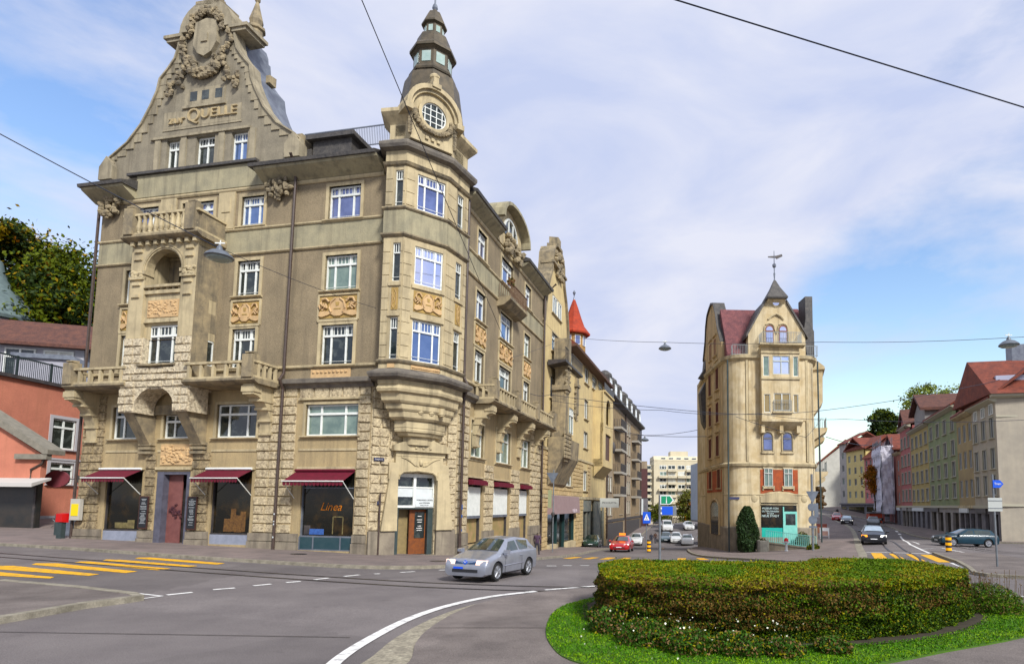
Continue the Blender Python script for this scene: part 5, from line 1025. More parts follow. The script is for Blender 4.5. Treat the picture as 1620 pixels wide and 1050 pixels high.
# left stepped gable (faces the side street) and right one
def sidegable(p,d,s):
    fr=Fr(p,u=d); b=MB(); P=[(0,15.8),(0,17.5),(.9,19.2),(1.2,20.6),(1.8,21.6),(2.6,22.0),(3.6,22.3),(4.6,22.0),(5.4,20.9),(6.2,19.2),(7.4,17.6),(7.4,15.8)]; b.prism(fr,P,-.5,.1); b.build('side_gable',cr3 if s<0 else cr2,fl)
    b=MB()
    for i in range(1,len(P)-2): b.prism(fr,[P[i],P[i+1],(P[i+1][0],P[i+1][1]+.2),(P[i][0],P[i][1]+.2)],-.9,.25)
    b.build('gable_coping',slate,fl); return fr
LW=Fr((11.2,53.4),u=(-.04,1)); 
fg=Fr((11.2-.04*7.6,61),(11.2,53.4)); sidegable(fg.w(0,0)[:2],fg.u,-1)
b=MB(); P=[(7.35,15.9),(8.05,15.9),(8.05,18.4),(7.95,18.6),(7.95,21.6),(7.3,21.6),(7.3,19.5),(7.15,18.6)]; b.prism(FF,P,-2.2,-.5); b.build('side_gable_edge',slate,fl)
for a,z in ((.9,3.3),(.9,0)): pass
for (u,z,w_,hh) in ((5.0,4.35,1.0,1.7),(1.6,4.35,1.0,1.7),(5.0,7.3,1.0,1.9),(2.0,7.3,1.0,1.9),(5.0,10.4,1.0,1.9),(2.0,10.4,1.0,1.9),(5.0,13.4,1.0,2.4),(2.0,13.5,1.0,2.4),(4.6,16.9,.8,1.6),(2.7,16.9,.8,1.6)):
    x=7.6-u; window(fl,fg,x-w_/2,x+w_/2,z,z+hh,off=.09,kind='two',glass='dark',t=.05,fm=rd); 
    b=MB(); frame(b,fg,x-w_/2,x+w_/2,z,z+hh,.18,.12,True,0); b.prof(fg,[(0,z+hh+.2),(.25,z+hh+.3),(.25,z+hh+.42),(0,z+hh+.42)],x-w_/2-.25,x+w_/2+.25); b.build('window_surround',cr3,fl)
b=MB(); b.box(fg,.1,7.3,.9,6.1,-.1,.05); b.box(fg,.1,7.3,6.6,15.4,-.1,.045); b.build('side_shade_panel',cr3,fl)  # thin sheets added over the left wall, carrying its painted shade
rbk=mat('red_brick_panel',(.34,.085,.035),.85,(.22,.06,.03),2.5,.3,12,fine=.2,fsc=20)
b=MB(); b.box(fg,1.0,6.9,4.0,6.0,0.05,.08); b.box(FF,2.83,6.12,4.1,5.9,-.1,.07); b.prism(FF,[(2.83,3.75),(2.83,4.12),(6.12,4.12),(6.12,3.75),(5.4,3.98),(4.5,4.05),(3.6,3.98)],-.1,.066); b.build('brick_panel',rbk,fl)
b=MB(); b.prism(fg,[(2.9,.1),(6.1,.1),(6.1,2.7),(5.4,3.05),(3.6,3.05),(2.9,2.7)],.02,.15); b.build('shop_window',gl['shop'],fl)
b=MB(); b.tube([fg.w(2.8,.1,.12),fg.w(2.8,2.7,.12),fg.w(3.6,3.2,.14),fg.w(4.5,3.35,.14),fg.w(5.4,3.2,.14),fg.w(6.2,2.7,.12),fg.w(6.2,.1,.12)],.1); b.build('shop_arch',cr3,fl)
# front: rows
for u0,u1 in ((3.15,3.9),(4.88,5.63)):
    window(fl,FF,u0,u1,4.45,6.05-.05,off=.13,kind='pair',glass='green',t=.05,fm=mat('pale_grey_frame',(.5,.5,.46),.6)); b=MB(); b.box(FF,u0-.12,u1+.12,4.25,4.42,0,.22); b.box(FF,u0-.16,u0-.04,4.1,4.5,0,.16); b.box(FF,u1+.04,u1+.16,4.1,4.5,0,.16); b.box(FF,u0-.1,u1+.1,6.0,6.2,0,.12); b.build('window_surround',stone,fl)
    archwin(fl,FF,u0-.03,u1+.03,7.55,9.15,.08,'sky',mat('grey_sash',(.10,.10,.11),.5)); b=MB(); b.box(FF,u0-.2,u1+.2,7.3,7.45,0,.18); b.tube([FF.w(u0-.1,7.5,.1)]+[FF.w((u0+u1)/2-.48*math.cos(math.pi*i/8),8.75+.48*math.sin(math.pi*i/8),.1) for i in range(9)]+[FF.w(u1+.1,7.5,.1)],.06); b.build('window_surround',stone,fl)
b=MB()
for u in (1.75,2.78,6.14,7.05): b.box(FF,u-.02,u+.02,.9,6.1,-.1,.06) if u in (2.78,6.14) else b.box(FF,u-.1,u+.1,6.6,16,-.1,.14)
b.prism(FF,[(2.8,3.05),(6.1,3.05),(6.1,3.55),(5.2,3.85),(4.5,3.92),(3.7,3.85),(2.8,3.55)],-.1,.12)
for u in (2.3,6.65): b.ball(FF.w(u,3.4,.03),(.3,.1,.35),10,6)
b.build('stone_trim',stone,fl)
tq=mat('turquoise_paint',(.20,.50,.43),.5,(.26,.56,.49),3); tq2=mat('teal_panel',(.01,.32,.30),.5,(.01,.40,.30),2)
b=MB(); b.box(FF,2.88,5.95,.1,3.0,-.05,.12); b.build('shop_window',gl['shop'],fl)
b=MB(); b.box(FF,2.88,4.75,.1,.9,.1,.15); b.build('window_panel',tq2,fl); b=MB(); b.box(FF,2.85,5.98,2.85,2.92,.1,.16); b.build('shutter_box',stone,fl)
b=MB(); b.box(FF,4.78,5.95,-.5,2.3,.12,.2); b.box(FF,4.72,4.82,-.5,2.7,.12,.22); dr=b.build('door',tq,fl); b=MB(); b.box(FF,4.95,5.8,1.15,2.1,.19,.215); b.build('door_pane',gl['dark'],dr)
lt2=mat('white_vinyl_letters',(.55,.68,.66),.6)
for s_,z,sz in (('MUSEUM VON',2.55,.22),('GUTEN DINGEN',2.3,.2),('MIT DEM',2.1,.15),('NEUE STADT',1.9,.26)): txt(s_,sz,FF,3.65,z,.125,lt2,fl,name='window_lettering')
b=MB(); b.box(Fr((11.25,52.9),(12.2,52.1)),.2,1.3,3.3,3.5,.05,.1); b.build('street_plate',mat('blue_grey_plate',(.10,.11,.22),.5),fl)
# balconies
def ironbalc(fr,u0,u1,z,o0,o1,par):
    b=MB(); n=int((u1-u0)/.14)
    for k in range(n+1): u=u0+(u1-u0)*k/n; b.box(fr,u-.012,u+.012,z,z+.95,o1-.03,o1)
    for zz in (z+.08,z+.93): b.box(fr,u0,u1,zz-.02,zz+.02,o1-.035,o1+.01)
    for k in range(max(1,int((o1-o0)/.14))):
        for u in(u0,u1): b.box(fr,u-.012,u+.012,z,z+.95,o0+k*.14,o0+k*.14+.03)
    return b.build('iron_railing',mat('grey_iron',(.22,.24,.24),.5),par)
ironbalc(FF,2.85,6.3,16.85,.1,1.15,fl); ironbalc(FF,.5,1.8,15.95,-.3,.15,fl); ironbalc(FF,7.0,8.1,15.95,-.3,.1,fl); ironbalc(FF,3.85,5.4,10.9,.75,.95,fl)
# right-hand facade balconies
FRt=Fr((19.3,53.9),u=(.30,.955)); bb=MB()
for (z,u) in ((10.0,1.5),(9.6,6.0),(6.0,2.2),(5.6,6.4)):
    b=MB(); b.prof(FRt,[(-.1,z-1.2),(.2,z-1.1),(1.35,z-.3),(1.4,z),(-.1,z)],u,u+3.0); s_=b.build('balcony',cr2,fl); ironbalc(FRt,u+.05,u+2.95,z,.1,1.3,s_)
b=MB(); b.prof(FRt,[(-.1,11.0),(.3,11.3),(1.0,12.3),(1.05,15.3),(-.1,15.4)],1.0,4.0); b.prof(FRt,[(-.1,15.3),(1.25,15.35),(1.2,15.6),(.3,16.4),(-.1,16.4)],.8,4.2); b.build('side_bay',cr2,fl)
b=MB()
for q in range(60): b.ball(FRt.w(random.uniform(2,8),random.uniform(2.7,4.6),random.uniform(.3,1.0)),(.3,.3,.22),6,4,.3)
b.build('balcony_plants',mat('dark_balcony_plants',(.05,.04,.02),.9,(.10,.05,.02),3),fl)
b=MB(); b.tube([FF.w(.05,-1.2,.1),FF.w(.05,15.5,.1)],.07); b.tube([FF.w(8.05,-.3,.2),FF.w(8.05,15.5,.1)],.07); b.build('drain_pipe',dg,fl)
# left rear shutters/bay silhouettes
b=MB(); b.prof(fg,[(.0,10.5),(.35,11.2),(.6,14.2),(.3,14.8),(.0,15.4)],-.6,.5); b.prof(fg,[(.1,15.6),(.7,15.8),(.2,16.6),(.1,17.6)],-.4,.8); b.build('rear_bay',slate,fl)
# ------------------------------------------------------------ right-hand row
Ru=(-.2951,-.9555); ROW=Fr((36.928,55.345),u=(.2951,.9555))   # ROW.u points away; facade faces the road
RW=Fr(ROW.w(165,0)[:2],u=(-.2951,-.9555)) # u' = 165 - distance, facing left/front
def RU(d): return 165-d
def rowhouse(d0,d1,zt,m,label,rows,ncol,ww,wh,roofm,gfm,rh=3.2,gf=True,zb=-1.2,rd='u',trim=None,glass=('dark',)):
    t=thing('row_house',label,'building',RW.w((RU(d0)+RU(d1))/2,zb,0),'houses in the right-hand row'); a,b_=RU(d1),RU(d0); n=ncol; cols=[a+(b_-a)*(i+.5)/n for i in range(n)]
    houseface(t,RW,a+.02,b_-.02,2.9,zt,cols,rows,ww,wh,m,glass,'two',trim=trim,t=.07,fm=mat('dim_white_frame',(.42,.43,.42),.6),dep=.12)
    bb=MB(); wv=random.choice((.5,.62,.85)); hs=[(c-ww*wv,c+ww*wv,zb+random.choice((.1,.5,.9)),2.2) for c in cols]; wall(bb,RW,a+.02,b_-.02,zb-1,2.9,hs,.02,.3); bb.build('ground_storey',gfm,t); bb=MB(); bb.box(RW,a+.1,b_-.1,zb,2.5,-.4,-.3); bb.build('shop_window',gl['shop'],t)
    fb=MB(); fb.box(RW,a+.3,b_-random.uniform(.4,b_-a-3),2.25,2.75,.0,.18); fb.build('fascia',random.choice((gl['brown'],darkm,wp,dgr,gfl)),t); bb=MB(); bb.box(RW,a,b_,2.75,3.05,-.1,.2); bb.prof(RW,[(-.1,zt-.3),(.15,zt-.25),(.6,zt),(.6,zt+.15),(-.1,zt+.15)],a-.1,b_+.1); bb.build('cornice',trim or stone,t)
    box_rest(t,RW,a+.02,b_-.02,zb-1,zt,10,m); gable_roof(t,RW,a,b_,zt+.15,10,rh,roofm,.6,rd); return t
tg=mat('row_trim',(.40,.38,.30),.9)
wht=mat('pale_beige_render',(.40,.36,.29),.9,(.32,.29,.24),.8,.25,12,fine=.06,streak=((.28,.26,.22),.4)); grn=mat('sage_green_render',(.24,.27,.145),.9,(.18,.21,.12),.8,fine=.06,streak=((.18,.2,.13),.4)); bei=mat('beige_render',(.34,.27,.145),.9,(.27,.21,.12),.8,streak=((.22,.18,.12),.4)); yel=mat('ochre_render',(.38,.30,.13),.9,(.30,.24,.11),.8); pin=mat('dusty_pink_render',(.36,.13,.12),.9,(.28,.10,.095),.8)
gfd=mat('dark_ground_storey',(.16,.15,.16),.8,(.10,.10,.11),1.5); gfl=mat('grey_ground_storey',(.30,.28,.26),.9,(.22,.21,.20),1.5)
w1=rowhouse(0,7.5,12.9,wht,'pale beige house at the right edge with dark shop front and grey roller gate',[4.0,6.6-.1,9.4],3,1.25,1.95,tile,gfd,4.5,rd='u',trim=tg)
b=MB(); 
for k in range(3): window(w1,RW,RU(7.5)+1+k*2.4,RU(7.5)+2+k*2.4,11.6,12.6,off=.05,kind='two',t=.06)
# its long side wall facing the camera, extending right
SW=Fr(RW.w(165,0)[:2],u=(.97,-.24)); b=MB(); wall(b,SW,0,30,-1.5,13.2,[(.4,2.35,-.6,2.7),(5.6,6.4,.6,2.6)],0,.3); b.build('side_wall',wht,w1)
b=MB(); b.box(SW,0,30,2.95,3.15,-.1,.18); b.prof(SW,[(-.1,12.9),(.6,13.1),(.6,13.4),(-.1,13.4)],-.5,30); b.box(SW,0,30,11.2,11.35,-.1,.08); b.build('side_cornice',tg,w1)
b=MB()
for i in range(13): b.box(SW,.4,2.35,-.6+i*.25,-.6+i*.25+.23,-.3,-.22)
b.build('roller_gate',mat('blue_grey_gate',(.10,.10,.14),.7),w1); b=MB(); b.box(SW,5.6,6.4,.6,2.6,-.3,-.25); b.build('door',gl['dark'],w1)
b=MB(); b.prof(SW,[(.8,13.3),(-5,17.6),(-10,13.4)],-.6,30); b.build('side_roof',tile,w1)
b=MB(); b.block(RW,RU(6)-.9,RU(6)+.9,14.5,19.2,-4.5,-3.2,.03); b.build('chimney',zinc,w1); 
b=MB(); b.box(RW,RU(4.2),RU(1.5),13.6,15.4,-3,-.6); b.build('roof_dormer',mat('pale_dormer',(.38,.40,.50),.6),w1)
rowhouse(7.5,13.3,12.8,bei,'narrow beige house between the pale beige and the sage green house, paired windows',[3.9,7.0,9.9],3,1.15,1.9,tile,gfd,4.5)
rowhouse(13.3,27.4,14.4,grn,'sage green four storey house with dark window surrounds',[3.9,6.4,8.9,11.7],4,1.5,1.75,tile,gfl,3.5,trim=tg)
rowhouse(27.4,39.5,14.2,yel,'ochre yellow house with moulded window surrounds and overhanging eaves',[3.7,6.3,9.0,11.6],4,1.5,1.7,tileb,gfd,2.2,trim=tg)
p1=rowhouse(39.5,48,15.6,pin,'dusty pink house with four storeys of white framed windows',[3.8,6.6,9.4,12.3],3,1.5,1.8,tileb,gfl,1.6,trim=tg)
b=MB(); b.prism(RW,[(RU(47),15.4),(RU(42),15.4),(RU(44.5),18.0)],-4,.1); b.build('front_gable',pin,p1); b=MB(); b.prism(RW,[(RU(47.6),15.3),(RU(44.5),18.4),(RU(41.4),15.3),(RU(41.4),15.7),(RU(44.5),18.8),(RU(47.6),15.7)],-4,.5); b.build('gable_roof',tileb,p1)
gd=thing('gabled_roof_dormer','brown roofed gabled dormer on the roof above the ochre yellow house','dormer',RW.w(RU(33),14,0)); b=MB(); b.prism(RW,[(RU(37),14.2),(RU(30),14.2),(RU(30),16.6),(RU(33.5),18.6),(RU(37),16.6)],-6,-.2); b.build('wall',gfl,gd); b=MB(); b.prism(RW,[(RU(37.6),16.4),(RU(33.5),18.9),(RU(29.4),16.4),(RU(29.4),16.8),(RU(33.5),19.3),(RU(37.6),16.8)],-6.5,.5); b.build('roof',tileb,gd)
p2=rowhouse(48,53,12.0,mat('brown_red_render',(.30,.12,.09),.9,(.22,.09,.07),1),'dark red brown house in shade behind the scaffold',[3.5,6.5,9.0],1,1.4,1.8,tileb,gfd,3)
# scaffolded house
sc_=thing('scaffolded_house','house wrapped in white scaffold sheeting with a red container at its foot','building',RW.w(RU(58),0,0)); a,b_=RU(63),RU(53)
box_rest(sc_,RW,a,b_,-2,12.5,9,pin); b=MB(); 
n=14; zz=[1.6+i*1.1 for i in range(12)]
shm=mat('white_sheeting',(.62,.61,.66),.9,(.46,.45,.52),1.2,.8,3,fine=.15,fsc=6)
for i in range(n):
    for j in range(11):
        P=[(a+(b_-a)*(i+p)/n,zz[j+q]) for p,q in ((0,0),(1,0),(1,1),(0,1))]; b.quad(*[RW.w(u,z,2.4+.18*math.sin(u*2.3+z*.9)+.1*math.sin(z*3.1)) for u,z in P])

for j in range(11):
    for i in range(4):
        P=[(.3+2.1*(i+p)/4,zz[j+q]) for p,q in ((0,0),(1,0),(1,1),(0,1))]; b.quad(*[RW.w(b_+.12*math.sin(z*2.1+o*3),z,o) for o,z in P])
b.build('sheeting',shm,sc_)
b=MB()
for i in range(7):
    u=a+(b_-a)*i/6
    for o in (.5,2.3): b.tube([RW.w(u,-.8,o),RW.w(u,15.2,o)],.06,5)
for z in range(0,16,2): b.tube([RW.w(a,z,2.7),RW.w(b_,z,2.7)],.06,5); b.tube([RW.w(a,z,.5),RW.w(b_,z,.5)],.06,5)
b.build('scaffold',zinc,sc_); gable_roof(sc_,RW,a,b_,13,9,3,tile,.5,'v')
t=thing('red_container','rusty red skip container standing in front of the scaffolded house','container',RW.w(RU(56),-.4,3)); b=MB(); b.block(RW,RU(58),RU(53.5),-.6,1.7,2.0,4.4,.15); b.build('body',mat('rust_red_steel',(.35,.05,.02),.7,(.25,.04,.02),2),t); b=MB(); b.box(RW,RU(58.1),RU(53.4),1.65,1.85,1.95,4.45); b.build('rim',gfd,t)
# houses beyond the bend (facing the viewer more)
R2=Fr((57.8,143.5),(58.9,120.5)); 
def far_house(u0,u1,zt,m,label,rows,n,roofm,rh,rd='v',ww=1.1,wh=1.5,gfm=gfd,zb=.5):
    t=thing('terrace_house',label,'building',R2.w((u0+u1)/2,zb,0),'houses beyond the bend'); cols=[u0+(u1-u0)*(i+.5)/n for i in range(n)]
    houseface(t,R2,u0+.02,u1-.02,3.4,zt,cols,rows,ww,wh,m,('dark','green'),'two',t=.07,fm=mat('dim_white_frame',(.42,.43,.42),.6)); b=MB(); b.box(R2,u0+.03,u1-.03,-1,3.4,-.3,-.02); b.build('ground_storey',gfm,t); box_rest(t,R2,u0+.02,u1-.02,-1,zt,10,m)
    b=MB(); b.box(R2,u0+.6,u1-.6,.9,2.8,-.1,.03); b.build('shop_window',gl['shop'],t); b=MB(); b.box(R2,u0,u1,3.3,3.6,-.1,.35); b.build('canopy',gfd,t); gable_roof(t,R2,u0,u1,zt,10,rh,roofm,.5,rd); return t
yel2=mat('butter_yellow_render',(.60,.50,.24),.9,(.52,.43,.22),1); pnk2=mat('rose_render',(.50,.20,.20),.9,(.42,.17,.17),1); blu2=mat('pale_blue_render',(.36,.52,.62),.9,(.30,.45,.56),1); gry2=mat('grey_render',(.40,.38,.35),.9,(.33,.31,.29),1)
f1=far_house(3.5,12.0,15.6,yel2,'butter yellow house with green shutters beyond the bend, three windows per floor',[4.8,7.6,10.2,12.9],3,tile,2.6,'v',zb=1.5)
b=MB(); b.prof(R2,[(.5,15.4),(.6,15.7),(-4,18.6),(-5,18.4)],3.3,13.5); b.build('roof_slope',tile,f1)
far_house(12.0,17.5,13.2,pnk2,'rose pink narrow house beyond the bend, left of the pale blue one',[4.6,7.2,9.6,11.6],3,tile,5,'u',.8,1.2)
far_house(17.5,24.5,13.6,blu2,'pale blue house behind the orange autumn tree',[4.6,7.6,10.6],3,slate,5,'u')
far_house(0,3.5,17.5,gry2,'tall narrow grey house at the far end of the street',[5,8,11,14],1,tile,3,'u',zb=2)
fh=thing('white_gable_house','white gabled house with red roof rising behind the yellow house','building',(62,165,5)); fr=Fr((58,160),u=(1,-.35)); b=MB(); b.prism(fr,[(0,0),(13,0),(13,13.5),(7.5,19.5),(0,13.5)],-8,0); b.build('wall',mat('white_render',(.62,.61,.54),.9,(.52,.51,.45),.8),fh); b=MB(); b.prism(fr,[(-.6,12.9),(7.5,19.9),(13.6,12.9),(13.6,13.5),(7.5,20.5),(-.6,13.5)],-9,.5); b.build('roof',tile,fh)
fh=thing('red_roof_house','house with a large red tiled roof behind the pale blue house','building',(72,150,5)); fr=Fr((66,152),u=(1,-.2)); b=MB(); b.box(fr,0,16,0,14,-8,0); b.build('wall',wht,fh); b=MB(); b.prof(fr,[(.6,13.8),(.6,14.1),(-5,17.0),(-10,14)],-.5,16.5); b.build('roof',tile,fh)
# ------------------------------------------------------------ far end of the descending street
ap=thing('apartment_block','pale concrete apartment block with balconies at the far end of the descending street','building',(26,200,-5)); AF=Fr((18.6,201),u=(1,.03)); apm=mat('pale_concrete_render',(.60,.54,.40),.9,(.52,.47,.35),.5); AL=16.8
b=MB(); b.box(AF,0,AL,-1.5,17.9,-12,0); b.prof(AF,[(0,17.5),(.1,17.6),(-1.5,19.2),(-12,19.2),(-12,17.5)],-.0,AL); b.box(AF,6,12,19.2,21.0,-8,-3); b.box(AF,-2.6,0,-6,16.2,-11,-1.5); b.box(AF,0,AL,-5,-3.6,-10,.8); b.build('wall',apm,ap)
for fl_ in range(8):
    z=15.0-fl_*2.15
    for i,(u0,u1) in enumerate(((1.9,4.2),(4.7,7.2),(8,10.4),(10.9,13.3))):
        window(ap,AF,u0+.1*(fl_%2),u1,z-.3,z+1.0,off=.06,kind='two' if (i+fl_)%3 else 'tri1',glass=random.choice(('dark','dark','green','pale')),t=.12,paneless=False)
    o=(1.5,4.6,7.9,10.7) if fl_%2 else (4.6,10.8)
    for u in o:
        b=MB(); b.box(AF,u,u+3.0,z-1.15,z-.45,0,1.3); b.build('balcony',apm,ap)
    window(ap,AF,-2.2,-.8,z-.3,z+.9,off=-1.4,kind='one',glass='dark',t=.1)
    b=MB(); b.box(AF,-3.2,-.6,z-1.3,z-.6,-1.5,-.4); b.build('balcony',apm,ap)
for k in range(5): window(ap,AF,2.4+k*2.6,4.0+k*2.6,18.0,18.6,off=-.35,kind='one',glass='dark',t=.08)
b=MB(); b.box(AF,6.0,AL+2,-.8,1.4,-.2,1.5); b.box(AF,6,AL+2,-3.4,-1.4,-.2,1.8); b.build('louvre_band',mat('dark_brown_louvre',(.07,.05,.04),.7,(.12,.10,.08),6),ap)
b=MB(); b.box(AF,6,AL+2,1.4,2.6,-.2,1.6); b.box(AF,6,AL+2,-1.4,-.8,-.2,1.9); b.box(AF,6,AL+2,-4.0,-3.4,-.2,2.0)
for k in range(26): b.box(AF,6+k*.5,6.12+k*.5,-3.4,-1.4,1.8,1.95)
b.build('concrete_band',apm,ap)
b=MB(); b.box(AF,-3,AL+2,-7,-4,-2,.5); b.build('arcade',gl['shop'],ap)
bw=thing('brick_tower_house','dark red brown block with white strip, beside the end of the grey brown house','building',(9.5,128,-4)); fr=Fr((8.3,128),u=(1,0)); b=MB(); b.box(fr,0,2.2,4.2,10.4,-8,0); b.box(fr,.2,2.4,-4,.5,-8,.3); b.build('wall',mat('dark_plum_brick',(.10,.045,.045),.85,(.07,.035,.035),2),bw); b=MB(); b.box(fr,0,2.1,10.4,12,-8,.05); b.build('parapet',gb,bw); b=MB(); b.box(fr,.1,1.3,.6,4.0,-7,.02); b.build('white_strip',wp,bw); b=MB(); b.box(fr,1.3,2.3,.6,4.1,-7,.03); b.box(fr,0,2.6,-6.5,-4,-7,0); b.build('dark_strip',gfd,bw)
wb=thing('white_blue_building','white and pale blue slab building just left of the flatiron house','building',(20,110,-3)); fr=Fr((18.55,110),u=(1,.05)); b=MB(); b.box(fr,0,6,.0,10.6,-8,0); b.build('wall',mat('pale_blue_white_render',(.55,.66,.80),.8,(.48,.58,.74),1),wb); b=MB(); b.box(fr,.1,.3,-5,0,-.3,-.1); b.box(fr,0,6,-.3,0,-8,.1); b.build('pier',zinc,wb)
for k in range(5): window(wb,fr,.35,.85,1.2+k*1.75,2.1+k*1.75,off=.05,kind='one',glass='dark',t=.06)
# ------------------------------------------------------------ left: pink building, annexe, terrace, houses
pb_=thing('pink_building','salmon pink rendered building with roof terrace at the left edge, beside the side street','building',(-44,45,.5)); salmon=mat('salmon_render',(.50,.205,.14),.9,(.41,.165,.115),.7,.3,14,fine=.18,fsc=22,streak=((.32,.13,.07),.35))
PW=Fr((-43.6,41.5),(-42.4,60)); hs=[(8.8,10.6,5.4,7.7),(9.0,10.8,2.9,4.4)]   # u from front to rear
PW=Fr((-43.6,41.5),u=(.0647,.9979)); hs=[(5.7,7.7,6.7,9.1),(5.8,7.8,3.9,5.6)]
b=MB(); wall(b,PW,0,19,-.5,11.7,hs,0,.25); wall(b,Fr((-75,41.5),u=(1,0)),0,31.4,-.5,11.7,[],0,.2); b.build('wall',salmon,pb_)
for q in hs: window(pb_,PW,*q,off=-.12,kind='pair',glass='dark',t=.12)
b=MB()
for q in hs: frame(b,PW,*q,.25,.06)
b.box(PW,0,19,5.8,5.95,-.1,.1); b.box(PW,0,19,.3,1.4,-.1,.12); b.build('window_surround',mat('pale_grey_trim',(.42,.41,.42),.8),pb_)
b=MB(); b.box(PW,-.3,19,11.6,11.85,-32,.25); b.build('terrace_slab',darkm,pb_)
b=MB()
for k in range(130): b.box(PW,-.2+k*.145,-.17+k*.145,11.85,13.2,.13,.16)
for k in range(8): b.box(PW,-.2+k*2.6,-.08+k*2.6,11.85,13.3,.1,.2)
b.box(PW,-.2,18.8,13.15,13.25,.1,.2); b.build('terrace_railing',mat('black_green_railing',(.02,.03,.03),.5),pb_)
# annexe with sloped roof, awning and black shop front
an=thing('annexe','low salmon annexe with lean-to roofline, white canopy and black shop front','building',(-41,41.5,.5)); AN=Fr((-62,41.0),u=(1,0))
b=MB(); b.prism(AN,[(0,3.9),(23.9,3.9),(23.9,5.75),(18.6,9.0),(12,13),(0,13)],-.4,0); b.build('wall',salmon,an)
b=MB(); b.prism(AN,[(11.8,13.2),(18.5,9.15),(24.3,5.75),(24.6,5.75),(24.6,6.05),(18.8,9.5),(12,13.5)],-1,.35); b.box(AN,22.3,24.5,5.4,5.75,-.1,.3); b.build('verge',mat('grey_verge',(.24,.22,.18),.7,(.17,.16,.13),3),an)
b=MB(); b.prof(AN,[(-.1,4.15),(-.1,4.0),(1.3,3.5),(1.3,3.75)],0,24.6); b.build('canopy',mat('pale_canopy',(.52,.50,.47),.7),an)
b=MB(); b.box(AN,0,23.8,-.5,3.9,-.4,-.05); b.build('shop_front',mat('black_shop_front',(.018,.02,.02),.3,(.035,.03,.025),1.5,spec=.6),an)
b=MB()
for u in (14,17.5,20.2,23.6): b.box(AN,u,u+.15,0,3.7,-.05,.02)
b.build('shop_front_post',darkm,an)
b=MB(); b.tube([AN.w(24.2,5.5,.1),AN.w(24.0,5.1,.05),AN.w(23.3,4.7,.05),AN.w(23.3,3.9,.05)],.08); b.build('drain_pipe',pipem,an)
# houses beyond the terrace
t=thing('tiled_roof_house','white house with brown tiled roof and glazed veranda behind the roof terrace','building',(-58,54,10)); fr=Fr((-66,53),u=(.95,.30)); b=MB(); b.box(fr,0,16.2,8,17.6,-5,0); b.build('wall',mat('grey_white_render',(.42,.42,.45),.8,(.34,.34,.37),1),t)
b=MB(); b.prof(fr,[(.9,17.2),(.9,17.5),(-2.6,20.3),(-6,17.4)],-.5,17.2); b.build('roof',tileb,t)
for k in range(5): window(t,fr,1+k*3,3.4+k*3,14.2,17.0,off=.05,kind='half',glass=('pale','dark')[k%2],t=.14)
t=thing('grey_shed','grey gabled rooftop shed beside the terrace railing','shed',(-46,52,11)); fr=Fr((-51.5,52.0),u=(.97,.25)); b=MB(); b.prism(fr,[(0,11),(7.4,11),(7.4,12.6),(4.2,15.2),(0,15.2)],-4,0); b.build('wall',mat('grey_shed_render',(.36,.36,.40),.8,(.30,.30,.34),1),t); b=MB(); b.prism(fr,[(-.2,15.1),(4.2,15.1),(7.7,12.3),(7.8,12.5),(4.3,15.5),(-.2,15.5)],-4.2,.25); b.build('roof',zinc,t)
t=thing('domed_turret_house','round turret with grey green bell roof above the tiled roof at the left edge','building',(-60,60,10)); b=MB(); b.lathe((-64.0,61,0),[(4.0,10),(4.0,21.0),(4.2,21.2)],20); b.build('wall',MATS['grey_white_render'],t); b=MB(); b.lathe((-64.0,61,0),[(4.6,20.9),(4.7,21.2),(3.9,22.3),(2.9,23.7),(1.9,24.8),(1.3,26.2),(1.0,27.5),(.3,28)],20); b.build('bell_roof',mat('grey_green_slate',(.13,.17,.165),.7,(.09,.12,.12),2,.5,8),t,smooth=40)
for k in range(6):
    a=-1.4+k*.45; fr=Fr((-64.0,61),u=(-math.sin(a),math.cos(a))); window(t,fr,-.55,.55,19.4,20.7,off=4.0,kind='one',glass='pale',t=.1)
# ------------------------------------------------------------ vegetation
def leafmesh(name,pts,size,mats,midx,parent=None,aspect=.55,upb=0.,szv=.4,tag_=None):
    n=len(pts); pts=np.asarray(pts,float); a=RNG.normal(size=(n,3)); a[:,2]+=upb; a/=np.linalg.norm(a,axis=1)[:,None]; b=RNG.normal(size=(n,3)); b-=a*(a*b).sum(1)[:,None]; b/=np.linalg.norm(b,axis=1)[:,None]
    s=(size*(1+szv*RNG.uniform(-1,1,n)))[:,None]; v=np.stack([pts-a*s,pts+b*s*aspect,pts+a*s,pts-b*s*aspect],1).reshape(-1,3)
    loc=Vector()
    if parent is not None: 
        p=parent
        while p: loc+=p.location; p=p.parent
    v=v-np.array(loc); me=bpy.data.meshes.new(name); me.vertices.add(4*n); me.vertices.foreach_set('co',v.ravel()); me.loops.add(4*n); me.loops.foreach_set('vertex_index',np.arange(4*n)); me.polygons.add(n); me.polygons.foreach_set('loop_start',np.arange(0,4*n,4)); me.polygons.foreach_set('loop_total',np.full(n,4))
    for m in mats: me.materials.append(m)
    me.polygons.foreach_set('material_index',np.asarray(midx,dtype=np.int32)); me.update(); me.validate(); o=bpy.data.objects.new(name,me); COL.objects.link(o); o.parent=parent; return o
def leaf(name,c,c2=None,r=.6): return mat(name,c,r,c2 or tuple(x*.6 for x in c),9,spec=.12)
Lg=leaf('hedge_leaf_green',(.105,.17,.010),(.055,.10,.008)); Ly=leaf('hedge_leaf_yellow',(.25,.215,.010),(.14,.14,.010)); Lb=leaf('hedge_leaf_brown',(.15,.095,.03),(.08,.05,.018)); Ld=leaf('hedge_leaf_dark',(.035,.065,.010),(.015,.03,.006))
Gg=leaf('grass_green',(.085,.20,.008),(.045,.12,.006)); Gy=leaf('grass_light',(.19,.31,.014),(.11,.20,.01)); soil=mat('dark_soil',(.05,.04,.025),.95,(.03,.025,.015),6)
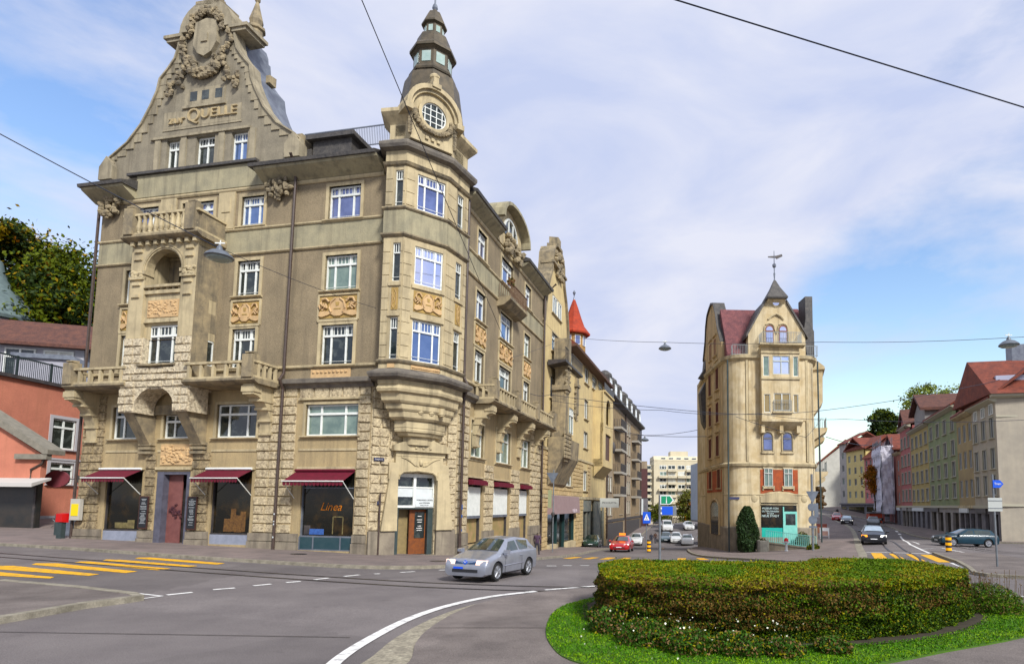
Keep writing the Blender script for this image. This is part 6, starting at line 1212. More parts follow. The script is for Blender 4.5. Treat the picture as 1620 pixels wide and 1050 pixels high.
def inpoly(P,x,y):
    r=np.zeros(len(x),bool); j=len(P)-1
    for i in range(len(P)):
        xi,yi=P[i]; xj,yj=P[j]; c=((yi>y)!=(yj>y))&(x<(xj-xi)*(y-yi)/(yj-yi+1e-12)+xi); r^=c; j=i
    return r
def noise2(x,y,s,seed=0):
    r=np.zeros_like(x); g=np.random.default_rng(seed)
    for k in range(7):
        a=g.uniform(0,6.28); f=s*(1+k*.45); r+=np.sin((x*math.cos(a)+y*math.sin(a))*f+g.uniform(0,6.28))/(1+k*.4)
    return r/3
grass=smooth([(-.25,17.3),(-.85,16.2),(-1.1,14.9),(-1.1,13.3),(-.9,11.9),(-.45,10.7),(.6,9.9),(2.0,9.75),(3.6,10.05),(5.3,10.85),(6.6,11.6),(9.0,12.95),(11.0,14.6),(11.9,16.2),(11.9,17.6),(10.8,19.2),(8.6,19.8),(5,19.6),(2,18.9),(.5,18.2),(-.25,17.3)],4)[:-1]
drape('grass_bed',[grass],.065,mat('grass_base',(.07,.15,.012),.9,(.05,.10,.01),3),.8,.05)
hb=smooth([(-.05,16.2),(.05,14.2),(.4,13.1),(1.5,12.25),(3.2,12.05),(5.0,12.25),(6.8,12.95),(8.4,14.1),(9.45,15.4),(9.6,16.6),(9.2,18.0),(8.2,18.75),(6.8,18.5),(5.4,17.2),(3.6,17.2),(1.6,17.5),(.4,17.2),(-.05,16.2)],5)[:-1]
def shrink(P,d):
    V=[Vector(p) for p in P]; r=[]; 
    for i,p in enumerate(V):
        t=(V[(i+1)%len(V)]-V[i-1]).normalized(); r.append((p.x-t.y*d,p.y+t.x*d))
    return r
area=sum(hb[i][0]*hb[(i+1)%len(hb)][1]-hb[(i+1)%len(hb)][0]*hb[i][1] for i in range(len(hb))); SG=1 if area>0 else -1
HH=1.13
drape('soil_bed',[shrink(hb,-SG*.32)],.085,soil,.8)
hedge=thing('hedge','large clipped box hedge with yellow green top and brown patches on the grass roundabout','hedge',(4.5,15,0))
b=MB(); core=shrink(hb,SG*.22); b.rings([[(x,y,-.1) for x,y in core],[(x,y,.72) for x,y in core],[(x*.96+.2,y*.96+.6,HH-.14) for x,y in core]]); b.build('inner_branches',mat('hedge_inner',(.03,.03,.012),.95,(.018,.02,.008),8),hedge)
n=150000
per=[Vector(p) for p in hb]; seg=[(per[(i+1)%len(per)]-per[i]).length for i in range(len(per))]; cum=np.cumsum([0]+seg)
t=RNG.uniform(0,cum[-1],n); i=np.clip(np.searchsorted(cum,t)-1,0,len(per)-1); A_=np.array(hb); B_=np.roll(A_,-1,axis=0); f=((t-cum[i])/np.array(seg)[i])[:,None]; q=A_[i]*(1-f)+B_[i]*f; d=B_[i]-A_[i]; d/=np.linalg.norm(d,axis=1)[:,None]; nin=np.c_[-d[:,1],d[:,0]]*SG
zz=RNG.uniform(.04,HH+.02,n); lump=noise2(t*1.0,zz*5,2.4,3)*.13+noise2(t,zz*3,7.,4)*.035; inn=np.abs(RNG.normal(0,.08,n))+lump+.06+np.clip(zz-.78,0,1)**1.5*1.3; q=q+nin*inn[:,None]
nt_=70000; bx=RNG.uniform(-.3,10,nt_*2); by=RNG.uniform(11,19,nt_*2); k=inpoly(shrink(hb,SG*.06),bx,by); bx,by=bx[k][:nt_],by[k][:nt_]; tz_=HH+noise2(bx,by,1.6,5)*.06+noise2(bx,by,6,6)*.025-np.abs(RNG.normal(0,.04,len(bx)))+np.where(RNG.uniform(size=len(bx))<.02,RNG.uniform(0,.09,len(bx)),0)
P=np.r_[np.c_[q,zz],np.c_[bx,by,tz_]]; gr=hv(P); P[:,2]+=gr+.05
nz=noise2(P[:,0]*1.0+P[:,2]*1.3,P[:,1]*1.0-P[:,2],2.0,9)+RNG.normal(0,.35,len(P)); u_=RNG.uniform(size=len(P)); ztop=P[:,2]-gr
m_=np.zeros(len(P),int); m_[u_<.30]=3; top_=ztop>HH-.12
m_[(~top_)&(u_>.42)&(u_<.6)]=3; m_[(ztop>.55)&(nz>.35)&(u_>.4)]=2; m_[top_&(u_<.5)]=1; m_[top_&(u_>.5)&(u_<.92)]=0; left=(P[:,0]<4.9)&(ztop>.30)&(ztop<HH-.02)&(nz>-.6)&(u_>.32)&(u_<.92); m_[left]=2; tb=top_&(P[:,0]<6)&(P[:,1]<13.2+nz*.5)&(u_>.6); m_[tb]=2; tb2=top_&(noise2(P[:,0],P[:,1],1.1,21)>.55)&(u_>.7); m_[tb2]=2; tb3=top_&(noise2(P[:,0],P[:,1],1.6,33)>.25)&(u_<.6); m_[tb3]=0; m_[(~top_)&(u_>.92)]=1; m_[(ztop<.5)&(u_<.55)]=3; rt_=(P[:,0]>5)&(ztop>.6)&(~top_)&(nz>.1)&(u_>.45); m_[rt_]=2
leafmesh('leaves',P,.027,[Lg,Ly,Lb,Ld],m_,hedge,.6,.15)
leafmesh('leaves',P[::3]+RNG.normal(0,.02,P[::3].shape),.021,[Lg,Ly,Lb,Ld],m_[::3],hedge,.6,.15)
# grass blades
n=130000; x=RNG.uniform(-1.3,12.2,n); y=RNG.uniform(9.5,20,n); k=inpoly(grass,x,y)&~inpoly(shrink(hb,-SG*.2),x,y); x,y=x[k],y[k]; z=hv(np.c_[x,y])+.065
hgt=.035+.03*RNG.uniform(size=len(x)); P=np.c_[x,y,z+hgt*.5]; o=leafmesh('grass',P,.026,[Gg,Gy,Ld],np.where(noise2(x,y,3,2)+RNG.normal(0,.5,len(x))>.35,1,np.where(RNG.uniform(size=len(x))<.06,2,0)),None,.35,1.2); tag(o,kind='stuff')
# weeds and flowers along the hedge foot
def clump(cx,cy,r,hh,n,size,mats,mi,name,label=None,asp=.5,par=None,sq=1):
    a=RNG.uniform(0,6.28,n); rr=r*np.sqrt(RNG.uniform(size=n)); x=cx+rr*np.cos(a); y=cy+rr*np.sin(a)*sq; z=hv(np.c_[x,y])+.08+hh*RNG.uniform(size=n)*(1-.5*(rr/r)**2)
    return leafmesh(name,np.c_[x,y,z],size,mats,RNG.choice(len(mats),n,p=mi),par,asp,.4)
tw=leaf('weed_green',(.05,.12,.02),(.03,.07,.012)); st=leaf('dry_stems',(.20,.13,.06),(.12,.08,.04)); fw=mat('white_flower',(.75,.75,.62),.6,(.6,.6,.5),9)
W_=[(.35,13.0,.45,.45),(.9,12.0,.5,.5),(1.7,11.4,.5,.45),(2.6,11.3,.5,.4),(3.4,11.2,.4,.3),(.1,14.1,.35,.4),(4.4,11.45,.35,.28)]
gw=tag(clump(.35,13.0,.5,.55,2400,.035,[tw,st,Ly,Ld],[.45,.25,.1,.2],'weeds'),kind='stuff')
for (a,b_,r,hh) in W_[1:]: tag(clump(a,b_,r,hh,2600,.032,[tw,st,Ly,Ld],[.5,.2,.1,.2],'weeds'),kind='stuff')
P=[]
for _ in range(80): a,b_,r,hh=random.choice(W_[:5]); P.append((a+random.gauss(0,r*.6),b_+random.gauss(0,r*.4),h(a,b_)+random.uniform(.25,.75)))
for _ in range(16): x_,y_=random.uniform(-.9,1.5),random.uniform(10.5,13.5); P.append((x_,y_,h(x_,y_)+.12))
tag(leafmesh('wild_flowers',P,.018,[fw],[0]*len(P),None,1.,0),kind='stuff')
bsh=thing('tall_grass_clump','clump of tall grass and dry seed heads at the right end of the hedge','plant',(10.2,15.8,0))
clump(10.2,16.0,.85,.75,9000,.035,[Lg,tw,st],[.5,.35,.15],'leaves',par=bsh,asp=.3,sq=.8)
b=MB()
for _ in range(60):
    x_,y_=10.2+random.gauss(0,.4),16+random.gauss(0,.35); z_=h(x_,y_); b.tube([(x_,y_,z_),(x_+random.gauss(0,.08),y_,z_+random.uniform(.7,1.15))],.006,3); b.ball((x_,y_,z_+random.uniform(.7,1.1)),.02,4,3)
b.build('stems',st,bsh)
bark=mat('tree_bark',(.09,.065,.045),.95,(.05,.04,.03),6,.6,10)
def tree(name,label,x,y,z,ht,crown,n,size,mats,pr,spread=.9,ncl=60,trunk=.25,group=None):
    t=thing(name,label,'tree',(x,y,z),group); b=MB(); tops=[]
    b.tube([(x,y,z-1),(x+.1,y,z+ht*.3),(x-.1,y,z+ht*.6),(x,y,z+ht*.85)],trunk,7,trunk*.2)
    P=[];Mi=[]
    for (cx,cy,cz,rx,ry,rz),w_ in crown:
        for k in range(int(ncl*w_)):
            v=RNG.normal(size=3); v/=np.linalg.norm(v); r=RNG.uniform(.55,1.0)**.6; c=np.array([x+cx+v[0]*rx*r,y+cy+v[1]*ry*r,z+cz+v[2]*rz*r]); m=int(n*w_/(ncl*w_)); sp=spread*RNG.uniform(.6,1.3)
            g=RNG.normal(size=(m,3))*np.array([sp,sp,sp*.6]); P.append(c+g); mm=RNG.choice(len(mats),p=pr); u=RNG.uniform(size=m); Mi.append(np.where(u<.65,mm,RNG.choice(len(mats),m,p=pr)))
            if k%4==0: s0=z+ht*RNG.uniform(.3,.7); b.tube([(x,y,s0),tuple((np.array([x,y,s0])+c)/2+RNG.normal(0,.3,3)),tuple(c)],trunk*.3,4,.03)
    b.build('trunk',bark,t); leafmesh('crown',np.concatenate(P),size,mats,np.concatenate(Mi),t,.6,.2); return t
TG=leaf('tree_leaf_green',(.10,.12,.015),(.05,.07,.010)); TD=leaf('tree_leaf_dark',(.028,.045,.012),(.015,.028,.008)); TY=leaf('tree_leaf_gold',(.28,.19,.012),(.17,.12,.012)); TO=leaf('tree_leaf_orange',(.36,.14,.015),(.24,.08,.012)); TP_=leaf('tree_leaf_pale',(.26,.30,.08),(.16,.22,.05))
for i,(x,y,z,ht,rx,lab) in enumerate([(-74,70,11.5,24,9,'huge dark green tree with gold tips at the left edge, behind the domed turret'),(-61,72,6.5,25,9,'tall green and gold tree directly behind the tiled roof house'),(-52,74,5.5,23,8,'green tree with golden crown tips half hidden by the left edge of the corner house'),(-66,66,8,18,8,'lower dark green tree behind the grey shed and tiled roof')]):
    tree('broadleaf_tree',lab,x,y,z,ht,[((0,0,ht*.62,rx,rx,ht*.40),1)],70000,.24,[TG,TD,TY,TO],[.42,.41,.15,.02],1.2,110,.5,'park trees behind the left houses')
tree('conifer_tree','dark conical evergreen towering over the roofs at the bend of the right-hand street',81.5,170,14,18,[((0,0,4,6.8,5,3.6),.4),((0,0,8,5.4,4.5,3.6),.35),((0,0,12.5,3.2,3,3.6),.25)],30000,.36,[TD,TG],[.8,.2],.7,150,.4)
tree('autumn_tree','orange brown autumn tree in front of the pale blue house',51.9,113,-.3,12,[((0,0,8.2,1.1,1.2,2.6),1)],6000,.17,[TO,leaf('tree_leaf_brown',(.22,.11,.03)),TY],[.5,.35,.15],.5,50,.2)
tree('sparse_tree','sparse pale leaved tree rising behind the ochre and pink houses',85,150,15,20,[((0,0,14.5,8,6,4.2),1)],5200,.26,[TP_,TG],[.7,.3],.9,60,.3)
tree('sparse_tree','small bright green tree beside the steel chimney on the right roof',44.5,66,12,7,[((0,0,4.3,2.6,2,2.3),1)],1800,.14,[TP_,TG],[.7,.3],.5,30,.1)
tree('street_tree','thin olive street tree in front of the apartment block',27.2,185,-5,11,[((0,0,7.5,2.8,2.5,4.5),1)],5000,.25,[leaf('olive_leaf',(.12,.12,.03)),TO,TG],[.6,.1,.3],.8,40,.2)
tree('street_tree','low green street tree at the foot of the apartment block, behind the direction sign',19,184,-5,8,[((0,0,5.5,3,2.5,2.6),1)],3000,.25,[TG,leaf('olive_leaf',(.12,.12,.03))],[.6,.4],.8,30,.2)
tree('distant_tree','dark tree at the far end of the right-hand street, under the flatiron balconies',51,170,3,8,[((0,0,5,4.5,3,3.2),1)],5000,.3,[TD,TG],[.7,.3],.8,40,.3)
# cypress and pots by the flatiron house
cy=thing('columnar_shrub','tall dense dark green columnar shrub at the left front of the flatiron house','shrub',(12.5,50.6,-1.1)); n=16000; zz=RNG.uniform(0,3.7,n); rad=.86*np.clip(1-(zz/4.0)**4,.25,1)*(.75+.25*np.minimum(1,zz/.8)); a=RNG.uniform(0,6.28,n); rr=rad*RNG.uniform(.6,1.05,n)*(1+.14*np.sin(a*3+zz*2)); ls=mat('cypress_leaf',(.012,.035,.010),.7,(.03,.06,.015),5)
leafmesh('foliage',np.c_[12.5+rr*np.cos(a),50.6+rr*np.sin(a),-1.0+zz],.075,[ls,TD],(RNG.uniform(size=n)<.25).astype(int),cy,.5,.6)
b=MB(); b.lathe((12.5,50.6,-1.2),[(.6,0),(.72,.8),(.7,2.2),(.5,3.2),(.1,3.6)],10); b.build('stem',mat('shrub_inner',(.01,.018,.006),.9),cy)
con=mat('concrete_pot',(.22,.21,.18),.9,(.15,.14,.12),3)
t=thing('plant_pot','round grey concrete pot beside the columnar shrub','pot',(13.6,49.9,-1.1)); b=MB(); b.lathe((13.6,49.9,-1.15),[(.42,0),(.5,.1),(.5,1.05),(.46,1.1),(.4,1.05)],14); b.build('pot',con,t); clump(13.6,49.9,.45,1.2,900,.07,[TD,st,leaf('reddish_leaf',(.15,.05,.03))],[.5,.2,.3],'plant',par=t)
# entrance ramp wall and railing
rw_=thing('ramp_wall','low dark stone ramp wall carrying the turquoise railing in front of the flatiron shop','wall',(15,49.3,-1)); W1=Fr((13.9,50.2),(17.1,47.6)); b=MB(); b.prism(W1,[(0,-1.3),(W1.L,-1.2),(W1.L,-.62),(0,-.28)],-.3,0); b.prism(W1,[(-.1,-.28),(W1.L+.1,-.62),(W1.L+.1,-.55),(-.1,-.2)],-.33,.04); b.build('wall',plinth,rw_)
tr_=thing('railing','turquoise metal railing along the ramp of the flatiron shop','railing',(15,49,-.5)); b=MB(); n=26
for k in range(n+1): u=W1.L*k/n; z=-.2-.35*k/n; b.box(W1,u-.018,u+.018,z,z+.95,-.17,-.13)
for dz in (.05,.92): b.prism(W1,[(0,-.2+dz),(W1.L,-.55+dz),(W1.L,-.51+dz),(0,-.16+dz)],-.18,-.12)
b.build('bars',mat('mint_paint',(.25,.55,.50),.5),tr_)
clump(16.9,47.5,.4,.45,700,.07,[TG,Ly],[.7,.3],'low_shrub').update_tag() if 0 else None
t=thing('low_shrub','small green shrub at the foot of the traffic sign pole by the ramp','shrub',(16.7,47.0,-1)); clump(16.7,47.0,.5,.5,900,.06,[TG,Ly,TD],[.5,.2,.3],'leaves',par=t)
t=thing('potted_olive','dark shrub in a pot behind the turquoise railing','plant',(17.2,51,-.3)); b=MB(); b.lathe((17.2,51,-.5),[(.35,0),(.45,.7),(.4,.72)],10); b.build('pot',dg,t); clump(17.2,51,.6,1.3,1300,.07,[TD,TG,st],[.5,.3,.2],'leaves',par=t)
t=thing('hydrant','grey fire hydrant with red cap in front of the ramp wall','hydrant',(14.9,47.9,h(14.9,47.9))); hz=h(14.9,47.9)+.12; b=MB(); b.lathe((14.9,47.9,hz),[(.16,0),(.16,.06),(.1,.1),(.1,.62),(.17,.66),(.17,.78)],10); b.tube([(14.65,47.9,hz+.7),(15.15,47.9,hz+.7)],.07,8); b.build('body',mat('grey_hydrant_paint',(.42,.43,.44),.5),t); b=MB(); b.lathe((14.9,47.9,hz),[(.17,.78),(.19,.82),(.15,.98),(.05,1.05)],10); b.build('cap',MATS['red_paint'],t)
# ------------------------------------------------------------ signs, poles, bollards
gal=mat('galvanised_steel',(.22,.235,.25),.5,(.15,.165,.18),5,metal=.4); blu=mat('sign_blue',(.005,.08,.50),.45); grs=mat('sign_green',(.0,.22,.11),.45); bk=mat('sign_back_grey',(.13,.15,.18),.6,(.09,.105,.13),3); wsg=mat('sign_white',(.75,.76,.78),.45)
def pole(b,x,y,z0,z1,r=.04): b.tube([(x,y,z0),(x,y,z1)],r,8)
V=Fr((0,0),u=(1,0))
def at(x,y,u=(1,0)): return Fr((x,y),u=u)
t=thing('direction_sign','grey post with a green arrow sign above a blue direction sign, behind the hedge','sign',(3.77,36.8,h(3.77,36.8))); b=MB(); pole(b,3.77,36.8,-.6,3.35,.075); b.build('post',gal,t)
f=at(3.77,36.7); b=MB(); b.prism(f,[(0.02,2.78),(.62,2.78),(.85,3.06),(.62,3.34),(.02,3.34)],-.02,.0); b.build('arrow_panel',wsg,t); b=MB(); b.prism(f,[(.07,2.83),(.6,2.83),(.78,3.06),(.6,3.29),(.07,3.29)],0,.012); p=b.build('green_face',grs,t); b=MB(); b.prism(f,[(.36,2.86),(.42,2.86),(.40,3.26),(.38,3.26)],.012,.02); b.build('road_symbol',wsg,p)
b=MB(); b.box(f,.02,1.0,2.12,2.7,-.02,0); b.build('sign_frame',gal,t); b=MB(); b.box(f,.1,.78,2.16,2.66,0,.012); p=b.build('blue_face',blu,t); b=MB(); b.box(f,.04,.12,2.2,2.3,.0,.015); b.box(f,.04,.12,2.5,2.6,0,.015); b.build('reflector',wsg,p)
t=thing('pedestrian_sign','blue square pedestrian crossing sign with white triangle over a striped bollard','sign',(4.45,55.2,-1.5)); b=MB(); pole(b,4.45,55.3,-1.6,2.1,.05); b.build('post',gal,t); f=at(4.45,55.1); b=MB(); b.block(f,-.36,.36,1.05,2.1,-.03,.0,.02); p=b.build('blue_face',blu,t); b=MB(); b.prism(f,[(-.26,1.35),(.26,1.35),(0,1.95)],0,.012); p2_=b.build('white_triangle',wsg,p)
b=MB(); b.ball(f.w(.02,1.76,.015),(.04,.01,.04),6,5); b.tube([f.w(0,1.7,.016),f.w(-.01,1.55,.016),f.w(-.1,1.4,.016)],.018,4); b.tube([f.w(-.01,1.55,.016),f.w(.08,1.4,.016)],.018,4); b.tube([f.w(-.09,1.6,.016),f.w(.08,1.62,.016)],.015,4); b.build('walking_figure',blk,p)
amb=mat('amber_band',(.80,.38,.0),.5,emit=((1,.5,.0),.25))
def bollard(x,y,lab):
    z=h(x,y)+.02; t=thing('striped_bollard',lab,'bollard',(x,y,z),'yellow and black bollards'); b=MB(); b.lathe((x,y,z),[(.2,0),(.17,.05),(.17,1.05),(.12,1.1)],14); b.build('post',blk,t)
    for k in range(3): b=MB(); b.lathe((x,y,z),[(.178,.1+k*.34),(.178,.27+k*.34)],14); b.build('amber_band',amb,t)
bollard(4.6,54.4,'black and yellow striped bollard under the pedestrian crossing sign'); bollard(23.1,39.9,'black and yellow striped bollard on the island in front of the dark blue hatchback')
t=thing('traffic_sign_pole','grey pole with backs of a triangular and two round signs, at the turquoise railing','sign',(16.2,45.6,h(16.2,45.6))); b=MB(); pole(b,16.2,45.6,-.9,5.2,.09); b.build('post',gal,t); f=at(16.2,45.5)
b=MB(); b.prism(f,[(-.48,3.9),(.48,3.9),(.05,3.05),(-.05,3.05)],-.02,.0); b.build('triangle_back',bk,t); b=MB(); b.prism(f,circ(f,-.08,2.7,.3,0,2*math.pi,18),-.02,.01); b.build('round_sign_back',bk,t); b=MB(); b.box(f,.12,.42,1.95,3.0,-.03,.0); b.build('box_back',bk,t); b=MB(); b.prism(f,circ(f,-.02,1.75,.33,0,2*math.pi,18),0.0,.03); b.build('round_sign_back',bk,t); b=MB(); b.box(f,-.3,.3,1.15,1.3,-.02,.01); b.build('plate_back',bk,t)
t=thing('blue_arrow_sign','slim grey post with a blue arrow sign and a pale panel on the right island','sign',(18.6,28.3,.1)); b=MB(); b.tube([(18.62,28.3,0),(18.6,28.3,3.0),(18.58,28.3,4.35)],.045,8); b.build('post',gal,t); f=at(18.62,28.22,(1,0)); b=MB(); b.prism(f,[(-.08,3.72),(.26,3.72),(.42,3.9),(.26,4.08),(-.08,4.08)],-.015,.0); b.build('arrow_panel',blu,t)
txt('Tram',.15,f,.14,3.9,.004,wsg,t)
b=MB(); b.box(f,-.33,.33,2.62,3.25,-.05,-.03); b.build('pale_panel',mat('pale_sign_back',(.40,.42,.40),.6),t); b=MB(); b.box(f,-.34,.34,3.1,3.13,-.03,-.01); b.box(f,-.34,.34,2.75,2.78,-.03,-.01); b.build('clamp',gal,t)
t=thing('give_way_sign','grey back of a triangular sign on a pole beyond the silver car','sign',FB.w(16.2,-1.4,1.6)); q=FB.w(16.0,0,1.6); b=MB(); pole(b,q[0],q[1],-1.6,5.6,.05); b.build('post',gal,t); f=at(q[0]-.1,q[1]-.1); b=MB(); b.prism(f,[(-.5,5.35),(.5,5.35),(.05,4.5),(-.05,4.5)],-.02,0); b.build('triangle_back',bk,t); b=MB(); b.box(f,-.35,-.05,2.4,3.9,-.3,-.02); b.build('control_box',mat('olive_box',(.25,.27,.16),.6),t); b=MB(); b.ball((q[0],q[1]-.15,1.9),(.16,.08,.2),8,6); b.build('signal_head',darkm,t)
t=thing('oval_sign','dull red oval sign on a wall arm at the left edge of the corner house','sign',(-39,43.5,4)); f=at(-38.7,43.0,(1,0)); b=MB(); b.prism(f,[(1.05*.85*math.cos(a*math.pi/10),4.15+.6*math.sin(a*math.pi/10)) for a in range(20)],-.06,.06); b.build('panel',mat('dull_red_sign',(.20,.05,.06),.6,(.14,.04,.05),4),t); b=MB(); b.tube([f.w(.85,4.15,0),f.w(2.2,4.15,0)],.04); b.box(f,1.5,1.7,3.9,4.4,-.1,.1); b.build('arm',darkm,t)
def aframe(x,y,lab,c1,c2,w=1.0,hh=1.3):
    z=h(x,y)+.12; t=thing('a_board',lab,'a-board',(x,y,z),'pavement boards'); f=at(x,y,(.98,-.1)); b=MB()
    for s in (-1,1): b.box(f,s*w/2-.04,s*w/2+.04,z,z+hh,-.05,.05)
    b.box(f,-w/2,w/2,z+hh-.06,z+hh,-.05,.05); b.build('frame',c1,t); b=MB(); b.box(f,-w/2+.04,w/2-.04,z+.3,z+hh-.06,-.03,.03); b.build('panel',c1,t); b=MB(); b.box(f,-w/2+.1,w/2-.1,z+.35,z+hh-.4,.03,.04); b.build('poster',c2,t)
aframe(27.2,72.6,'white pavement board with a pinkish poster by the flatiron side wall',wsg,mat('pinkish_poster',(.50,.32,.26),.6,(.35,.22,.2),4)); aframe(29.6,80,'dark red pavement board behind the white one',mat('dark_red_board',(.15,.04,.03),.6),mat('orange_poster',(.35,.16,.10),.6),1.3,1.5)
for (x,y,lab) in ((-35.8,42.0,'folding table on the terrace of the black shop front'),(-34.4,42.2,'folding chair beside the table at the black shop front')):
    t=thing('bistro_table' if 'table on' in lab else 'bistro_chair',lab,'table' if 'table on' in lab else 'chair',(x-1.5,y,.6)); z=h(x,y)+.12; f=at(x-1.5,y); b=MB(); b.box(f,-.45,.45,z+.7,z+.74,-.4,.4); b.build('top',gal,t); b=MB()
    for s in (-1,1): b.tube([f.w(s*.4,z,.3),f.w(-s*.4,z+.7,.3)],.02,4); b.tube([f.w(s*.4,z,-.3),f.w(-s*.4,z+.7,-.3)],.02,4)
    b.build('leg',gal,t)
# ------------------------------------------------------------ wires and hanging lamps
wm=mat('overhead_wire',(.03,.035,.05),.5)
def wire(pts,r=.014,sag=.2,label='thin overhead wire'):
    b=MB(); o=[]
    for i in range(len(pts)-1):
        a,c=Vector(pts[i]),Vector(pts[i+1])
        for k in range(8): t_=k/8; p=a.lerp(c,t_); p.z-=sag*4*t_*(1-t_); o.append(p)
    o.append(Vector(pts[-1])); b.tube(o,r,4); x=b.build('overhead_wire',wm); tag(x,label,'wire',None); return x
wire([(-35,12,20.5),(-21.09,20,15.44),(-15.81,24,13.15)],.02,.05,'overhead wire from the upper left to the street lamp in front of the oriel'); wire([(-15.81,24,13.15),(-11.87,31.0,12.96)],.013,.15,'thin wire from the street lamp towards the corner turret')
wire([(-7.79,10,23.5),(-7.79,18,18.85),tuple(FB.w(9.6,13.4,.05))],.018,0.02,'steep overhead wire crossing in front of the corner turret')
wire([(-4,10.9,14.6),(1.54,12,13.56),(10.41,14,12.6),(18,16,12.2)],.022,.0,'thick dark wire across the top right of the sky')
wire([tuple(FB.w(8,13.2,0)),(-2.89,55,18.28)],.012,.1,'thin wire along the side wall of the corner house'); wire([(-2.89,55,18.28),(4.21,38,13.2),(13,34.5,12.35),(22.21,32,12.0),(30,31,12.6)],.014,.1,'long wire carrying the two street lamps on the right')
wire([tuple(FB.w(14,11.8,0)),(-4.15,50,11.9),(11.29,50,10.4),(19.65,51,11.02),(35.4,56,14.27),(41,57,16)],.022,.15,'tram wire crossing in front of the flatiron house'); wire([(-4,50,11.4),(5,47,10.2),(12.34,46,9.87),(19,46,9.5),(32.15,45,9.43)],.018,.2,'lower tram wire crossing in front of the flatiron house')
wire([(3,88,13.2),(10.98,60,9.65)],.03,.2,'wire over the descending street beside the flatiron house'); wire([(11.5,50,10.2),(17,49,8.4),(19.1,51,10.3)],.02,.1,'short sagging tram wire on the front of the flatiron house'); wire([(19.8,52,8.8),(33,70,10.0),(45,90,12)],.03,.3,'wire over the climbing street'); wire([(-1,75,13.0),(6.17,80,12.0),(13,76,12.4)],.03,.2,'wire carrying the lamp over the descending street')
def lamp(x,y,z,lab,s=1.):
    t=thing('street_lamp',lab,'street lamp',(x,y,z),'hanging street lamps'); b=MB(); b.lathe((x,y,z),[(.40*s,0),(.44*s,.03*s),(.40*s,.10*s),(.26*s,.22*s),(.11*s,.28*s),(.07*s,.40*s),(.03*s,.46*s)],18); b.build('shade',mat('lamp_shade_metal',(.16,.18,.20),.4,(.11,.12,.14),5,metal=.3),t,smooth=40); b=MB(); b.lathe((x,y,z),[(.2*s,-.08*s),(.34*s,-.04*s),(.38*s,.005*s)],16); b.build('diffuser',mat('lamp_glass',(.30,.36,.34),.25,(.2,.25,.24),4),t); b=MB(); b.tube([(x,y,z+.4*s),(x+.02,y,z+.62*s)],.02*s,5); b.box(at(x,y),-.16*s,.16*s,z+.5*s,z+.54*s,-.02,.02); b.build('hanger',white,t)
lamp(-15.75,24,12.68,'street lamp hanging on a wire in front of the oriel balcony',1.25); lamp(4.21,38,12.75,'small street lamp hanging against the sky left of the flatiron house',.95); lamp(22.25,32,11.55,'street lamp hanging against the sky at the right edge, above the steel chimney',1.15); lamp(6.17,80,11.3,'distant street lamp over the descending street beside the grey brown house',1.3)
# ------------------------------------------------------------ cars
tyre=mat('tyre_rubber',(.015,.015,.015),.8); rim=mat('alloy_rim',(.42,.43,.45),.35,(.3,.31,.33),8,metal=.7); cglass=mat('car_glass',(.012,.018,.016),.05,(.03,.045,.035),2.5,spec=.9,coat=.7); cglass2=mat('bright_car_glass',(.42,.52,.55),.08,(.55,.62,.66),2,metal=.6,spec=1,coat=.5)
blkp=mat('black_plastic',(.015,.015,.017),.6); hl=mat('headlamp_lit',(.8,.6,.5),.2,emit=((1,.6,.42),.75)); hlw=mat('headlamp_white',(.8,.8,.75),.2,emit=((1,.95,.85),1.6)); hlo=mat('indicator_amber',(.8,.3,.05),.3,emit=((1,.3,.03),1.3)); tl=mat('tail_lamp',(.5,.01,.02),.3,emit=((1,.02,.03),.8)); lens=mat('lamp_lens',(.5,.52,.52),.15,(.4,.42,.42),6,coat=.5)
ST={'hatch':[(2.07,.30,.68,.47,.51,.60),(2.055,.20,.81,.57,.61,.68),(1.97,.19,.845,.71,.765,.70),(1.25,.19,.865,.83,.905,.72),(.95,.19,.867,.89,.965,.73),(.12,.19,.867,.93,1.375,.56),(-.6,.19,.867,.94,1.435,.59),(-1.62,.19,.865,.96,1.36,.57),(-1.93,.19,.855,.965,1.02,.66),(-2.03,.24,.82,.80,.86,.68),(-2.07,.32,.74,.58,.64,.62)],
'sedan':[(2.25,.30,.66,.48,.52,.56),(2.2,.22,.80,.60,.64,.66),(2.0,.19,.86,.68,.72,.70),(1.3,.19,.88,.78,.84,.72),(.9,.19,.885,.86,.92,.73),(.05,.19,.885,.91,1.33,.57),(-.6,.19,.885,.92,1.40,.60),(-1.2,.19,.885,.94,1.34,.57),(-1.85,.19,.875,.93,.99,.68),(-2.2,.22,.84,.86,.92,.70),(-2.28,.32,.72,.6,.68,.6)],
'suv':[(2.1,.34,.70,.62,.68,.6),(2.05,.26,.82,.74,.80,.68),(1.9,.24,.87,.86,.90,.72),(1.25,.24,.89,.96,1.04,.74),(.95,.24,.89,1.02,1.10,.75),(.3,.24,.89,1.06,1.56,.60),(-.6,.24,.89,1.08,1.64,.63),(-1.7,.24,.885,1.1,1.58,.61),(-2.0,.24,.87,1.08,1.2,.7),(-2.08,.3,.82,.9,1.0,.7),(-2.1,.4,.75,.7,.8,.66)],
'van':[(2.3,.34,.75,.7,.8,.66),(2.25,.28,.88,.9,.98,.74),(2.1,.25,.93,1.02,1.1,.8),(1.75,.25,.95,1.12,1.22,.82),(1.55,.25,.95,1.15,1.3,.83),(1.1,.25,.95,1.2,1.88,.72),(0,.25,.95,1.2,1.96,.76),(-1.8,.25,.95,1.2,1.94,.76),(-2.15,.25,.94,1.2,1.86,.76),(-2.25,.28,.92,1.1,1.3,.76),(-2.3,.4,.85,.8,.9,.7)]}
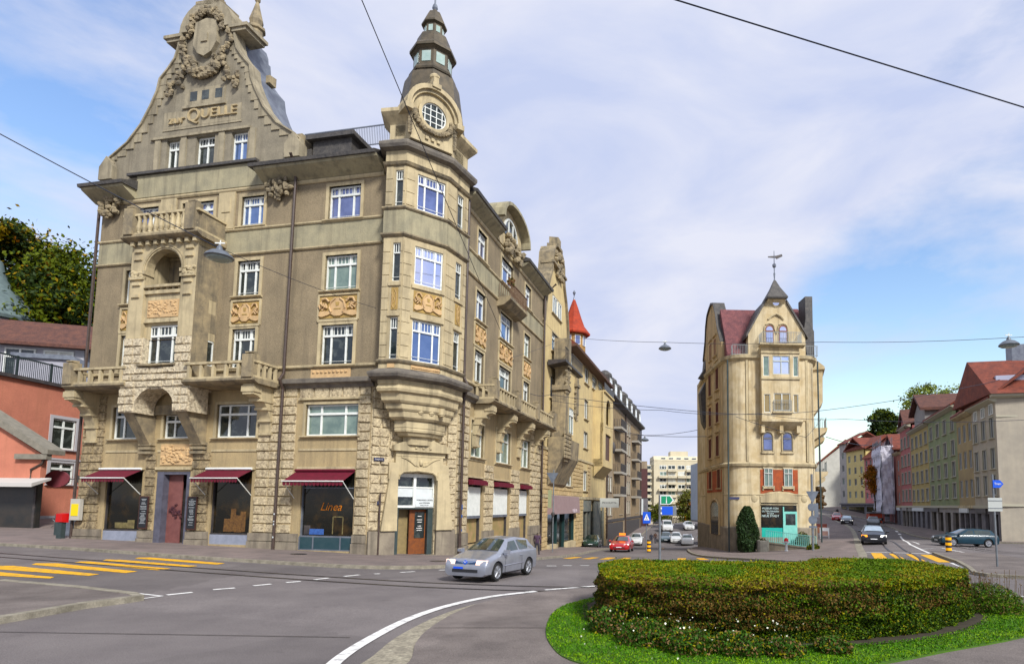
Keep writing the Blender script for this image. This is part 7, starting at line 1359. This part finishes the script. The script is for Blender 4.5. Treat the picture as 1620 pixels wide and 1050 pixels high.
def car(name,label,x,y,hd,kind,L,W,H,paint,front=lens,gs='dark',detail=1,rear=False,roofsign=False,wfr=.60,group='cars on the streets'):
    S=ST[kind]; L0=S[0][0]-S[-1][0]; W0_=2*max(s[2] for s in S); H0_=max(s[4] for s in S)+.02; kx,ky,kz=L/L0,W/W0_,H/H0_
    S=[(a*kx,b*kz,c*ky,d*kz,e*kz,f*ky) for a,b,c,d,e,f in S]; z0=h(x,y)+.02
    # slope
    dx,dy=math.cos(hd),math.sin(hd); pitch=-math.atan2(h(x+dx*1.5,y+dy*1.5)-h(x-dx*1.5,y-dy*1.5),3.0)
    r=thing(name,label,'car',(x,y,z0),group); r.rotation_euler=(0,pitch,hd)
    def ring(s):
        X,zb,w,zc,zt,wr=s; hlf=[(0,zb),(w*.82,zb),(w*.96,zb+.07),(w,zb+(zc-zb)*.45),(w*.99,zc-.05*kz),(w*.945,zc),(wr,zt-.055*kz*(1 if zt-zc>.2 else .3)),(wr*.82,zt-.008),(0,zt+.015)]
        return [(X,a,b) for a,b in hlf]+[(X,-a,b) for a,b in hlf[-2:0:-1]]
    def fin(o,sm=30): o.parent=r; return o
    def interp(X):
        for i in range(len(S)-1):
            if S[i][0]>=X>=S[i+1][0]:
                t=(S[i][0]-X)/(S[i][0]-S[i+1][0]); return tuple(a+(b-a)*t for a,b in zip(S[i],S[i+1]))
        return S[0] if X>S[0][0] else S[-1]
    b=MB(); X0=[]
    for i in range(len(S)-1):
        for k in range(3): X0.append(S[i][0]+(S[i+1][0]-S[i][0])*k/3)
    b.rings([ring(interp(X)) for X in X0]+[ring(S[-1])]); body=b.build('body',paint,smooth=38)
    wr_=.315*(H/1.44)**.5 if kind!='van' else .34; xf,xr=(S[3][0],-1.26*kx) if kind!='van' else (1.45*kx,-1.3*kx)
    if detail:
        for X in (xf,xr):
            cb=MB(); cb.rings([[(X+(wr_+.055)*math.cos(a*math.pi/12),Y,wr_+(wr_+.055)*math.sin(a*math.pi/12)) for a in range(24)] for Y in (-W,W)]); co=cb.build('cut',blkp)
            md=body.modifiers.new('b','BOOLEAN'); md.object=co; md.operation='DIFFERENCE'; md.solver='EXACT'; dg_=bpy.context.evaluated_depsgraph_get(); me=bpy.data.meshes.new_from_object(body.evaluated_get(dg_)); body.modifiers.clear(); body.data=me; bpy.data.objects.remove(co)
        body.data.set_sharp_from_angle(angle=R_(38)); body.data.materials.clear(); body.data.materials.append(paint)
    body.name='body'; fin(body)
    b=MB(); b.rings([[(xr-.3,a*W*.42,zz) for a,zz in ((-1,.2),(1,.2),(1,.7),(-1,.7))],[(xf+.3,a*W*.42,zz) for a,zz in ((-1,.2),(1,.2),(1,.7),(-1,.7))]]); fin(b.build('wheel_well',blkp))
    for X in (xf,xr):
        for s in (-1,1):
            Y=s*(W/2-.12); b=MB(); prf=[(wr_-.10,.02),(wr_-.10,-.10),(wr_-.02,-.10),(wr_,-.06),(wr_,.06),(wr_-.02,.10),(wr_-.095,.10),(wr_-.10,.02)]
            b.rings([[(X+rr*math.cos(a*math.pi/12),Y+yy*s,wr_+rr*math.sin(a*math.pi/12)) for a in range(24)] for rr,yy in prf],cap=False); wo=fin(b.build('wheel',tyre,smooth=40))
            if detail:
                b=MB(); rr=wr_-.095; b.rings([[(X+q*math.cos(a*math.pi/10),Y+yy*s,wr_+q*math.sin(a*math.pi/10)) for a in range(20)] for q,yy in ((rr+.02,.07),(rr,.098),(rr-.03,.075),(rr-.04,.03),(.02,.03))])
                for k in range(7):
                    a=k*2*math.pi/7; b.tube([(X,Y+s*.085,wr_),(X+(rr-.01)*math.cos(a),Y+s*.08,wr_+(rr-.01)*math.sin(a))],.022,4)
                b.ball((X,Y+s*.085,wr_),(.06,.02,.06),8,4); ro=b.build('rim',rim); ro.parent=wo
    # glass
    cg=cglass2 if gs=='bright' else cglass
    def sidepatch(x0b,x1b,x0t,x1t,s,name):
        b=MB(); rows=5; cols_=6; g_=[]
        for j in range(rows+1):
            t=.10+.78*j/rows; ro=[]
            for i in range(cols_+1):
                X=(x0b+(x1b-x0b)*i/cols_)*(1-j/rows)+(x0t+(x1t-x0t)*i/cols_)*(j/rows); q=interp(X); Pb=(q[2]*.945,q[3]); Pt=(q[5],q[4]-.055*kz*(1 if q[4]-q[3]>.2 else .3)); ro.append((X,s*(Pb[0]+(Pt[0]-Pb[0])*t+.007),Pb[1]+(Pt[1]-Pb[1])*t))
            g_.append(ro)
        for j in range(rows):
            for i in range(cols_): b.quad(g_[j][i],g_[j][i+1],g_[j+1][i+1],g_[j+1][i])
        return fin(b.build(name,cglass,fix=False))
    xc,xrf,xrr,xh=S[4][0],S[5][0],S[7][0],S[8][0]; md_=(-.45*kx if detail>1 else -.28*kx) if kind!='van' else .35*kx
    if kind!='van':
        for s in (-1,1):
            sidepatch(xc-.22*kx,md_+.05,xrf-.04,md_+.05,s,'door_window'); sidepatch(md_-.05,xh+(.72*kx if detail>1 else .5*kx) if kind=='hatch' else xrr+.05,md_-.05,xrr+.14,s,'rear_side_window')
    else:
        for s in (-1,1): sidepatch(xc-.1,md_,xrf-.04,md_,s,'door_window')
    def crosspatch(Xa,Xb,name,m,k0=.90,sh=0.,mg=.06):
        b=MB(); g_=[]
        for j in range(7):
            t=mg+(1-2*mg)*j/6; X=Xa+(Xb-Xa)*t; q=interp(X); ro=[]
            for i in range(9):
                v=-1+2*i/8; ya=abs(v); yy=q[5]*k0*v; zz=q[4]+.015-(0 if ya<.0 else .055*kz*(ya**3)*1.0)*(.7); nn=.014; ro.append((X+(nn if Xa>0 else -nn)*.6,yy,zz+nn))
            g_.append(ro)
        for j in range(6):
            for i in range(8): b.quad(g_[j][i],g_[j][i+1],g_[j+1][i+1],g_[j+1][i])
        return fin(b.build(name,m,fix=False))
    crosspatch(xc,xrf,'windscreen',cg); crosspatch(xh,xrr,'rear_window',cglass)
    # lamps, grille, bumpers
    xF=S[0][0]; 
    fz=S[1][3]
    def patch(x_,y0,y1,z0_,z1_,nm,m,th=.05,par=None):
        b=MB(); b.hexa([(x_+.0,y0,z0_),(x_,y1,z0_),(x_-.05,y1,z1_),(x_-.05,y0,z1_),(x_-.3,y0,z0_),(x_-.3,y1,z0_),(x_-.34,y1,z1_),(x_-.34,y0,z1_)]); return fin(b.build(nm,m))
    sg_=1 if not rear else 1
    wF=S[1][2]
    for s in (-1,1):
        a0,a1=sorted((s*wF*.60,s*wF*.975)); b=MB(); xa,xb=S[1][0]+.03,S[2][0]+.06; za,zb_=S[1][3]+.01,S[2][3]+.02; b.hexa([(xa,s*wF*.52,za),(xa-.06,s*wF*1.0,za),(xb-.07,s*wF*1.02,zb_),(xb+.0,s*wF*.55,zb_),(xa-.3,s*wF*.52,za),(xa-.3,s*wF*.97,za),(xb-.3,s*wF*.96,zb_),(xb-.3,s*wF*.55,zb_)]); fin(b.build('headlight',front if not isinstance(front,tuple) else front[0 if s<0 else 1]))
        b=MB(); xR=S[-1][0]; zR=S[-2][3]; b.hexa([(xR-.005,s*wF*.72,zR-.22),(xR+.04,s*wF*1.0,zR-.22),(xR+.10,s*wF*1.0,zR+.02),(xR+.05,s*wF*.76,zR+.02),(xR+.3,s*wF*.7,zR-.2),(xR+.3,s*wF*.98,zR-.2),(xR+.3,s*wF*.98,zR),(xR+.3,s*wF*.74,zR)]); fin(b.build('tail_light',tl))
        b=MB(); mx_=xc-.12*kx; my=s*(W/2+.09); b.block(Fr((mx_,my),u=(0,1)),-.11,.11,S[4][3]+.0,S[4][3]+.15,-.08,.08,.03); b.tube([(mx_,s*W*.46,S[4][3]+.02),(mx_,my,S[4][3]+.05)],.025,5); fin(b.build('wing_mirror',paint))
    b=MB(); xa,xb=S[1][0]+.014,S[2][0]+.03; za,zb_=S[1][3]+.03,S[2][3]-.01; b.hexa([(xa,-wF*.5,za),(xa,wF*.5,za),(xb,wF*.5,zb_),(xb,-wF*.5,zb_),(xa-.3,-wF*.5,za),(xa-.3,wF*.5,za),(xb-.3,wF*.5,zb_),(xb-.3,-wF*.5,zb_)]); fin(b.build('grille',blkp)); fz=(za+zb_)/2+.045; xg=(xa+xb)/2
    b=MB(); b.hexa([(xF+.02,-wF*.62,S[0][1]+.03),(xF+.02,wF*.62,S[0][1]+.03),(xF+.01,wF*.62,S[0][1]+.13),(xF+.01,-wF*.62,S[0][1]+.13)]+[(xF-.3,y_,z_) for y_,z_ in ((-wF*.6,.3),(wF*.6,.3),(wF*.6,.42),(-wF*.6,.42))]); fin(b.build('air_intake',blkp))
    if detail>1:
        for k in (0,1,2):
            b=MB(); zk=za+.015+k*.035; xk=xa+(xb-xa)*(zk-za)/(zb_-za)+.012; b.hexa([(xk,-wF*.5,zk),(xk,wF*.5,zk),(xk-.005,wF*.5,zk+.01),(xk-.005,-wF*.5,zk+.01)]+[(xk-.1,a_,z_) for a_,z_ in ((-.4,zk),(.4,zk),(.4,zk+.01),(-.4,zk+.01))]); fin(b.build('grille_bar',mat('blue_chrome',(.10,.22,.45),.25,metal=.8)))
        b=MB(); b.rings([[(xg+o_,.075*math.cos(a*math.pi/8),fz-.045+.075*math.sin(a*math.pi/8)) for a in range(16)] for o_ in (.0,.03)]); bo=fin(b.build('emblem',blu)); b=MB(); b.tube([(xg+.035,-.05,fz),(xg+.035,-.02,fz-.05),(xg+.035,0,fz-.01),(xg+.035,.02,fz-.05),(xg+.035,.05,fz)],.008,4); bo2=b.build('emblem_mark',wsg); bo2.parent=bo
        # seams and side trim, handle, sill
        for s in (-1,1):
            b=MB(); Y=s*(W/2+.004); b.tube([(xf-.42,Y*.995,.50),(xr+.44,Y*.995,.52)],.022,4); fin(b.build('side_moulding',paint))
            for X in (xf-.50,md_-.02 if kind!='hatch' else -.62*kx):
                b=MB(); q=interp(X); b.tube([(X,s*q[2]*.985,.26),(X,s*(q[2]+.001),.48),(X-.01,s*q[2]*.992,.80),(X-.015,s*q[2]*.95,q[3])],.006,4); fin(b.build('door_seam',blkp))
            b=MB(); X=-.42*kx; q=interp(X); b.tube([(X,s*(q[2]+.015),.80),(X-.17,s*(q[2]+.015),.81)],.018,5); fin(b.build('door_handle',paint))
        b=MB(); b.box(Fr((0,0),u=(1,0)),-.9,.6,.28,.30,-.01,.0); 
        patch(xF+.03,-.10-.36,-.10+.02,S[0][1]+.14,S[0][1]+.25,'number_plate',mat('blue_plate',(.01,.06,.45),.5))
        # interior hints: seats and steering wheel
        for s in (-1,1): b=MB(); b.ball((-.35*kx,s*.36,.98),(.08,.16,.30),8,6); fin(b.build('seat',blkp))
    else: patch(xF+.025,-.24,.24,S[0][1]+.10,S[0][1]+.2,'number_plate',wsg)
    if roofsign: b=MB(); b.block(Fr((-.2,0),u=(0,-1)),-.3,.3,H+.0,H+.22,-.1,.1,.04); fin(b.build('roof_sign',mat('taxi_orange',(.9,.25,.03),.5,emit=((1,.3,.05),.5))))
    return r
def paint(n,c,c2=None,m=.35,r=.3): return mat(n,c,r,c2 or tuple(x*.85 for x in c),3,metal=m,coat=.8,spec=.5)
pS=paint('silver_blue_paint',(.37,.39,.44),m=.6); pR=paint('red_car_paint',(.42,.003,.018),m=.1); pK=mat('black_car_paint',(.010,.010,.013),.35,(.008,.009,.012),3,coat=.25,spec=.4); pB=mat('dark_petrol_paint',(.008,.035,.055),.3,(.006,.025,.04),3,coat=.3,spec=.4); pW=paint('white_car_paint',(.62,.63,.62),m=.0); pG=paint('grey_car_paint',(.22,.24,.26),m=.5); pT=paint('teal_grey_paint',(.08,.12,.13),m=.4)
car('silver_hatchback','silver three-door hatchback with lit headlamps and blue number plate before the corner house',-3.85,22.6,R_(-111),'hatch',3.82,1.735,1.49,pS,front=hl,detail=2)
car('red_taxi','red taxi with orange roof sign and bright headlamps at the yellow crossing',2.25,55.9,math.atan2(-.97,-.16),'sedan',4.6,1.85,1.45,pR,front=hlw,roofsign=True)
car('black_hatchback','black car with one amber and one white lamp approaching the crossing',22.4,49.2,math.atan2(-.93,-.40),'hatch',4.3,1.9,1.45,pK,front=(hlo,hlw),gs='bright')
car('petrol_blue_coupe','dark petrol blue old hatchback seen from the side, passing the pale beige house',28.2,46.55,math.atan2(.04,-1),'hatch',4.3,1.7,1.38,pB)
car('black_oncoming_car','dark car with lit headlamps coming down the climbing street, beside the flatiron pavement',39.6,96,math.atan2(-.93,-.40),'sedan',4.5,1.85,1.45,pK,front=hlw,gs='bright')
car('small_red_car','red car behind the dark oncoming car on the climbing street',44.4,112,math.atan2(-.93,-.42),'hatch',4.2,1.8,1.45,pR,front=lens)
car('grey_departing_car','silver grey car with red tail lamps driving away up the climbing street',42.6,93.5,math.atan2(.93,.40),'hatch',4.2,1.85,1.45,pG,rear=True)
car('teal_sedan','dark teal sedan at the head of the group on the descending street',10.9,97,math.atan2(-.99,-.1),'sedan',4.5,1.8,1.42,pT)
car('white_front_car','white car with yellow number plate on the descending street, left of the grey off-roader',12.3,95,math.atan2(-.99,-.12),'hatch',4.2,1.8,1.5,pW)
car('grey_offroader','light grey off-roader seen from behind on the descending street',13.4,90.5,math.atan2(.99,.15),'suv',4.4,1.85,1.62,paint('light_grey_paint',(.36,.37,.39),m=.4))
car('parked_sedan','pale teal sedan next to the kerb of the flatiron house side street',15.9,90.5,math.atan2(-.99,-.12),'sedan',4.5,1.8,1.42,paint('pale_teal_paint',(.20,.27,.28),m=.4))
car('white_van','white van behind the group of cars on the descending street',12.8,112,math.atan2(-.99,-.05),'van',4.9,1.95,2.0,pW,detail=0)
car('white_estate','white car behind the white front car, farther down the street',16.8,112,math.atan2(-.99,-.05),'hatch',4.3,1.8,1.5,pW,detail=0)
car('parked_dark_car','dark green parked car half hidden by the red taxi, under the grey brown house',-.6,70.5,math.atan2(-.99,-.1),'suv',4.4,1.8,1.6,paint('dark_green_paint',(.02,.05,.035)))
car('parked_white_car','white and green parked car behind the pedestrian sign',5.9,92,math.atan2(-.99,-.1),'suv',4.4,1.85,1.75,pW)
t=thing('green_container','bright green container beneath the apartment block','container',(21,160,-4)); b=MB(); b.block(at(21,158),-1.6,1.6,-4.6,-2.6,-2,0,.2); b.build('body',mat('bright_green_container',(.02,.22,.04),.6),t)
t=thing('parked_motorbike','dark motorbike parked under the dusty pink house','motorbike',RW.w(RU(58),-.4,3)); b=MB(); q=RW.w(RU(50),.2,3)
for s in(-1,1): b.rings([[(q[0]+s*.0+.1*yy,q[1]+s*.7+.3*math.cos(a*.5236),q[2]+.3*math.sin(a*.5236)) for a in range(12)] for yy in (-.5,.5)])
b.block(at(q[0],q[1],(0,1)),-.5,.5,q[2]+.25,q[2]+.75,-.15,.15,.08); b.build('body',pK,t)
# ------------------------------------------------------------ people
skin=mat('skin',(.45,.26,.18),.6); hair=mat('dark_hair',(.02,.015,.012),.7)
def person(x,y,hd,label,jc,tc,ht=1.72,stride=.18,dz=.13,group='people on the pavements'):
    z=h(x,y)+dz; s=ht/1.72; V_=[(0,0,.93),(0,0,1.12),(0,0,1.35),(0,.0,1.46),(0,.01,1.53),(0,.02,1.64), (.10,0,.88),(.11,stride*.5,.48),(.11,stride,.07),(.11,stride+.13,.03),(-.10,0,.88),(-.11,-stride*.3,.48),(-.11,-stride,.08),(-.11,-stride+.13,.03),(.19,0,1.42),(.25,-.06,1.14),(.25,.08,.90),(.25,.12,.80),(-.19,0,1.42),(-.25,.04,1.14),(-.25,.14,.91),(-.25,.18,.81)]
    E_=[(0,1),(1,2),(2,3),(3,4),(4,5),(0,6),(6,7),(7,8),(8,9),(0,10),(10,11),(11,12),(12,13),(2,14),(14,15),(15,16),(16,17),(2,18),(18,19),(19,20),(20,21)]
    Rr=[.15,.14,.16,.07,.055,.10,.09,.065,.045,.04,.09,.065,.045,.04,.07,.052,.036,.035,.07,.052,.036,.035]
    me=bpy.data.meshes.new('body'); me.from_pydata([Vector(v)*s for v in V_],E_,[]); o=bpy.data.objects.new('person',me); COL.objects.link(o); md=o.modifiers.new('s','SKIN'); 
    for i,sv in enumerate(me.skin_vertices[0].data): sv.radius=(Rr[i]*s,Rr[i]*s*(.8 if i<3 else 1)); sv.use_root=(i==0)
    o.modifiers.new('u','SUBSURF').levels=1; dg_=bpy.context.evaluated_depsgraph_get(); m2=bpy.data.meshes.new_from_object(o.evaluated_get(dg_)); o.modifiers.clear(); o.data=m2
    m2.materials.clear(); [m2.materials.append(q) for q in (jc,tc,skin,hair,blkp)]
    for p in m2.polygons:
        c=p.center/s; p.material_index=4 if c.z<.09 else 1 if c.z<.93 and abs(c.x)<.2 else 3 if c.z>1.60 or (c.z>1.54 and c.y<.0) else 2 if c.z>1.48 or (abs(c.x)>.2 and c.z<.86) else 0
        p.use_smooth=True
    o.location=(x,y,z); o.rotation_euler=(0,0,hd-math.pi/2); tag(o,label,'person',group); return o
pj=mat('purple_jacket',(.06,.035,.06),.8); tj=mat('dark_trousers',(.03,.03,.04),.8); q=FB.w(11.9,0,2.0)
q=(-4.35,43.6); person(q[0],q[1],math.atan2(.98,.19),'person with dark hair and purple brown jacket walking away behind the silver hatchback',pj,tj,1.75,.15,.0)
person(8.0,90.5,1.5,'person in dark clothes on the pavement beyond the pedestrian sign, left of the pair',mat('dark_blue_jacket',(.02,.025,.04),.8),tj); person(8.8,92.5,1.7,'person in dark brown clothes beside the person in dark blue beyond the pedestrian sign',mat('brown_jacket',(.06,.03,.02),.8),tj)
person(46.8,118,1.4,'person in black walking up the pavement far behind the pavement boards',blkp,tj); 
# ------------------------------------------------------------ one mesh per separate piece of a part
def split_pieces(o,keep=('leaves','crown','foliage','grass','weeds','wild_flowers','garland','stems')):
    me=o.data; nv=len(me.vertices); ne=len(me.edges)
    if nv<16 or nv>40000 or o.name.split('.')[0] in keep: return
    co=np.empty(nv*3); me.vertices.foreach_get('co',co); co=co.reshape(-1,3); ed=np.empty(ne*2,np.int64); me.edges.foreach_get('vertices',ed); ed=ed.reshape(-1,2)
    def comp(n,a,b):
        p=np.arange(n)
        while True:
            m=np.minimum(p[a],p[b]); q=p.copy(); np.minimum.at(q,a,m); np.minimum.at(q,b,m); q=q[q]
            if (q==p).all(): return p
            p=q
    r,isl=np.unique(comp(nv,ed[:,0],ed[:,1]),return_inverse=True); k=len(r)
    if k<2 or k>3000: return
    lo=np.full((k,3),np.inf); hi=-lo; np.minimum.at(lo,isl,co); np.maximum.at(hi,isl,co); sz=(hi-lo).max(1)
    gap=np.maximum(0,np.maximum(lo[:,None]-hi[None],lo[None]-hi[:,None])); near=np.sqrt((gap**2).sum(2))<=np.maximum(.02,.5*np.maximum(sz[:,None],sz[None])); a,b=np.nonzero(np.triu(near,1))
    rr,pc=np.unique(comp(k,a,b) if len(a) else np.arange(k),return_inverse=True); n=len(rr)
    if n<2 or n>60: return
    vp=pc[isl]; kids=[c for c in o.children]; objs=[]
    for i in range(n):
        bm=bmesh.new(); bm.from_mesh(me); bm.verts.ensure_lookup_table(); bmesh.ops.delete(bm,geom=[bm.verts[j] for j in np.nonzero(vp!=i)[0]],context='VERTS'); m2=bpy.data.meshes.new(me.name); bm.to_mesh(m2); bm.free()
        for m in me.materials: m2.materials.append(m)
        c=o.copy(); c.data=m2; COL.objects.link(c); objs.append((c,co[vp==i].mean(0)))
    for c in kids:
        cc=np.array([v.co for v in c.data.vertices]).mean(0)+np.array(c.matrix_parent_inverse.translation); best=min(objs,key=lambda q:np.linalg.norm(q[1]-cc))[0]; c.parent=best
    bpy.data.objects.remove(o)
for o in [x for x in COL.objects if x.type=='MESH' and x.parent is not None]: split_pieces(o)
